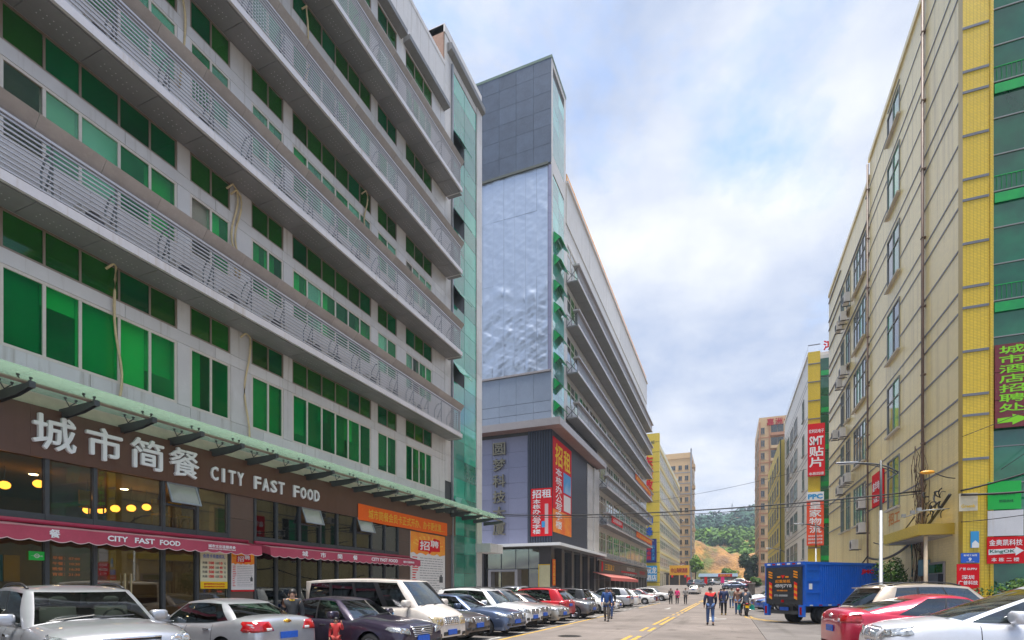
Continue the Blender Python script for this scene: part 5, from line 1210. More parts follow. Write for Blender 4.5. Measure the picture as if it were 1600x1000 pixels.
def car_template(p):
    L, W, H = p['L'], p['W'], p['H']; xf, xr = L / 2, -L / 2
    wr = p.get('wr', .32); xfw, xrw = xf - p.get('fo', .88), xr + p.get('ro', .95); Ra = wr + .055; sill = p.get('sill', .21)
    deck = smooth_curve([(xr - .5, p['deck'][0][1])] + p['deck'] + [(xf + .5, p['deck'][-1][1])], p.get('sk', .16))
    parts = []
    st = list(np.linspace(xr + .24, xf - .24, 40))
    for xw in (xfw, xrw):
        st += [xw + Ra * math.sin(a) for a in np.linspace(-math.pi / 2, math.pi / 2, 13)] + [xw - Ra - .004, xw + Ra + .004]
    ends = [0.0, .35, .6, .78, .9, .97, 1.0]
    e = .24
    stations = [(x, 0, 0) for x in st] + [(xf - e + e * s, s, 1) for s in ends[1:]] + [(xr + e - e * s, s, -1) for s in ends[1:]]
    stations.sort()
    nz, ntp = 9, 7; rings = []
    for x, s, sg in stations:
        q = (1 - s ** 2.6) ** (1 / 2.6)
        fx = max(0, (abs(x) - .5 * L / 2) / (.5 * L / 2)); w_ = W / 2 * (1 - p.get('taper', .09) * fx ** 2.4) * (1 - (1 - q) * .17)
        zd = deck(x); zt_end = p['nose'] if sg > 0 else p['tail']
        if s > 0: zd = zt_end + (zd - zt_end) * q ** .8
        zl = sill + (.10 * (1 - q) if s > 0 else 0)
        for xw in (xfw, xrw):
            if abs(x - xw) < Ra: zl = max(zl, wr + math.sqrt(max(0, Ra * Ra - (x - xw) ** 2)))
        zs = zd - .045; half = []
        zl = min(zl, zs - .03)
        for i in range(nz):
            z = zl + (zs - zl) * i / (nz - 1); t = (z - sill) / max(.2, zs - sill)
            f = np.interp(t, [0, .12, .4, .62, .74, .88, 1.0], [.935, .975, 1.0, .995, .985, .965, .915])
            half.append((w_ * f, z))
        ys = half[-1][0]
        for i in range(1, ntp + 1):
            r = 1 - (i / ntp) ** .9; half.append((ys * r, zs + .045 * (1 - r ** 5) + p.get('crown', .045) * (1 - r * r)))
        ring = [(x, y, z) for y, z in half] + [(x, -y, z) for y, z in half[-2::-1]]
        rings.append(ring)
    n = len(rings[0]); body = MB(); body.v = [v for r in rings for v in r]
    trim = MB(); xb0, xb1 = p['xbr'] + .12, p['xbf'] - .05
    allf = []
    for i in range(len(rings) - 1):
        for k in range(n - 1):
            f = (i * n + k, i * n + k + 1, (i + 1) * n + k + 1, (i + 1) * n + k); allf.append(f)
            c = [sum(body.v[j][a] for j in f) / 4 for a in range(3)]
            if nz + 1 <= k < n - nz - 2 and xb0 < c[0] < xb1: trim.add([body.v[j] for j in f], [(0, 1, 2, 3)])
            else: body.f.append(f); body.m.append(0)
    for i, rv_ in ((0, 1), (len(rings) - 1, 0)):
        cap = tuple(i * n + k for k in range(n)); body.f.append(cap[::-1] if rv_ else cap); body.m.append(0); allf.append(cap)
    bvh = BVHTree.FromPolygons([Vector(v) for v in body.v], allf)
    # greenhouse as a wrapped wall between a base loop and a roof loop
    xbf, xbr, xtf, xtr = p['xbf'], p['xbr'], p['xtf'], p['xtr']; wt = p['wt'] / 2
    def belt(x):
        h = bvh.ray_cast(Vector((x, W, deck(x) - .075)), Vector((0, -1, 0)))
        return (h[0].y if h[0] else W / 2 * .9) - .02
    def ztop(x): m_ = (xtf + xtr) / 2; return H - .045 - p.get('arch', .05) * ((x - m_) / ((xtf - xtr) / 2)) ** 2
    base, topl, tags = [], [], []
    NF = [0, .055] + list(np.linspace(.055, .945, 9)[1:-1]) + [.945, 1]
    sw = p['sw']; sf = sorted({0.0, 1.0} | {a for pr_ in sw for a in pr_}); fr = []
    for a, b in zip(sf[:-1], sf[1:]):
        m_ = max(1, int((b - a) / .12)); fr += [a + (b - a) * i / m_ for i in range(m_)]
    fr.append(1.0)
    bowf, bowr = p.get('bowf', .13), p.get('bowr', .08)
    def zb_at(x, y):
        h = bvh.ray_cast(Vector((x, y, 3)), Vector((0, 0, -1))); return (h[0].z if h[0] else deck(x)) - .012
    xbfc, xbrc = xbf - bowf, xbr + bowr       # corners sit back from the middle
    xtfc, xtrc = xtf - bowf * .6, xtr + bowr * .6
    for f in NF[:-1]:                          # front: left to right
        y = 1 - 2 * f; yb = belt(xbfc); bx = xbfc + bowf * (1 - y * y)
        base.append((bx, y * yb, zb_at(bx, y * yb))); tx = xtfc + bowf * .6 * (1 - y * y)
        topl.append((tx, y * wt * .93, ztop(tx) + .0)); tags.append(('F', f))
    for f in fr[:-1]:                          # right side: front to rear
        bx = xbfc + (xbrc - xbfc) * f; tx = xtfc + (xtrc - xtfc) * f; g_ = 1 - .07 * abs(2 * f - 1) ** 3
        base.append((bx, -belt(bx), zb_at(bx, belt(bx) - .01))); topl.append((tx, -wt * g_, ztop(tx))); tags.append(('R', f))
    for f in NF[:-1]:
        y = -1 + 2 * f; yb = belt(xbrc); bx = xbrc - bowr * (1 - y * y)
        base.append((bx, y * yb, zb_at(bx, y * yb))); tx = xtrc - bowr * .6 * (1 - y * y)
        topl.append((tx, y * wt * .93, ztop(tx))); tags.append(('B', f))
    for f in fr[:-1]:
        f2 = 1 - f; bx = xbfc + (xbrc - xbfc) * f2; tx = xtfc + (xtrc - xtfc) * f2; g_ = 1 - .07 * abs(2 * f2 - 1) ** 3
        base.append((bx, belt(bx), zb_at(bx, belt(bx) - .01))); topl.append((tx, wt * g_, ztop(tx))); tags.append(('L', f2))
    nl = len(base); rows = [0, .05, .25, .5, .75, .91, .97, 1.0]; grid = []
    for t in rows:
        r = []
        for i in range(nl):
            b, tp = Vector(base[i]), Vector(topl[i]); q = b.lerp(tp, t); out = Vector((q.x - (xtf + xtr) / 2, q.y, 0)); 
            out = Vector((1 if tags[i][0] == 'F' else -1 if tags[i][0] == 'B' else 0, 0 if tags[i][0] in 'FB' else math.copysign(1, q.y), 0))
            if tags[i][0] in 'FB' and (tags[i][1] < .03): out = Vector((0, 0, 0))
            r.append(q + out * (.035 * math.sin(math.pi * t)))
        grid.append(r)
    shell = MB(); shell.v = [tuple(v) for r in grid for v in r]; glass = {}
    for j in range(len(rows) - 1):
        for i in range(nl):
            i2 = (i + 1) % nl; f = (j * nl + i, j * nl + i2, (j + 1) * nl + i2, (j + 1) * nl + i)
            side, a = tags[i]; side2, b2 = tags[i2]; 
            if side in 'FB': b2 = NF[NF.index(a) + 1] if a in NF else 1
            else: b2 = tags[i2][1] if side2 == side else (1.0 if side == 'R' else 0.0)
            key = None; inrow = 1 <= j <= 4
            if side == 'F' and .05 <= min(a, b2) and max(a, b2) <= .95 and 1 <= j <= 5: key = 'windshield'
            elif side == 'B' and .05 <= min(a, b2) and max(a, b2) <= .95 and (1 if not p.get('rearrow') else p['rearrow']) <= j <= 4: key = 'rear_window'
            elif side in 'RL' and inrow:
                m_ = (a + b2) / 2
                for wi, (s0, s1) in enumerate(sw):
                    if s0 < m_ < s1: key = ('side_window', side, wi)
            if key: glass.setdefault(key, []).append([shell.v[q] for q in f])
            else:
                shell.f.append(f)
                pill = side in 'RL' and 1 <= j <= 4 and sw[0][0] < (a + b2) / 2 < sw[-1][1]
                shell.m.append(1 if pill else 0)
    # roof skin
    cx_ = (xtf + xtr) / 2; o0 = (len(rows) - 1) * nl; prev = [o0 + i for i in range(nl)]
    for kk in (.85, .6, .3):
        cur = []
        for i in range(nl):
            tp = topl[i]; x = cx_ + (tp[0] - cx_) * kk; y = tp[1] * kk
            zz = ztop(x) + .045 * (1 - kk ** 2.2); shell.v.append((x, y, zz)); cur.append(len(shell.v) - 1)
        for i in range(nl): shell.f.append((prev[i], prev[(i + 1) % nl], cur[(i + 1) % nl], cur[i])); shell.m.append(0)
        prev = cur
    shell.v.append((cx_, 0, ztop(cx_) + .047)); c0 = len(shell.v) - 1
    for i in range(nl): shell.f.append((prev[i], prev[(i + 1) % nl], c0)); shell.m.append(0)
    parts += [('body', body.mesh('body', trimb, True), 'PAINT', None), ('cabin_top', shell.mesh('cabin_top', [trimb, trimb], True), 'PAINT', None), ('cabin_floor', trim.mesh('cabin_floor', cabin, True) if trim.v else None, None, None)]
    gm = p.get('glass', carglass)
    for key, fs in glass.items():
        b = MB()
        for q in fs: b.add(q, [(0, 1, 2, 3)])
        bm = bmesh.new(); me = b.mesh('w', tint if (key[0] == 'side_window' and key[2] > 0) or key == 'rear_window' else gm, True); bm.from_mesh(me); bmesh.ops.remove_doubles(bm, verts=bm.verts, dist=1e-4)
        for f in bm.faces: f.smooth = True
        bmesh.ops.recalc_face_normals(bm, faces=bm.faces); bm.to_mesh(me); bm.free()
        parts.append((key if isinstance(key, str) else key[0], me, None, None))
    ubm = MB(); ubm.box(xr + .2, xf - .2, -W * .36, W * .36, .17, .5); parts.append(('underbody', ubm.mesh('underbody', under), None, None))
    # projected details
    def proj(pts, d, n1=6, n2=4, off=.008):
        """four-corner patch laid on the body along direction d"""
        d = Vector(d).normalized(); b = MB(); ok = True
        for j in range(n2 + 1):
            for i in range(n1 + 1):
                u, v = i / n1, j / n2
                q = (Vector(pts[0]) * (1 - u) + Vector(pts[1]) * u) * (1 - v) + (Vector(pts[3]) * (1 - u) + Vector(pts[2]) * u) * v
                h = bvh.ray_cast(q - d * 3, d)
                if abs(d.x) > .9:                       # keep lights on the end of the car, wrapped round its corner
                    for _ in range(30):
                        if h[0] is not None and abs(abs(h[0].x) - L / 2) < .42: break
                        q = Vector((q.x, q.y * .985, q.z)); h = bvh.ray_cast(q - d * 3, d)
                if h[0] is None: h = (q, -d, 0, 0)
                nn = h[1] if h[1].dot(d) < 0 else -h[1]
                b.v.append(tuple(h[0] + nn * off))
        for j in range(n2):
            for i in range(n1): b.f.append((j * (n1 + 1) + i, j * (n1 + 1) + i + 1, (j + 1) * (n1 + 1) + i + 1, (j + 1) * (n1 + 1) + i)); b.m.append(0)
        # turned-in rim so that the patch has thickness
        bd = [i for i in range(n1 + 1)] + [(j * (n1 + 1) + n1) for j in range(1, n2 + 1)] + [n2 * (n1 + 1) + i for i in range(n1 - 1, -1, -1)] + [j * (n1 + 1) for j in range(n2 - 1, 0, -1)]
        o = len(b.v)
        for i in bd: b.v.append(tuple(Vector(b.v[i]) + d * .02))
        for k in range(len(bd)): b.f.append((bd[k], bd[(k + 1) % len(bd)], o + (k + 1) % len(bd), o + k)); b.m.append(0)
        return b
    F, B = (-1, 0, 0), (1, 0, 0)
    def yz(pts, s=1): return [(0, y * W / 2 * s, z) for y, z in pts]
    hl = p['head']
    for s in (1, -1):
        parts.append(('headlight', proj(yz(hl, s), F, 8, 4, .012).mesh('headlight', p.get('lens', lens), True), None, None))
        cy = sum(y for y, z in hl) / 4; cz = sum(z for y, z in hl) / 4
        for dy in (-.07, .07):
            h = bvh.ray_cast(Vector((5, (cy + dy) * W / 2 * s, cz)), Vector(F))
            if h[0]: parts.append(('reflector', MB().lathe([(.001, .012), (.035, .016), (.055, .02), (.062, .012)], (h[0].x, h[0].y, h[0].z), 'x', 14).mesh('reflector', chrome, True), None, 'headlight'))
        tl = p['tailp']; parts.append(('tail_light', proj(yz(tl, s), B, 8, 5, .012).mesh('tail_light', redl, True), None, None))
        if p.get('revp'): parts.append(('reverse_light', proj(yz(p['revp'], s), B, 4, 3, .018).mesh('reverse_light', whl, True), None, None))
        if p.get('fog'): parts.append(('fog_light', proj(yz(p['fog'], s), F, 4, 3, .010).mesh('fog_light', trimb, True), None, None))
    g_ = p['grille']; zt_, zb_, wg, wg2 = g_
    parts.append(('grille', proj(yz([(-wg2, zb_), (wg2, zb_), (wg, zt_), (-wg, zt_)]), F, 8, 4, .008).mesh('grille', trimb, True), None, None))
    nb = p.get('bars', 4)
    for k in range(nb + 1):
        t = k / nb; z = zb_ + (zt_ - zb_) * t; ww = wg2 + (wg - wg2) * t
        parts.append(('grille_bar', proj(yz([(-ww, z - .010), (ww, z - .010), (ww, z + .010), (-ww, z + .010)]), F, 8, 1, .018).mesh('grille_bar', chrome, True), None, 'grille'))
    for k in range(p.get('vbars', 0)):
        y = -wg + 2 * wg * (k + .5) / p['vbars']; parts.append(('grille_bar', proj(yz([(y - .012, zb_), (y + .012, zb_), (y + .012, zt_), (y - .012, zt_)]), F, 1, 4, .018).mesh('grille_bar', chrome, True), None, 'grille'))
    li = p.get('intake', (.44, .30, .55)); parts.append(('lower_intake', proj(yz([(-li[2], li[1]), (li[2], li[1]), (li[2], li[0]), (-li[2], li[0])]), F, 8, 3, .008).mesh('lower_intake', trimb, True), None, None))
    def plate(x, z, sgn, nm): 
        h = bvh.ray_cast(Vector((5 * sgn, 0, z)), Vector((-sgn, 0, 0))); xx = h[0].x if h[0] else x
        parts.append((nm, MB().box(xx - .01, xx + .03 * sgn, -.22, .22, z - .07, z + .07).mesh('number_plate', plate_b), None, None))
    plate(xf, p.get('pz', .50), 1, 'number_plate'); plate(xr, p.get('prz', .72), -1, 'number_plate')
    h = bvh.ray_cast(Vector((5, 0, (zt_ + zb_) / 2 + .02)), Vector(F))
    if h[0]: parts.append(('badge', MB().lathe([(.001, .03), (.05, .03), (.055, .02), (.055, 0)], tuple(h[0]), 'x', 14).mesh('badge', p.get('badge', chrome), True), None, None))
    h = bvh.ray_cast(Vector((-5, 0, p.get('rbz', .95))), Vector(B))
    if h[0]: parts.append(('badge', MB().box(h[0].x - .02, h[0].x + .02, -.09, .09, h[0].z - .02, h[0].z + .02).box(h[0].x - .021, h[0].x + .02, -.045, .045, h[0].z - .036, h[0].z + .036).mesh('badge', p.get('rbadge', chrome), True), None, None))
    # door seams and handles
    dm = MB(); zs_ = lambda x: deck(x) - .07
    for x in p['doors']:
        for s in (1, -1):
            b = proj([(x - .006, 0, sill + .08), (x + .006, 0, sill + .08), (x + .006, 0, zs_(x)), (x - .006, 0, zs_(x))], (0, -s, 0), 1, 8, .003); dm.add(b.v, b.f)
    for s in (1, -1):
        xa, xb = p['doors'][0], p['doors'][-1]; b = proj([(xb, 0, sill + .075), (xa, 0, sill + .075), (xa, 0, sill + .088), (xb, 0, sill + .088)], (0, -s, 0), 14, 1, .003); dm.add(b.v, b.f)
        for x in p['doors'][1:]:
            z = zs_(x) - .10; h = bvh.ray_cast(Vector((x + .16, 3 * s, z)), Vector((0, -s, 0)))
            if h[0]: parts.append(('door_handle', MB().box(h[0].x - .1, h[0].x + .1, h[0].y - .02, h[0].y + .03, z - .018, z + .018).mesh('door_handle', p.get('handle', chrome)), None, None))
        # mirror
        mx_ = xbfc - (.42 if not p.get('mirx') else p['mirx']); my = belt(mx_) + .02; mz = deck(mx_) + .03
        m_ = MB(); c = Vector((mx_, s * (my + .14), mz + .06)); ms = p.get('mirs', 1.15); rr3 = Vector((.10, .155, .105)) * ms; m_.ball(c, tuple(rr3), 9); m_.v = [tuple(c[a_] + max(-.74 * rr3[a_], min(.74 * rr3[a_], q_[a_] - c[a_])) for a_ in range(3)) for q_ in m_.v]; m_.tube([(mx_ - .02, s * (my - .03), mz - .03), (mx_, s * (my + .08), mz + .02)], [.035, .03], 6)
        parts.append(('wing_mirror', m_.mesh('wing_mirror', trimb, True), 'PAINT', None))
    parts.append(('door_seam', dm.mesh('door_seam', trimb), None, None))
    # wipers, wheels, seats, rails
    wpm = MB()
    for y0, y1 in ((-.1, .5), (-.62, -.06)): wpm.tube([(xbfc + bowf * (1 - (y0 / (W / 2)) ** 2) + .0, y0, zb_at(xbf - .02, y0) + .035), (xbfc + bowf * (1 - (y1 / (W / 2)) ** 2) - .07, y1, zb_at(xbf - .02, y1) + .075)], .012, 4)
    parts.append(('wiper', wpm.mesh('wiper', trimb), None, None))
    tw = .20
    ty = MB().lathe([(wr - .115, -tw / 2), (wr - .03, -tw / 2), (wr, -tw / 2 + .03), (wr, tw / 2 - .03), (wr - .03, tw / 2), (wr - .115, tw / 2)], (0, 0, 0), 'y', 24)
    rm = MB().lathe([(wr - .11, tw / 2 - .005), (wr - .125, tw / 2 - .03), (wr - .135, tw / 2 - .07), (.05, tw / 2 - .09), (.001, tw / 2 - .09)], (0, 0, 0), 'y', 24)
    for k in range(5):
        a = 2 * math.pi * k / 5; ca, sa = math.cos(a), math.sin(a); r0, r1 = .03, wr - .115; hw = .035
        pts = [(ca * r0 - sa * hw, tw / 2 - .035, sa * r0 + ca * hw), (ca * r1 - sa * hw * .7, tw / 2 - .015, sa * r1 + ca * hw * .7), (ca * r1 + sa * hw * .7, tw / 2 - .015, sa * r1 - ca * hw * .7), (ca * r0 + sa * hw, tw / 2 - .035, sa * r0 - ca * hw)]
        rm.prism(pts, (0, -.03, 0))
    rm.lathe([(.001, tw / 2 - .02), (.05, tw / 2 - .025), (.055, tw / 2 - .06)], (0, 0, 0), 'y', 12)
    hole = MB().lathe([(wr - .12, tw / 2 - .08), (.001, tw / 2 - .082)], (0, 0, 0), 'y', 20)
    wh = dict(tyre=ty.mesh('tyre', tyre_m, True), rim=rm.mesh('rim', rim_m, True), hub_disc=hole.mesh('hub_disc', under), pos=[(xw, s * (W / 2 - tw / 2 - .025), wr, s) for xw in (xfw, xrw) for s in (1, -1)])
    sb = MB()
    xs0 = (xtf + xtr) / 2 + .35
    for rx in p.get('seats', (xs0, xs0 - .95)):
        for y in (-.36, .36):
            s1 = MB(); zt2 = deck(rx) - .3
            hb = H - .36; s1.prism([(rx - .06, y - .24, zt2), (rx - .16, y - .22, hb), (rx - .16, y + .22, hb), (rx - .06, y + .24, zt2)], (.11, 0, 0)); s1.ball((rx - .11, y, hb + .10), (.05, .12, .075), 6)
            parts.append(('seat', s1.mesh('seat', p.get('seatm', seatm), True), None, None))
    parts.append(('steering_wheel', MB().lathe([(.15, -.01), (.18, 0), (.15, .01)], (xbf - .55, .36, deck(xbf) + .02), 'x', 14).mesh('steering_wheel', trimb, True), None, None))
    if p.get('rails'):
        for s in (1, -1):
            y = s * wt * .88; pts = [(xtf - .25 + (xtr + .15 - xtf + .25) * i / 10, y, ztop(xtf - .25 + (xtr + .15 - xtf + .25) * i / 10) + .015 + .05 * min(1, 4 * (i / 10) * (1 - i / 10) * 1.5)) for i in range(11)]
            parts.append(('roof_rail', MB().tube(pts, .02, 6).mesh('roof_rail', trimb, True), None, None))
    if p.get('spoiler'): parts.append(('spoiler', MB().prism([(xtr + .1, -wt * .8, H - .09), (xtr - .16, -wt * .74, H - .12), (xtr - .16, -wt * .74, H - .15), (xtr + .1, -wt * .8, H - .14)], (0, wt * 1.54, 0)).mesh('spoiler', trimb, True), 'PAINT', None))
    for nm, fn_ in p.get('extra', []): parts.append((nm, *fn_(bvh, deck, proj, yz)))
    return dict(parts=[q for q in parts if q[1] is not None], wheels=wh, p=p)

TPL = {}
def place_car(kind, x, y, heading, paint_m, label, group, z=0.0, simple=False, name=None, rim=None):
    if kind not in TPL: TPL[kind] = car_template(CARS[kind])
    T = TPL[kind]
    o = thing(name or T['p'].get('name', 'parked_car'), label, T['p'].get('cat', 'car'), (x, y, z), group); o.rotation_euler = (0, 0, R(heading))
    last = {}
    for nm, me, slot, par in T['parts']:
        if simple and nm in ('seat', 'reflector', 'wiper', 'grille_bar', 'badge', 'steering_wheel', 'door_handle', 'fog_light', 'door_seam', 'lower_intake'): continue
        ob = bpy.data.objects.new(nm, me); COL.objects.link(ob); ob.parent = last.get(par, o) if par else o
        if slot == 'PAINT':
            ob.material_slots[0].link = 'OBJECT'; ob.material_slots[0].material = paint_m
        last[nm] = ob
    for (wx, wy, wz, s) in T['wheels']['pos']:
        t = bpy.data.objects.new('wheel', T['wheels']['tyre']); COL.objects.link(t); t.parent = o; t.location = (wx, wy, wz); t.rotation_euler = (0, R(random.uniform(0, 72)), 0) if s > 0 else (0, R(random.uniform(0, 72)), math.pi)
        for nm in (('rim',) if simple else ('rim', 'hub_disc')):
            q = bpy.data.objects.new(nm, T['wheels'][nm]); COL.objects.link(q); q.parent = t
    return o

def sedan(**k):
    d = dict(L=4.6, W=1.78, H=1.46, deck=[(-2.3, .98), (-1.75, 1.03), (-.9, .97), (.85, .93), (1.15, .96), (1.85, .86), (2.3, .74)], nose=.58, tail=.70, xbf=1.05, xbr=-1.72, xtf=.28, xtr=-1.02, wt=1.20,
             sw=[(.05, .43), (.455, .79), (.81, .93)], head=[(.52, .60), (.93, .66), (.96, .80), (.58, .72)], tailp=[(.50, .72), (.95, .70), (.97, .92), (.55, .90)], grille=(.74, .58, .42, .36), doors=[.98, -.12, -1.0], fog=[(.62, .36), (.86, .38), (.86, .46), (.62, .46)], prz=.72, rbz=.92)
    d.update(k); return d
def suv(**k):
    d = dict(L=4.6, W=1.84, H=1.70, wr=.36, sill=.30, deck=[(-2.3, 1.08), (-1.2, 1.06), (.8, 1.02), (1.12, 1.06), (1.8, .99), (2.3, .86)], nose=.64, tail=.72, xbf=1.08, xbr=-2.24, xtf=.42, xtr=-1.80, wt=1.36, arch=.07, taper=.07,
             sw=[(.05, .34), (.36, .62), (.645, .86)], head=[(.52, .70), (.93, .76), (.95, .94), (.60, .84)], tailp=[(.72, .86), (.97, .84), (.98, 1.08), (.80, 1.10)], grille=(.84, .66, .42, .36), doors=[1.0, -.08, -.98], fog=[(.62, .42), (.86, .44), (.86, .54), (.62, .54)], prz=.82, pz=.55, rbz=1.02, rails=True, spoiler=True, intake=(.50, .36, .5), seats=(.45, -.45))
    d.update(k); return d
CARS = {
 'sedan': sedan(), 
 'sedan_big': sedan(L=4.85, W=1.82, H=1.48, deck=[(-2.42, 1.0), (-1.85, 1.05), (-.9, .98), (.9, .95), (1.2, .98), (1.95, .89), (2.42, .78)], xbr=-1.80, xtr=-1.05, head=[(.50, .60), (.92, .68), (.95, .80), (.56, .74)], grille=(.77, .56, .44, .36), bars=5),
 'sedan_boot': sedan(L=4.58, deck=[(-2.29, 1.04), (-1.70, 1.08), (-.9, .98), (.85, .93), (1.15, .96), (1.85, .86), (2.29, .74)], xbr=-1.66, tailp=[(.42, .80), (.96, .78), (.98, 1.0), (.52, .99)], rbadge=mat('gold badge', (.75, .42, .05), .25, .8), rbz=.99, prz=.70, tail=.66, revp=[(.48, .81), (.62, .81), (.62, .86), (.48, .86)]),
 'coupe': sedan(L=4.5, W=1.78, H=1.42, deck=[(-2.25, 1.03), (-1.85, 1.06), (-1.0, .98), (.85, .93), (1.15, .96), (1.85, .86), (2.25, .74)], xbr=-1.82, xtr=-.70, sw=[(.05, .46), (.48, .80)], tailp=[(.55, .80), (.95, .78), (.97, .96), (.58, .96)], revp=[(.60, .81), (.70, .81), (.70, .86), (.60, .86)], rbz=.92, prz=.62, tail=.70),
 'mpv': sedan(L=4.6, W=1.82, H=1.68, deck=[(-2.3, 1.05), (-1.7, 1.05), (-.9, 1.02), (.85, 1.0), (1.25, 1.02), (1.9, .93), (2.3, .80)], xbf=1.40, xtf=-.10, xbr=-2.2, xtr=-1.75, wt=1.24, arch=.08, sw=[(.05, .17), (.185, .46), (.48, .72), (.74, .88)], head=[(.48, .66), (.93, .74), (.95, .90), (.56, .82)], grille=(.84, .60, .36, .30), bars=1, vbars=11, prz=.8, rbz=1.0, mirx=.66, mirs=1.3, seats=(-.35, -1.15), bowf=.2),
 'suv': suv(), 
 'suv_text': suv(badge=red, W=1.94, H=1.75, wr=.38, wt=1.50, xtf=.25, bowf=.17, deck=[(-2.3, 1.14), (-1.2, 1.12), (.8, 1.12), (1.12, 1.16), (1.8, 1.10), (2.3, .97)], nose=.72, head=[(.50, .80), (.92, .86), (.95, 1.04), (.58, .94)], grille=(.95, .74, .44, .38), extra=[('grille_lettering', lambda bvh, deck, proj, yz: (proj(yz([(-.17, .82), (.17, .82), (.17, .90), (-.17, .90)]), (-1, 0, 0), 6, 2, .03).mesh('grille_lettering', red, True), None, None))]),
 'hatch': suv(L=4.1, W=1.74, H=1.55, wr=.31, sill=.22, deck=[(-2.05, 1.02), (-1.0, 1.0), (.7, .94), (1.0, .97), (1.6, .89), (2.05, .78)], xbf=.98, xtf=.25, xbr=-1.98, xtr=-1.5, wt=1.22, rails=False, doors=[.9, -.12, -.95], head=[(.50, .64), (.93, .70), (.95, .86), (.58, .78)], grille=(.76, .60, .4, .34)),
 'suv_tall': suv(H=1.68, xbr=-2.2, xtr=-1.95, tailp=[(.80, .95), (.97, .93), (.97, 1.30), (.86, 1.34)], rails=False),
 'van': dict(name='parked_van', cat='van', L=4.9, W=1.72, H=1.98, wr=.31, sill=.25, fo=.95, ro=1.15, deck=[(-2.45, 1.18), (1.5, 1.18), (1.85, 1.20), (2.2, 1.06), (2.45, .90)], nose=.62, tail=.75, xbf=1.92, xbr=-2.42, xtf=1.25, xtr=-2.28, wt=1.46, arch=.05, taper=.05, sk=.12, bowf=.12, bowr=.04,
     sw=[(.035, .215), (.26, .455), (.48, .69), (.72, .93)], head=[(.50, .68), (.90, .70), (.93, .92), (.52, .88)], lens=lensy, tailp=[(.86, .75), (.98, .75), (.98, 1.2), (.88, 1.2)], grille=(.88, .70, .44, .42), bars=4, vbars=7, doors=[1.55, .55, -.35], prz=.7, pz=.48, rbz=1.0, mirx=.22, seats=(.75, -.2), intake=(.50, .34, .5), fog=[(.60, .36), (.86, .38), (.86, .46), (.62, .46)], glass=carglass),
}
silver = paint('silver', (.46, .47, .50), .6); silver2 = paint('warm silver', (.52, .51, .49), .6); whitep = paint('white', (.72, .72, .72), .05); vanw = paint('van cream', (.66, .60, .54), .05, .2)
plum = paint('plum', (.035, .025, .05), .4); bronze = paint('bronze', (.105, .082, .072), .5); slatep = paint('slate blue', (.085, .12, .21), .5); redp = paint('red', (.48, .008, .02), .2); pinkr = paint('crimson', (.50, .015, .05), .3)
greyp = paint('grey', (.16, .16, .17), .5); darkp = paint('dark grey', (.045, .047, .05), .4); tanp = paint('champagne', (.50, .42, .33), .5); goldp = paint('pale gold', (.38, .35, .31), .6); bluep = paint('blue', (.02, .10, .40), .3); maroonp = paint('maroon', (.14, .012, .02), .3)
GL = 'cars parked along the left kerb'; GRr = 'cars parked on the right side'
place_car('suv_text', -10.35, 5.7, -14, silver, 'silver sport utility car with roof rails and red grille lettering, facing the road', GL)
place_car('sedan_boot', -11.0, 8.95, 176, silver, 'silver saloon parked boot first to the road with gold badge', GL)
place_car('sedan_big', -9.15, 11.25, -6, plum, 'dark plum saloon with bright barred grille beside the cream van', GL)
v = place_car('van', -9.5, 13.15, -3, vanw, 'cream minivan with tinted side windows and chrome grille', GL)
for i, c in enumerate('客运专线车'):
    a = math.pi * (.15 + .7 * i / 4); lt_ = text(c, (.95 - .26 * math.cos(a) - .05, -.868, .78 + .17 * math.sin(a)), .10, .10, None, lblue, None, 'letter', basis=(Vector((1, 0, 0)), Vector((0, -1, 0))), bold=.02); lt_.parent = v
place_car('sedan', -9.65, 15.55, -3, bronze, 'bronze brown saloon parked beside the cream van', GL)
place_car('sedan_big', -9.4, 17.9, -3, slatep, 'slate blue saloon with chrome grille', GL)
place_car('suv', -9.35, 20.0, -3, whitep, 'white sport utility car with dark roof rails beside the slate blue saloon', GL)
place_car('suv', -9.65, 22.1, -3, silver2, 'warm silver sport utility car next to the white one', GL)
place_car('sedan', -9.35, 24.1, -3, goldp, 'pale gold saloon beside the red car', GL)
place_car('suv', -9.75, 26.5, 177, redp, 'bright red sport utility car parked tail to the road', GL)
place_car('suv', -9.1, 29.0, -4, greyp, 'grey sport utility car with silver wheels beside the red car', GL)
place_car('suv_tall', -10.0, 32.2, 176, darkp, 'dark estate car with tall upright tail lights', GL)
place_car('sedan', -9.3, 34.9, -3, whitep, 'white saloon between the dark estate and the silver crossover', GL)
place_car('sedan', -9.4, 38.2, -3, whitep, 'white saloon beyond the man in the bright blue jacket', GL)
place_car('suv', -9.7, 45.0, 178, silver, 'silver crossover parked tail to the road past the man in blue', GL)
place_car('hatch', -9.3, 48.0, 178, whitep, 'white hatchback beside the silver crossover', GL)
place_car('sedan', -9.2, 55.5, 0, whitep, 'white saloon with steel wheels facing the lane', GL, simple=True)
place_car('hatch', -9.3, 61.5, 0, maroonp, 'maroon hatchback in the left row', GL, simple=True)
place_car('suv', -9.1, 70.0, -6, whitep, 'large white sport utility car near the couple walking', GL, simple=True)
place_car('sedan', -10.5, 75.0, 0, silver2, 'silver saloon behind the large white sport utility car', GL, simple=True)
place_car('suv', -14.0, 36.0, 90, silver, 'silver minivan parked on the pavement behind the row', GL, simple=True, z=.12)
place_car('hatch', -5.4, 98, 85, whitep, 'white hatchback seen from behind at the ramp foot', GL, z=gz(98), simple=True)
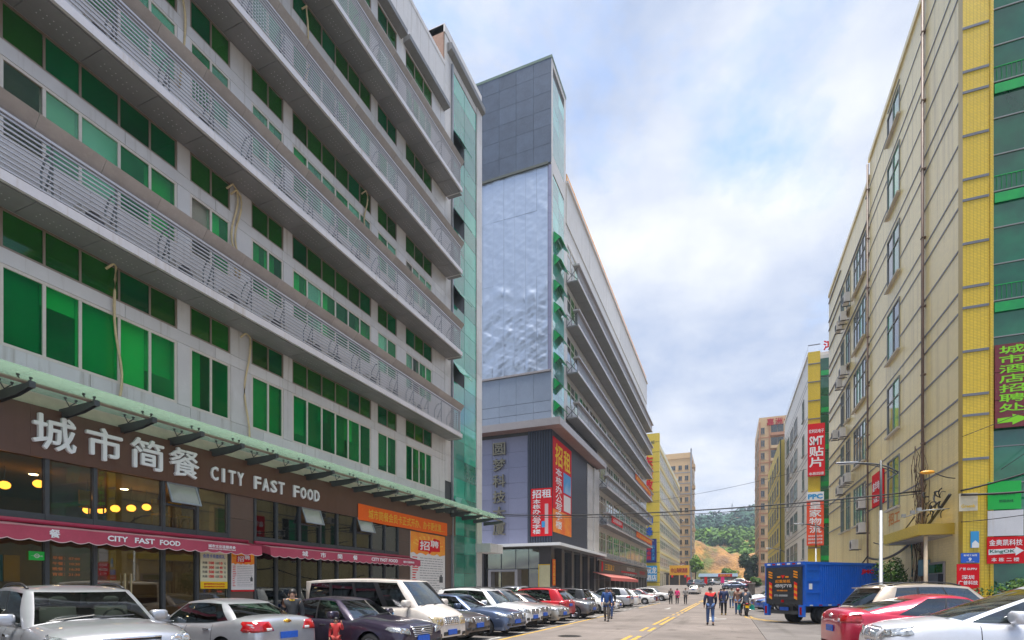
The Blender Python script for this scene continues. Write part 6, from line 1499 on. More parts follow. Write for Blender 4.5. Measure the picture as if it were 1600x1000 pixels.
# right side
place_car('mpv', 4.75, 11.9, 184, paint('pearl white', (.62, .64, .70), .25, .05), 'pearl white people carrier with upright barred grille nosing in from the right', GRr, z=.13)
place_car('coupe', 4.45, 14.75, 8, pinkr, 'crimson coupe parked tail to the road beside the white people carrier', GRr, z=.14)
place_car('suv', 5.3, 17.9, 18, tanp, 'champagne sport utility car between crimson coupe and blue truck', GRr, z=.12)
place_car('hatch', 3.9, 42.2, 200, bluep, 'blue hatchback parked behind the truck', GRr, simple=True)
place_car('sedan', 4.0, 46.5, 190, maroonp, 'maroon saloon between the blue hatchback and the pale ones', GRr, simple=True)
place_car('sedan', 3.8, 50.5, 190, whitep, 'white saloon behind the maroon one on the right', GRr, simple=True)
place_car('suv', 3.8, 55, 190, silver2, 'silver sport utility car behind the motorcyclist', GRr, simple=True)
place_car('sedan', 4.0, 60, 185, whitep, 'white saloon far along the right kerb', GRr, simple=True)
GE = 'cars parked at the street end'
for i, (k, x, y, hd, pm, lab) in enumerate((('suv', -6.2, 118, 60, greyp, 'grey sport utility car under the shed eaves at the street end'), ('sedan', -5.0, 128, 40, darkp, 'dark saloon beside the grey one at the street end'), ('sedan', -.5, 165, 20, whitep, 'white saloon left in the far row'), ('hatch', 1.2, 172, 20, redp, 'red hatchback in the far row'), ('suv', 3.0, 165, 30, whitep, 'white sport utility car in the far row'), ('sedan', 4.8, 172, 30, silver, 'silver saloon at the right of the far row'), ('sedan', 1.2, 112, 170, slatep, 'slate blue saloon coming down the ramp'), ('sedan', 2.4, 124, 170, maroonp, 'maroon saloon on the ramp by the wall'), ('hatch', 1.8, 136, 180, whitep, 'white hatchback high on the ramp'), ('suv', -3.4, 150, 60, silver2, 'silver sport utility car beyond the ramp crest'))):
    place_car(k, x, y, hd, pm, lab, GE, z=gz(y), simple=True)

# ------------------------------------------------------------------ blue box truck
TB = mat('truck blue', (.010, .13, .62), .35, coat=.5, var=.12, vscale=1.5); TD = mat('truck tail lift', (.05, .055, .06), .55, .2, var=.35, vscale=1.5)
tk = thing('box_truck', 'blue box truck with a dark tail lift covered in hazard stripes', 'truck', (2.45, 28.3, 0)); tk.rotation_euler = (0, 0, R(44))
def lp(b, name, m, par=None, smooth=False):
    ob = bpy.data.objects.new(name, b.mesh(name, m, smooth)); COL.objects.link(ob); ob.parent = par or tk; return ob
TW, TL, TZ0, TZ1 = 1.08, 5.2, .86, 2.86      # box: x from 0 (tail) forward
lp(MB().box(.05, TL, -TW, TW, TZ0, TZ1), 'cargo_box', TB)
for k in range(24):
    x = 1.15 + k * .143
    if x < TL - .1:
        for s in (-1, 1): lp(MB().box(x, x + .07, s * TW - .0, s * (TW + .03), TZ0 + .12, TZ1 - .12), 'corrugation', TB)
for s in (-1, 1):
    for z0, z1 in ((TZ0 - .02, TZ0 + .10), (TZ1 - .10, TZ1 + .02)): lp(MB().box(.04, TL + .02, s * TW, s * (TW + .045), z0, z1), 'side_rail', TB)
    for x in (.05, TL - .06): lp(MB().box(x - .01, x + .09, s * TW, s * (TW + .05), TZ0 + .1, TZ1 - .1), 'corner_post', TB)
    for z in (.95, 1.45, 1.98, 2.5): lp(MB().box(.16, 1.0, s * TW, s * (TW + .025), z, z + .06), 'door_rib', TB)
    lp(MB().box(1.0, 1.08, s * TW, s * (TW + .03), TZ0 + .1, TZ1 - .1), 'door_post', TB)
    lp(MB().box(.3, .5, s * (TW + .001), s * (TW + .012), 1.62, 1.88), 'notice', white)
    for k in range(7): lp(MB().box(.3 + k * .6, .5 + k * .6, s * TW, s * (TW + .055), TZ0 - .0, TZ0 + .05), 'side_marker', redl if k % 2 else whl)
    text('JMC', (3.75 if s < 0 else 4.65, s * (TW + .04), 2.32), .9, .26, None, red, None, merge=None, basis=(Vector((-s, 0, 0)), Vector((0, s, 0))), bold=.05).parent = tk
lp(MB().box(.04, .06, -TW, TW, TZ0, TZ1), 'rear_frame', TB)
lp(MB().box(-.06, .035, -TW - .01, TW + .01, TZ1 - .12, TZ1 + .03), 'rear_header', TB)
for k in range(7): lp(MB().box(-.075, -.06, -.95 + k * .28, -.78 + k * .28, TZ1 - .09, TZ1 - .02), 'rear_marker', redl if k % 2 else white)
lp(MB().box(-.06, .03, -.98, .98, .92, 2.66), 'tail_lift', TD)
for z in (1.1, 1.35, 1.6, 1.85, 2.1): lp(MB().box(-.075, -.06, -.98, .98, z, z + .04), 'lift_rib', mat('lift rib', (.035, .04, .045), .5, .2))
hz = mat('hazard orange', (.85, .30, .01), .5); hr = mat('hazard red', (.75, .02, .01), .5)
for y, in ((.62,), (-.78,)):
    for k in range(6): lp(MB().prism([(-.082, y, 1.12 + k * .13), (-.082, y + .17, 1.20 + k * .13), (-.082, y + .17, 1.33 + k * .13), (-.082, y, 1.25 + k * .13)], (.004, 0, 0)), 'hazard_stripe', hr if k % 2 else hz)
for y in (.60, -.80):
    for k in range(3): lp(MB().prism([(-.082, y, 2.12 + k * .12), (-.082, y + .22, 2.18 + k * .12), (-.082, y + .22, 2.25 + k * .12), (-.082, y, 2.19 + k * .12)], (.004, 0, 0)), 'hazard_stripe', hz)
bs = (Vector((0, -1, 0)), Vector((-1, 0, 0)))
for s_, y, z, w_, h_, m_ in (('起重尾板', .42, 1.92, .84, .15, hz), ('4B9J7Y8', .46, 1.66, .95, .20, mat('stencil white', (.55, .55, .55), .6)), ('400-888-6666', .34, 1.52, .6, .07, hz), ('0755-88888888', .48, 1.27, .75, .10, mat('stencil grey', (.42, .44, .45), .6))):
    ob = text(s_, (-.09, y, z), w_, h_, None, m_, None, basis=bs, bold=.02); ob.parent = tk
lp(MB().prism([(-.083, .12, 2.28), (-.083, -.12, 2.28), (-.083, 0, 2.12)], (.004, 0, 0)), 'warning_triangle', hr); lp(MB().box(-.083, -.079, .14, .32, 2.16, 2.24), 'reflector_strip', hz); lp(MB().box(-.083, -.079, -.32, -.14, 2.16, 2.24), 'reflector_strip', hz)
lp(MB().box(-.082, -.07, -.05, .1, 1.0, 1.12), 'red_reflector', redl)
for s in (-1, 1):
    lp(MB().box(-.08, .1, s * .85 if s > 0 else s * 1.08, s * 1.08 if s > 0 else s * .85, .35, .9), 'lamp_post', TB); lp(MB().box(-.10, -.08, s * .97 - .05, s * .97 + .05, .45, .80), 'tail_lamp', redl)
    lp(MB().tube([(-.05, s * .6, .95), (.35, s * .6, .55)], .04, 6), 'lift_arm', steel)
lp(MB().box(.0, .5, -.75, .75, .45, .62), 'rear_bumper', steel); lp(MB().box(-.01, .01, -.24, .24, .62, .78), 'number_plate', plate_b)
lp(MB().box(.1, 6.5, -.4, .4, .5, .82), 'chassis', steel); lp(MB().box(.02, .1, -1.0, 1.0, .82, .92), 'lift_beam', TD)
# cab
cb = MB(); P = [(5.35, .5), (6.95, .5), (7.05, .95), (6.9, 1.25), (6.45, 2.05), (5.35, 2.1)]
cb.prism([(a, -.95, b) for a, b in P], (0, 1.9, 0)); lp(cb, 'cab', TB)
dfl = MB(); dfl.prism([(5.25, -.8, 2.12), (6.4, -.7, 2.1), (6.05, -.75, 2.42), (5.25, -.8, 2.82)], (0, 1.5, 0)); lp(dfl, 'wind_deflector', TB)
lp(MB().prism([(6.93, -.85, 1.27), (6.49, -.8, 2.02), (6.52, -.8, 2.03), (6.96, -.85, 1.28)], (0, 1.66, 0)), 'windshield', carglass)
for s in (-1, 1): lp(MB().prism([(5.55, s * .955, 1.3), (6.7, s * .955, 1.3), (6.35, s * .955, 1.95), (5.55, s * .955, 1.95)], (0, s * .01, 0)), 'side_window', tint)
wt_ = MB().lathe([(.2, -.13), (.36, -.13), (.40, -.09), (.40, .09), (.36, .13), (.2, .13), (.18, .06), (.001, .05)], (0, 0, 0), 'y', 22).mesh('wheel', tyre_m, True)
for x, y in ((1.5, .85), (1.5, -.85), (1.5, .6), (1.5, -.6), (6.1, .85), (6.1, -.85)):
    q = bpy.data.objects.new('wheel', wt_); COL.objects.link(q); q.parent = tk; q.location = (x, y, .40); q.rotation_euler = (0, 0, math.pi if y < 0 else 0)
for s in (-1, 1): lp(MB().box(1.0, 2.1, s * .72 if s > 0 else s * 1.05, s * 1.05 if s > 0 else s * .72, .82, .85), 'mudguard', TB)
# ------------------------------------------------------------------ people
skinm = mat('skin', (.48, .27, .18), .55); hairm = mat('black hair', (.012, .010, .009), .5)
POSES = {}
def pose(kind):
    J = dict(pelvis=(0, 0, .95), belly=(0, 0, 1.10), chest=(.01, 0, 1.30), neck=(0, 0, 1.47), head=(.02, 0, 1.56), crown=(.015, 0, 1.66))
    def limb(s, sh, el, wr_, hip, kn, an, toe):
        n_ = 'L' if s > 0 else 'R'
        J.update({'sh' + n_: (sh[0], s * .17, sh[1]), 'el' + n_: (el[0], s * el[2], el[1]), 'wr' + n_: (wr_[0], s * wr_[2], wr_[1]), 'hip' + n_: (0, s * .09, hip), 'kn' + n_: (kn[0], s * .10, kn[1]), 'an' + n_: (an[0], s * .10, an[1]), 'toe' + n_: (toe[0], s * .11, toe[1])})
    if kind == 'walk':
        limb(1, (0, 1.40), (-.06, 1.13, .24), (.06, .90, .25), .90, (.14, .50), (.20, .09), (.36, .045)); limb(-1, (0, 1.40), (.04, 1.13, .24), (.20, .93, .22), .90, (.02, .50), (-.24, .14), (-.11, .045))
    elif kind == 'stand':
        limb(1, (0, 1.40), (-.02, 1.13, .23), (.04, .88, .24), .90, (.02, .50), (0, .08), (.14, .04)); limb(-1, (0, 1.40), (-.02, 1.13, .23), (.12, .92, .20), .90, (.03, .50), (.03, .08), (.17, .04))
    elif kind == 'reach':
        limb(1, (0, 1.40), (.14, 1.22, .28), (.26, 1.45, .26), .90, (.02, .50), (0, .08), (.14, .04)); limb(-1, (0, 1.40), (-.02, 1.13, .23), (.04, .88, .24), .90, (.03, .50), (.03, .08), (.17, .04))
    elif kind == 'ride':
        J.update(pelvis=(0, 0, .84), belly=(.03, 0, 1.0), chest=(.10, 0, 1.22), neck=(.14, 0, 1.40), head=(.18, 0, 1.49), crown=(.18, 0, 1.59))
        for s in (1, -1): limb(s, (.11, 1.34), (.30, 1.08, .28), (.56, 1.06, .30), .82, (.42, .70), (.22, .28), (.38, .22))
        J.update(anL=(.05, .26, .12), toeL=(.18, .28, .05), knL=(.30, .24, .55))
    return J
RAD = dict(pelvis=(.15, .105), belly=(.14, .10), chest=(.155, .11), neck=(.055, .055), head=(.078, .095), crown=(.065, .08), sh=(.07, .07), el=(.045, .045), wr=(.030, .025), hip=(.085, .09), kn=(.058, .06), an=(.04, .04), toe=(.035, .04))
def skin_mesh(key, J, verts, edges, grow, mats_, sub=1, rad=None):
    me = bpy.data.meshes.new(key); idx = {v: i for i, v in enumerate(verts)}
    me.from_pydata([J[v] for v in verts], [(idx[a], idx[b]) for a, b in edges], [])
    ob = bpy.data.objects.new(key, me); GS.collection.objects.link(ob)
    md = ob.modifiers.new('s', 'SKIN'); md.use_smooth_shade = True
    for i, v in enumerate(verts):
        r = (rad or {}).get(v) or RAD.get(v) or RAD[v[:-1]] if not v.startswith('f') else (.0095, .0095)
        me.skin_vertices[0].data[i].radius = (r[0] + grow if not v.startswith('f') else r[0], r[1] + grow if not v.startswith('f') else r[1])
        me.skin_vertices[0].data[i].use_root = v == verts[0]
    sd = ob.modifiers.new('u', 'SUBSURF'); sd.levels = sub
    with bpy.context.temp_override(scene=GS, view_layer=GS.view_layers[0]): dg = bpy.context.evaluated_depsgraph_get()
    out = bpy.data.meshes.new_from_object(ob.evaluated_get(dg)); bpy.data.objects.remove(ob); out.materials.clear()
    for m_ in mats_: out.materials.append(m_)
    for p in out.polygons: p.use_smooth = True
    return out
def person_meshes(kind):
    if kind in POSES: return POSES[kind]
    J = pose(kind); core = ['pelvis', 'belly', 'chest', 'neck', 'head', 'crown']; e = list(zip(core[:-1], core[1:])); vs = list(core)
    for n_ in 'LR':
        vs += [k + n_ for k in ('sh', 'el', 'wr', 'hip', 'kn', 'an', 'toe')]
        e += [('chest', 'sh' + n_), ('sh' + n_, 'el' + n_), ('el' + n_, 'wr' + n_), ('pelvis', 'hip' + n_), ('hip' + n_, 'kn' + n_), ('kn' + n_, 'an' + n_), ('an' + n_, 'toe' + n_)]
        wv = Vector(J['wr' + n_]); d = (wv - Vector(J['el' + n_])).normalized(); side = d.cross(Vector((0, 1, 0))).normalized()
        J['palm' + n_] = tuple(wv + d * .07); vs.append('palm' + n_); e.append(('wr' + n_, 'palm' + n_))
        for i in range(4):
            k = 'f%d' % i + n_; k2 = 'g%d' % i + n_; J[k] = tuple(wv + d * (.145 + (.012, .02, .012, -.01)[i]) + side * (.03 - .02 * i)); vs.append(k); e.append(('palm' + n_, k))
        J['f4' + n_] = tuple(wv + d * .06 + side * .06); vs.append('f4' + n_); e.append(('wr' + n_, 'f4' + n_))
    RAD['palm'] = (.035, .022)
    for k in list(J):
        pass
    body = skin_mesh('body', J, vs, e, 0, [skinm])
    jv = ['pelvis', 'belly', 'chest']; je = [('pelvis', 'belly'), ('belly', 'chest')]; J2 = dict(J); J2['pelvis'] = tuple(Vector(J['pelvis']) + Vector((0, 0, -.04)))
    J2['collar'] = tuple(Vector(J['chest']).lerp(Vector(J['neck']), .85)); RAD['collar'] = (.062, .062)
    jv.append('collar'); je.append(('chest', 'collar')); J2['hem'] = tuple(Vector(J['pelvis']) + Vector((-.02, 0, -.10 if kind == 'ride' else -.20))); RAD['hem'] = (.165, .13); jv.append('hem'); je.append(('pelvis', 'hem'))
    for n_ in 'LR': jv += ['sh' + n_, 'el' + n_, 'wr' + n_]; je += [('chest', 'sh' + n_), ('sh' + n_, 'el' + n_), ('el' + n_, 'wr' + n_)]
    jacket = skin_mesh('jacket', J2, jv, je, .022, [white, white], rad={'collar': (.045, .045), 'pelvis': (.165, .125)})
    for p in jacket.polygons: p.material_index = 1 if p.center.z > J['chest'][2] + .045 else 0
    tv = ['pelvis']; te = []
    for n_ in 'LR': tv += ['hip' + n_, 'kn' + n_, 'an' + n_]; te += [('pelvis', 'hip' + n_), ('hip' + n_, 'kn' + n_), ('kn' + n_, 'an' + n_)]
    trousers = skin_mesh('trousers', J, tv, te, .016, [white])
    sh = []
    for n_ in 'LR':
        a, t = Vector(J['an' + n_]), Vector(J['toe' + n_]); b = MB(); d = (t - a); d.z = 0; d.normalize() if d.length > 1e-6 else None
        c = (a + t) / 2; b.ball((c.x, c.y, t.z + .02), (.145, .05, .055), 6); me = b.mesh('shoe', white, True); sh.append(me)
    hd = Vector(J['head']); b = MB(); b.ball((hd.x - .018, hd.y, hd.z + .05), (.105, .092, .105), 8)
    v2 = [(x, y, max(z, hd.z - .02 + max(0, (x - hd.x - .01)) * 1.2)) for x, y, z in b.v]; b.v = v2
    hair = b.mesh('hair', hairm, True)
    b = MB(); b.ball((hd.x - .05, hd.y, hd.z - .06), (.085, .11, .23), 8); longh = b.mesh('hair', hairm, True)
    b = MB(); b.ball((hd.x + .09, hd.y, hd.z - .0), (.022, .014, .022), 5); b.ball((hd.x, hd.y + .085, hd.z), (.018, .012, .03), 5); b.ball((hd.x, hd.y - .085, hd.z), (.018, .012, .03), 5); face = b.mesh('face_features', skinm, True)
    b = MB(); b.ball((hd.x + .083, hd.y + .032, hd.z + .022), .010, 5); b.ball((hd.x + .083, hd.y - .032, hd.z + .022), .010, 5); b.box(hd.x + .08, hd.x + .092, hd.y - .02, hd.y + .02, hd.z - .052, hd.z - .046); eyes = b.mesh('eyes', black, True)
    b = MB(); b.ball((hd.x, hd.y, hd.z + .03), (.13, .115, .13), 8); b.v = [(x, y, max(z, hd.z - .06)) for x, y, z in b.v]; helmet = b.mesh('helmet', white, True)
    POSES[kind] = dict(body=body, jacket=jacket, trousers=trousers, shoes=sh, hair=hair, longh=longh, face=face, eyes=eyes, helmet=helmet, J=J)
    return POSES[kind]
def cm(c, r=.8): return mat('cloth %s' % (c,), c, r, var=.15, vscale=9)
def person(x, y, hd, h, kind, label, top, bottom, yoke=None, shoes=(.03, .03, .03), longhair=False, helmet=None, z=0, group='people walking in the street', extra=None):
    P = person_meshes(kind); o = thing('person', label, 'person', (x, y, z), group); o.rotation_euler = (0, 0, R(hd)); o.scale = [h / 1.70] * 3
    def add(nm, me, mats_):
        ob = bpy.data.objects.new(nm, me); COL.objects.link(ob); ob.parent = o
        for i, m_ in enumerate(mats_): ob.material_slots[i].link = 'OBJECT'; ob.material_slots[i].material = m_
    add('body', P['body'], []); add('jacket', P['jacket'], [cm(top), cm(yoke or top)]); add('trousers', P['trousers'], [cm(bottom)])
    for me in P['shoes']: add('shoe', me, [cm(shoes)])
    add('face_features', P['face'], []); add('eyes', P['eyes'], [])
    if helmet: add('helmet', P['helmet'], [mat('helmet paint %s' % (helmet,), helmet, .3, coat=.6)])
    else: add('hair', P['hair'], []); 
    if longhair: add('long_hair', P['longh'], [])
    if extra: extra(o)
    return o
def scarf(o):
    ob = bpy.data.objects.new('scarf', MB().tube([(.07 * math.cos(a), .075 * math.sin(a), 1.445 - .03 * math.cos(a)) for a in [i * .628 for i in range(11)]], .028, 6).mesh('scarf', cm((.6, .38, .03)), True)); COL.objects.link(ob); ob.parent = o
nav = (.012, .018, .05); dk = (.015, .015, .018); jean = (.06, .12, .28)
person(-.75, 25.6, 95, 1.72, 'walk', 'man in navy jacket with red shoulders and blue jeans walking away', nav, jean, yoke=(.62, .02, .02), shoes=(.05, .03, .02))
person(-.26, 35.4, 92, 1.74, 'stand', 'man in dark blue jacket and black trousers walking away ahead of the red shouldered man', (.012, .025, .09), dk, shoes=(.5, .33, .05))
person(-5.65, 26.6, -85, 1.70, 'walk', 'man in bright blue jacket and brown grey trousers walking along the parked cars', (.012, .055, .20), (.10, .085, .075))
person(-5.95, 29.0, -90, 1.68, 'walk', 'person in black following the man in the bright blue jacket', dk, (.03, .06, .16))
person(.25, 47.5, 90, 1.70, 'walk', 'person in grey sweatshirt and jeans further up the road', (.20, .22, .21), jean)
person(-.55, 46.5, -90, 1.60, 'walk', 'woman in patterned red top walking towards the camera', (.42, .14, .12), (.06, .08, .14), longhair=True)
person(-5.45, 56.6, -80, 1.62, 'walk', 'person in dark coat beside the woman in pink', (.06, .05, .05), dk)
person(-4.85, 57.0, -95, 1.60, 'stand', 'woman in bright pink top near the large white car', (.70, .02, .18), dk, longhair=True)
person(-4.05, 57.2, -90, 1.66, 'walk', 'person in grey top walking alone past the large white car', (.22, .21, .21), dk)
person(.55, 36.4, 85, 1.66, 'stand', 'person in brown jacket and jeans standing beside the motorcyclist', (.20, .10, .07), jean, helmet=(.25, .03, .03))
person(-9.9, 10.1, -50, 1.66, 'stand', 'long haired woman in dark coat with yellow collar between two parked saloons', (.02, .022, .026), dk, longhair=True, group='people by the parked cars', extra=lambda o: scarf(o))
person(-8.55, 10.08, -60, 1.0, 'reach', 'small child in red reaching up behind the silver saloon', (.45, .03, .03), (.38, .05, .04), group='people by the parked cars')

# ------------------------------------------------------------------ motorcycle with rider
mc = thing('motorcycle', 'motorcycle with teal leg guards and yellow number plate seen from behind', 'motorcycle', (1.0, 35.1, 0)); mc.rotation_euler = (0, 0, R(92))
def mp_(b, nm, m, sm_=True):
    ob = bpy.data.objects.new(nm, b.mesh(nm, m, sm_)); COL.objects.link(ob); ob.parent = mc; return ob
for x in (-.62, .66):
    t = mp_(MB().lathe([(.22, -.05), (.29, -.045), (.31, 0), (.29, .045), (.22, .05)], (x, 0, .31), 'y', 22), 'wheel', tyre_m); mp_(MB().lathe([(.22, -.03), (.22, .03), (.2, .02), (.06, .04), (.001, .04)], (x, 0, .31), 'y', 18), 'rim', rim_m).parent = mc
mp_(MB().tube([(-.62, .08, .31), (-.1, .1, .42), (.35, .06, .75), (.52, 0, .95)], .03, 6).tube([(-.62, -.08, .31), (-.1, -.1, .42), (.35, -.06, .75)], .03, 6), 'frame', steel)
mp_(MB().tube([(.66, .07, .31), (.45, .06, 1.0)], .028, 6).tube([(.66, -.07, .31), (.45, -.06, 1.0)], .028, 6), 'fork', chrome)
mp_(MB().ball((.22, 0, .82), (.28, .14, .13), 8), 'fuel_tank', paint('bike red', (.25, .01, .01))); mp_(MB().ball((-.25, 0, .80), (.42, .14, .07), 8), 'seat', black); mp_(MB().ball((.05, 0, .45), (.24, .15, .17), 8), 'engine', steel2)
mp_(MB().tube([(.45, -.36, 1.06), (.47, -.12, 1.04), (.47, .12, 1.04), (.45, .36, 1.06)], .016, 6), 'handlebar', chrome)
for s in (1, -1):
    mp_(MB().tube([(.44, s * .28, 1.06), (.42, s * .36, 1.22)], .008, 4).ball((.42, s * .38, 1.26), (.02, .07, .045), 6), 'mirror', trimb)
    mp_(MB().prism([(.05, s * .16, .75), (.30, s * .46, .62), (.22, s * .50, .34), (.02, s * .18, .40)], (.02, 0, .01)), 'leg_guard', mat('teal guard', (.0, .20, .17), .5), False)
    mp_(MB().ball((-.66, s * .16, .66), (.03, .04, .03), 5), 'indicator', amber)
mp_(MB().tube([(0, -.14, .35), (-.75, -.17, .38)], .045, 8), 'exhaust', chrome); mp_(MB().box(-.92, -.90, -.1, .1, .50, .64), 'number_plate', yellow, False); mp_(MB().ball((-.70, 0, .74), (.06, .09, .05), 6), 'tail_light', redl); mp_(MB().prism([(-.9, -.07, .5), (-.5, -.07, .72), (-.5, -.07, .66), (-.88, -.07, .44)], (0, .14, 0)), 'mudguard', black)
person(.98, 34.85, 92, 1.72, 'ride', 'motorcycle rider in dark jacket wearing a dark red helmet', (.035, .05, .08), dk, helmet=(.08, .02, .02))

# ------------------------------------------------------------------ street lamps, cables
polem = mat('lamp pole white', (.34, .36, .38), .4, .2, var=.1)
def street_lamp(x, y, H_, lab, z=0):
    o = thing('street_lamp', lab, 'street lamp', (x, y, z), 'street lamps along the right pavement')
    MB().lathe([(.14, 0), (.14, .25), (.07, .3), (.055, H_ * .72), (.05, H_ * .72)], (x, y, z), n=12).build('pole', polem, o, True)
    MB().lathe([(.048, H_ * .72), (.042, H_ + .15), (.001, H_ + .16)], (x, y, z), n=10).build('upper_pole', steel, o, True)
    MB().tube(bez((x + .55, y, z + H_ - .35), (x + .1, y, z + H_ + .1), (x - 1.0, y, z + H_ + .12), 10), .032, 6).tube(bez((x + .5, y, z + H_ - .42), (x + .1, y, z + H_ - .05), (x - .7, y, z + H_ + .08), 8), .018, 5).build('arm', steel, o, True)
    b = MB(); b.prism([(x - .75, y - .13, z + H_ + .10), (x - 1.45, y - .11, z + H_ + .16), (x - 1.5, y - .08, z + H_ + .19), (x - .75, y - .10, z + H_ + .17)], (0, .24, 0)); b.build('lamp_head', mat('lamp head', (.12, .13, .15), .4, .3), o)
    ub('lens', x - 1.4, x - .85, y - .08, y + .08, z + H_ + .085, z + H_ + .10, whl, o)
street_lamp(5.36, 24.0, 6.25, 'street lamp with curved double arm behind the blue truck', .12)
street_lamp(6.0, 45.0, 6.2, 'street lamp farther on by the white factory', .12)
street_lamp(5.6, 70.0, 6.2, 'small far street lamp near the yellow workshop', .0)
o = thing('wall_lamp', 'orange cobra head lamp on a bent arm at the cream wall', 'lamp', (7.2, 24.9, 5.8)); MB().tube(bez((7.98, 25.1, 5.85), (7.6, 24.9, 5.85), (7.25, 24.7, 6.02)), .02, 6).build('arm', steel, o, True); MB().ball((6.98, 24.62, 6.06), (.24, .1, .075), 8).build('lamp_head', mat('orange lamp glass', (.75, .33, .02), .3), o, True)
cab = mat('black cable', (.014, .014, .015), .6)
def cable(pts, r, lab, grp='cables over the street'):
    return tag(MB().tube(pts, r, 6).build('cable', cab, None, True), lab, 'cable', grp)
def sagline(p0, p1, sag, n=24):
    p0, p1 = Vector(p0), Vector(p1); return [p0.lerp(p1, t) + Vector((0, 0, -sag * 4 * t * (1 - t))) for t in [i / n for i in range(n + 1)]]
cable(sagline((-15.6, 33.4, 6.75), (7.9, 28.5, 5.95), .42), .035, 'thick black cable slung across the street from tower to cream wall')
cable(sagline((-15.6, 33.5, 6.70), (7.9, 28.6, 5.85), .52), .018, 'thinner black cable hanging just under the thick one')
cable(sagline((-15.0, 75, 13.2), (7.9, 66, 14.6), .5), .02, 'thin cable crossing high between the far blocks')
cable(sagline((7.9, 24.35, 5.25), (13, 22.8, 7.2), .25), .035, 'thick cable rising across the green glass end')
cable(sagline((7.9, 24.3, 5.1), (13, 22.5, 5.5), .25), .045, 'bundled cable running level across the green board')
cable(sagline((7.9, 24.3, 4.1), (13, 22.5, 5.0), .2), .015, 'thin cable slanting over the blank white board')
cable(sagline((7.9, 24.2, 7.2), (13, 22.6, 9.3), .1), .012, 'thin stay wire above the arrow of the maroon sign')
cable(sagline((9.0, 24.15, 5.9), (12, 22.6, 8.6), .05), .010, 'thin steep wire across the green glass')
cable(sagline((7.85, 38.0, 3.5), (7.85, 25.2, 5.25), .9), .06, 'thick cable loop along the cream factory wall')
cable(sagline((7.85, 52.0, 3.2), (7.85, 38.2, 3.6), .9), .045, 'black cable loop low on the farther cream wall')
cable(sagline((7.8, 36.5, 4.3), (7.8, 29.2, 4.9), .5), .03, 'black cable behind the entrance canopy')
b = MB(); rc = random.Random(6)
for i in range(26):
    a = Vector((7.78 + rc.uniform(-.08, .08), rc.uniform(25.4, 27.6), rc.uniform(4.7, 5.6))); c = a + Vector((0, rc.uniform(-.6, .6), rc.uniform(-.35, .35))); m_ = (a + c) / 2 + Vector((-.1, 0, rc.uniform(-.25, .25))); b.tube(bez(a, m_, c, 5), rc.uniform(.012, .035), 5)
tag(b.build('cable_tangle', cab, None, True), 'tangled black cable knot above the entrance canopy', 'cables', kind='stuff')
b = MB()
for i in range(40):
    y = 28.6 + rc.uniform(-.5, 1.2); z0 = rc.uniform(.3, 6); pts = [(7.9 - .02 * rc.random(), y + rc.uniform(-.12, .12) * j, z0 + j * rc.uniform(.25, .6)) for j in range(7)]; b.tube(pts, .012, 4)
tag(b.build('dry_vine', mat('dry vine', (.14, .09, .06), .9, var=.3), None, True), 'dry vines climbing the brown pipe on the cream wall', 'vine', kind='stuff')
tag(MB().tube([(7.9, 29.9, 2.2), (7.9, 29.95, 3.6), (7.88, 30.1, 4.3), (7.88, 30.35, 4.35)], .04, 6).build('green_pipe', mat('teal pipe', (.0, .22, .20), .5), None, True), 'teal plastic pipe bent against the cream wall', 'pipe')
o = thing('meter_box', 'blue grey meter box on the cream wall beside the bush', 'box', (7.85, 28.0, 1.9)); ub('casing', 7.72, 7.98, 27.8, 28.4, 2.2, 2.9, mat('meter box', (.10, .22, .30), .5, var=.2), o); ub('door', 7.70, 7.718, 27.85, 28.35, 2.25, 2.85, mat('meter door', (.12, .26, .34), .5), o); MB().tube([(7.9, 28.1, 2.2), (7.88, 28.15, 1.2), (7.9, 28.1, .3)], .05, 6).build('conduit', steel2, o, True)
o = thing('floodlight_bracket', 'white floodlight bracket over the entrance canopy', 'bracket', (7.4, 26, 4.6)); MB().tube([(7.9, 25.4, 4.75), (7.1, 25.5, 4.72), (7.0, 27.6, 4.70)], .025, 6).build('arm', polem, o, True)
for y in (25.6, 26.4, 27.6): MB().box(6.94, 7.08, y, y + .16, 4.72, 4.86).build('lamp', polem, o)
o = thing('transmission_tower', 'steel transmission tower standing on the ridge', 'tower', (4, 648, 80)); zt = hill_z(4, 648)
b = MB()
for k in range(4):
    sx, sy = (1, 1, -1, -1)[k], (1, -1, 1, -1)[k]; b.tube([(4 + sx * 2.2, 648 + sy * 2.2, zt), (4 + sx * .4, 648 + sy * .4, zt + 24)], .28, 4)
for j in range(6): z = zt + 2 + j * 3.8; q = 2.1 - j * .3; b.tube([(4 - q, 648, z), (4 + q, 648, z + 3.5)], .16, 4).tube([(4 + q, 648, z), (4 - q, 648, z + 3.5)], .16, 4)
b.build('lattice', steel2, o)
for z in (zt + 16, zt + 20): ub('cross_arm', 0, 8, 647.8, 648.2, z, z + .4, steel2, o)

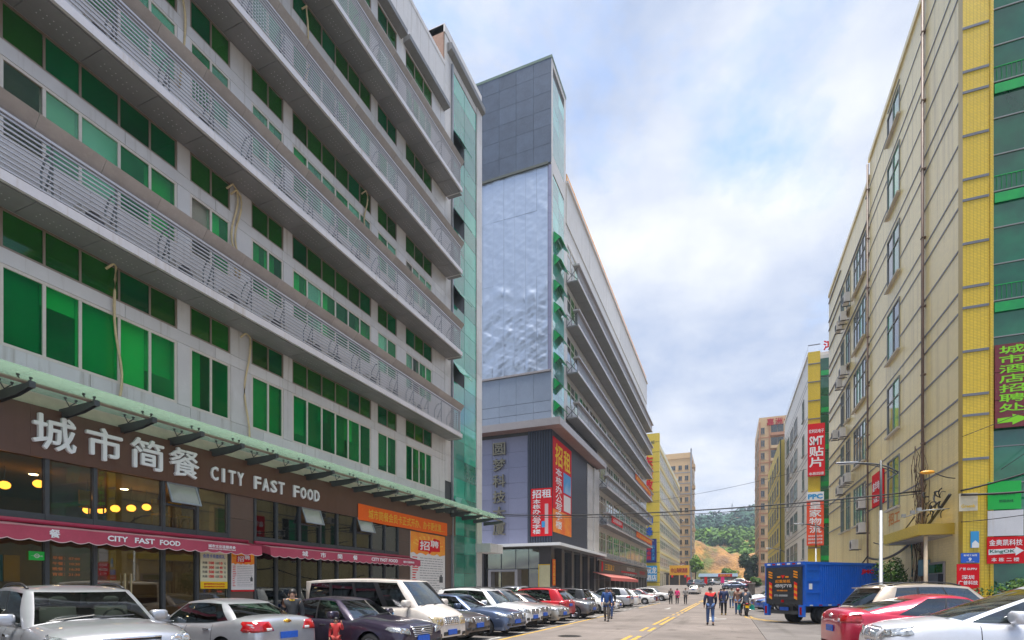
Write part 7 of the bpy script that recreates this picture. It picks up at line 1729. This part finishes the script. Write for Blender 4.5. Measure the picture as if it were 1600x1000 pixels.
# ------------------------------------------------------------------ bushes and trees
rt = random.Random(12)
def shrub(name, lab, cat, c, r, n_, size, m, trunk_h=0.3, grp=None):
    o = thing(name, lab, cat, (c[0], c[1], c[2] - r[2] - trunk_h), grp)
    b = MB(); zb = c[2] - r[2] - trunk_h
    b.tube([(c[0], c[1], zb), (c[0] + .05 * r[0], c[1], c[2] - r[2] * .3), (c[0] - .05 * r[0], c[1], c[2] + r[2] * .2)], [.09 * r[0] + .02, .06 * r[0] + .01, .01], 6)
    for k in range(6): a = k * 1.05 + rt.random(); b.tube([(c[0], c[1], c[2] - r[2] * (.7 - .1 * k)), (c[0] + r[0] * .7 * math.cos(a), c[1] + r[1] * .7 * math.sin(a), c[2] + r[2] * (.1 + .08 * k))], [.04 * r[0] + .006, .008], 5)
    b.build('trunk', mat('bark', (.10, .07, .045), .9, var=.3, vscale=6), o, True)
    lb = MB()
    for k in range(12):
        q = (c[0] + rt.uniform(-.6, .6) * r[0], c[1] + rt.uniform(-.6, .6) * r[1], c[2] + rt.uniform(-.6, .65) * r[2]); s_ = rt.uniform(.32, .55); leafblob(lb, q, (r[0] * s_, r[1] * s_, r[2] * s_), n_ // 12, rt, size)
    lb.build('crown', m, o); return o
shrub('bush', 'leafy green bush against the cream wall behind the truck', 'bush', (7.0, 29.3, 2.0), (.85, 1.3, 1.15), 1500, .07, leafN, .7)
shrub('bush', 'low green bush under the red arrow sign', 'bush', (8.9, 22.6, 1.55), (1.0, .55, .5), 900, .055, leafN, .9)
shrub('bush', 'low green bush spreading past the end of the red company sign', 'bush', (7.6, 22.9, 1.35), (.5, .4, .38), 400, .05, leafN, .8)
lt = mat('light tree leaves', (.13, .24, .02), .6, col2=(.07, .15, .015), vscale=1.0, spec=.3); dt = mat('dark tree leaves', (.025, .06, .02), .6, col2=(.012, .035, .012), vscale=1.0, spec=.3)
shrub('street_tree', 'light green tree behind the yellow signboard at the street end', 'tree', (-9.0, 165, 8.2), (2.6, 2.6, 3.0), 1500, .35, lt, 3.0)
shrub('street_tree', 'dark dense tree at the foot of the brown banded tower', 'tree', (5.6, 172, 8.0), (3.4, 3.4, 4.8), 2200, .4, dt, 1.0)
shrub('street_tree', 'small bright green tree above the far row of cars', 'tree', (1.5, 200, 6.0), (2.2, 2.2, 1.8), 900, .35, lt, 1.0)
shrub('street_tree', 'small olive tree beside the bright green one', 'tree', (-.8, 204, 6.6), (1.8, 1.8, 2.0), 800, .35, leafA, 1.0)
shrub('hedge', 'green hedge above the grey retaining wall', 'hedge', (5.4, 128, 3.0), (1.3, 12, .9), 3000, .25, leafN, .6)
for i, (x, y, w_, h_, m_, lab) in enumerate(((-9.6, 146, .9, 1.6, red, 'red standing banner by the yellow signboard shop'), (-1.3, 140, .8, 1.5, mat('magenta', (.75, .01, .2), .5), 'magenta standing banner at the ramp crest'), (3.2, 126, 1.6, .6, orange, 'orange barrier board near the retaining wall'), (-4.6, 125, .6, 1.5, red, 'narrow red banner beside the ramp'))):
    o = thing('standing_banner', lab, 'banner', (x, y, gz(y))); ub('cloth', x - w_ / 2, x + w_ / 2, y, y + .04, gz(y) + .5, gz(y) + .5 + h_, m_, o); MB().tube([(x, y + .06, gz(y)), (x, y + .06, gz(y) + h_ + .6)], .03, 5).build('pole', steel2, o)
# ------------------------------------------------------------------ air
hz_m = bpy.data.materials.new('thin haze'); hz_m.use_nodes = True
ht = hz_m.node_tree; ht.nodes.remove(ht.nodes['Principled BSDF'])
pv = ht.nodes.new('ShaderNodeVolumePrincipled'); pv.inputs['Color'].default_value = (.72, .84, 1.0, 1); pv.inputs['Density'].default_value = .00042; pv.inputs['Anisotropy'].default_value = .2
ht.links.new(pv.outputs[0], ht.nodes['Material Output'].inputs['Volume'])
hb_ = MB().box(-480, 480, -75, 1040, -1.5, 118).build('haze', hz_m); tag(hb_, 'thin pale haze filling the air over the street', 'haze', kind='stuff')
bpy.data.scenes.remove(GS)
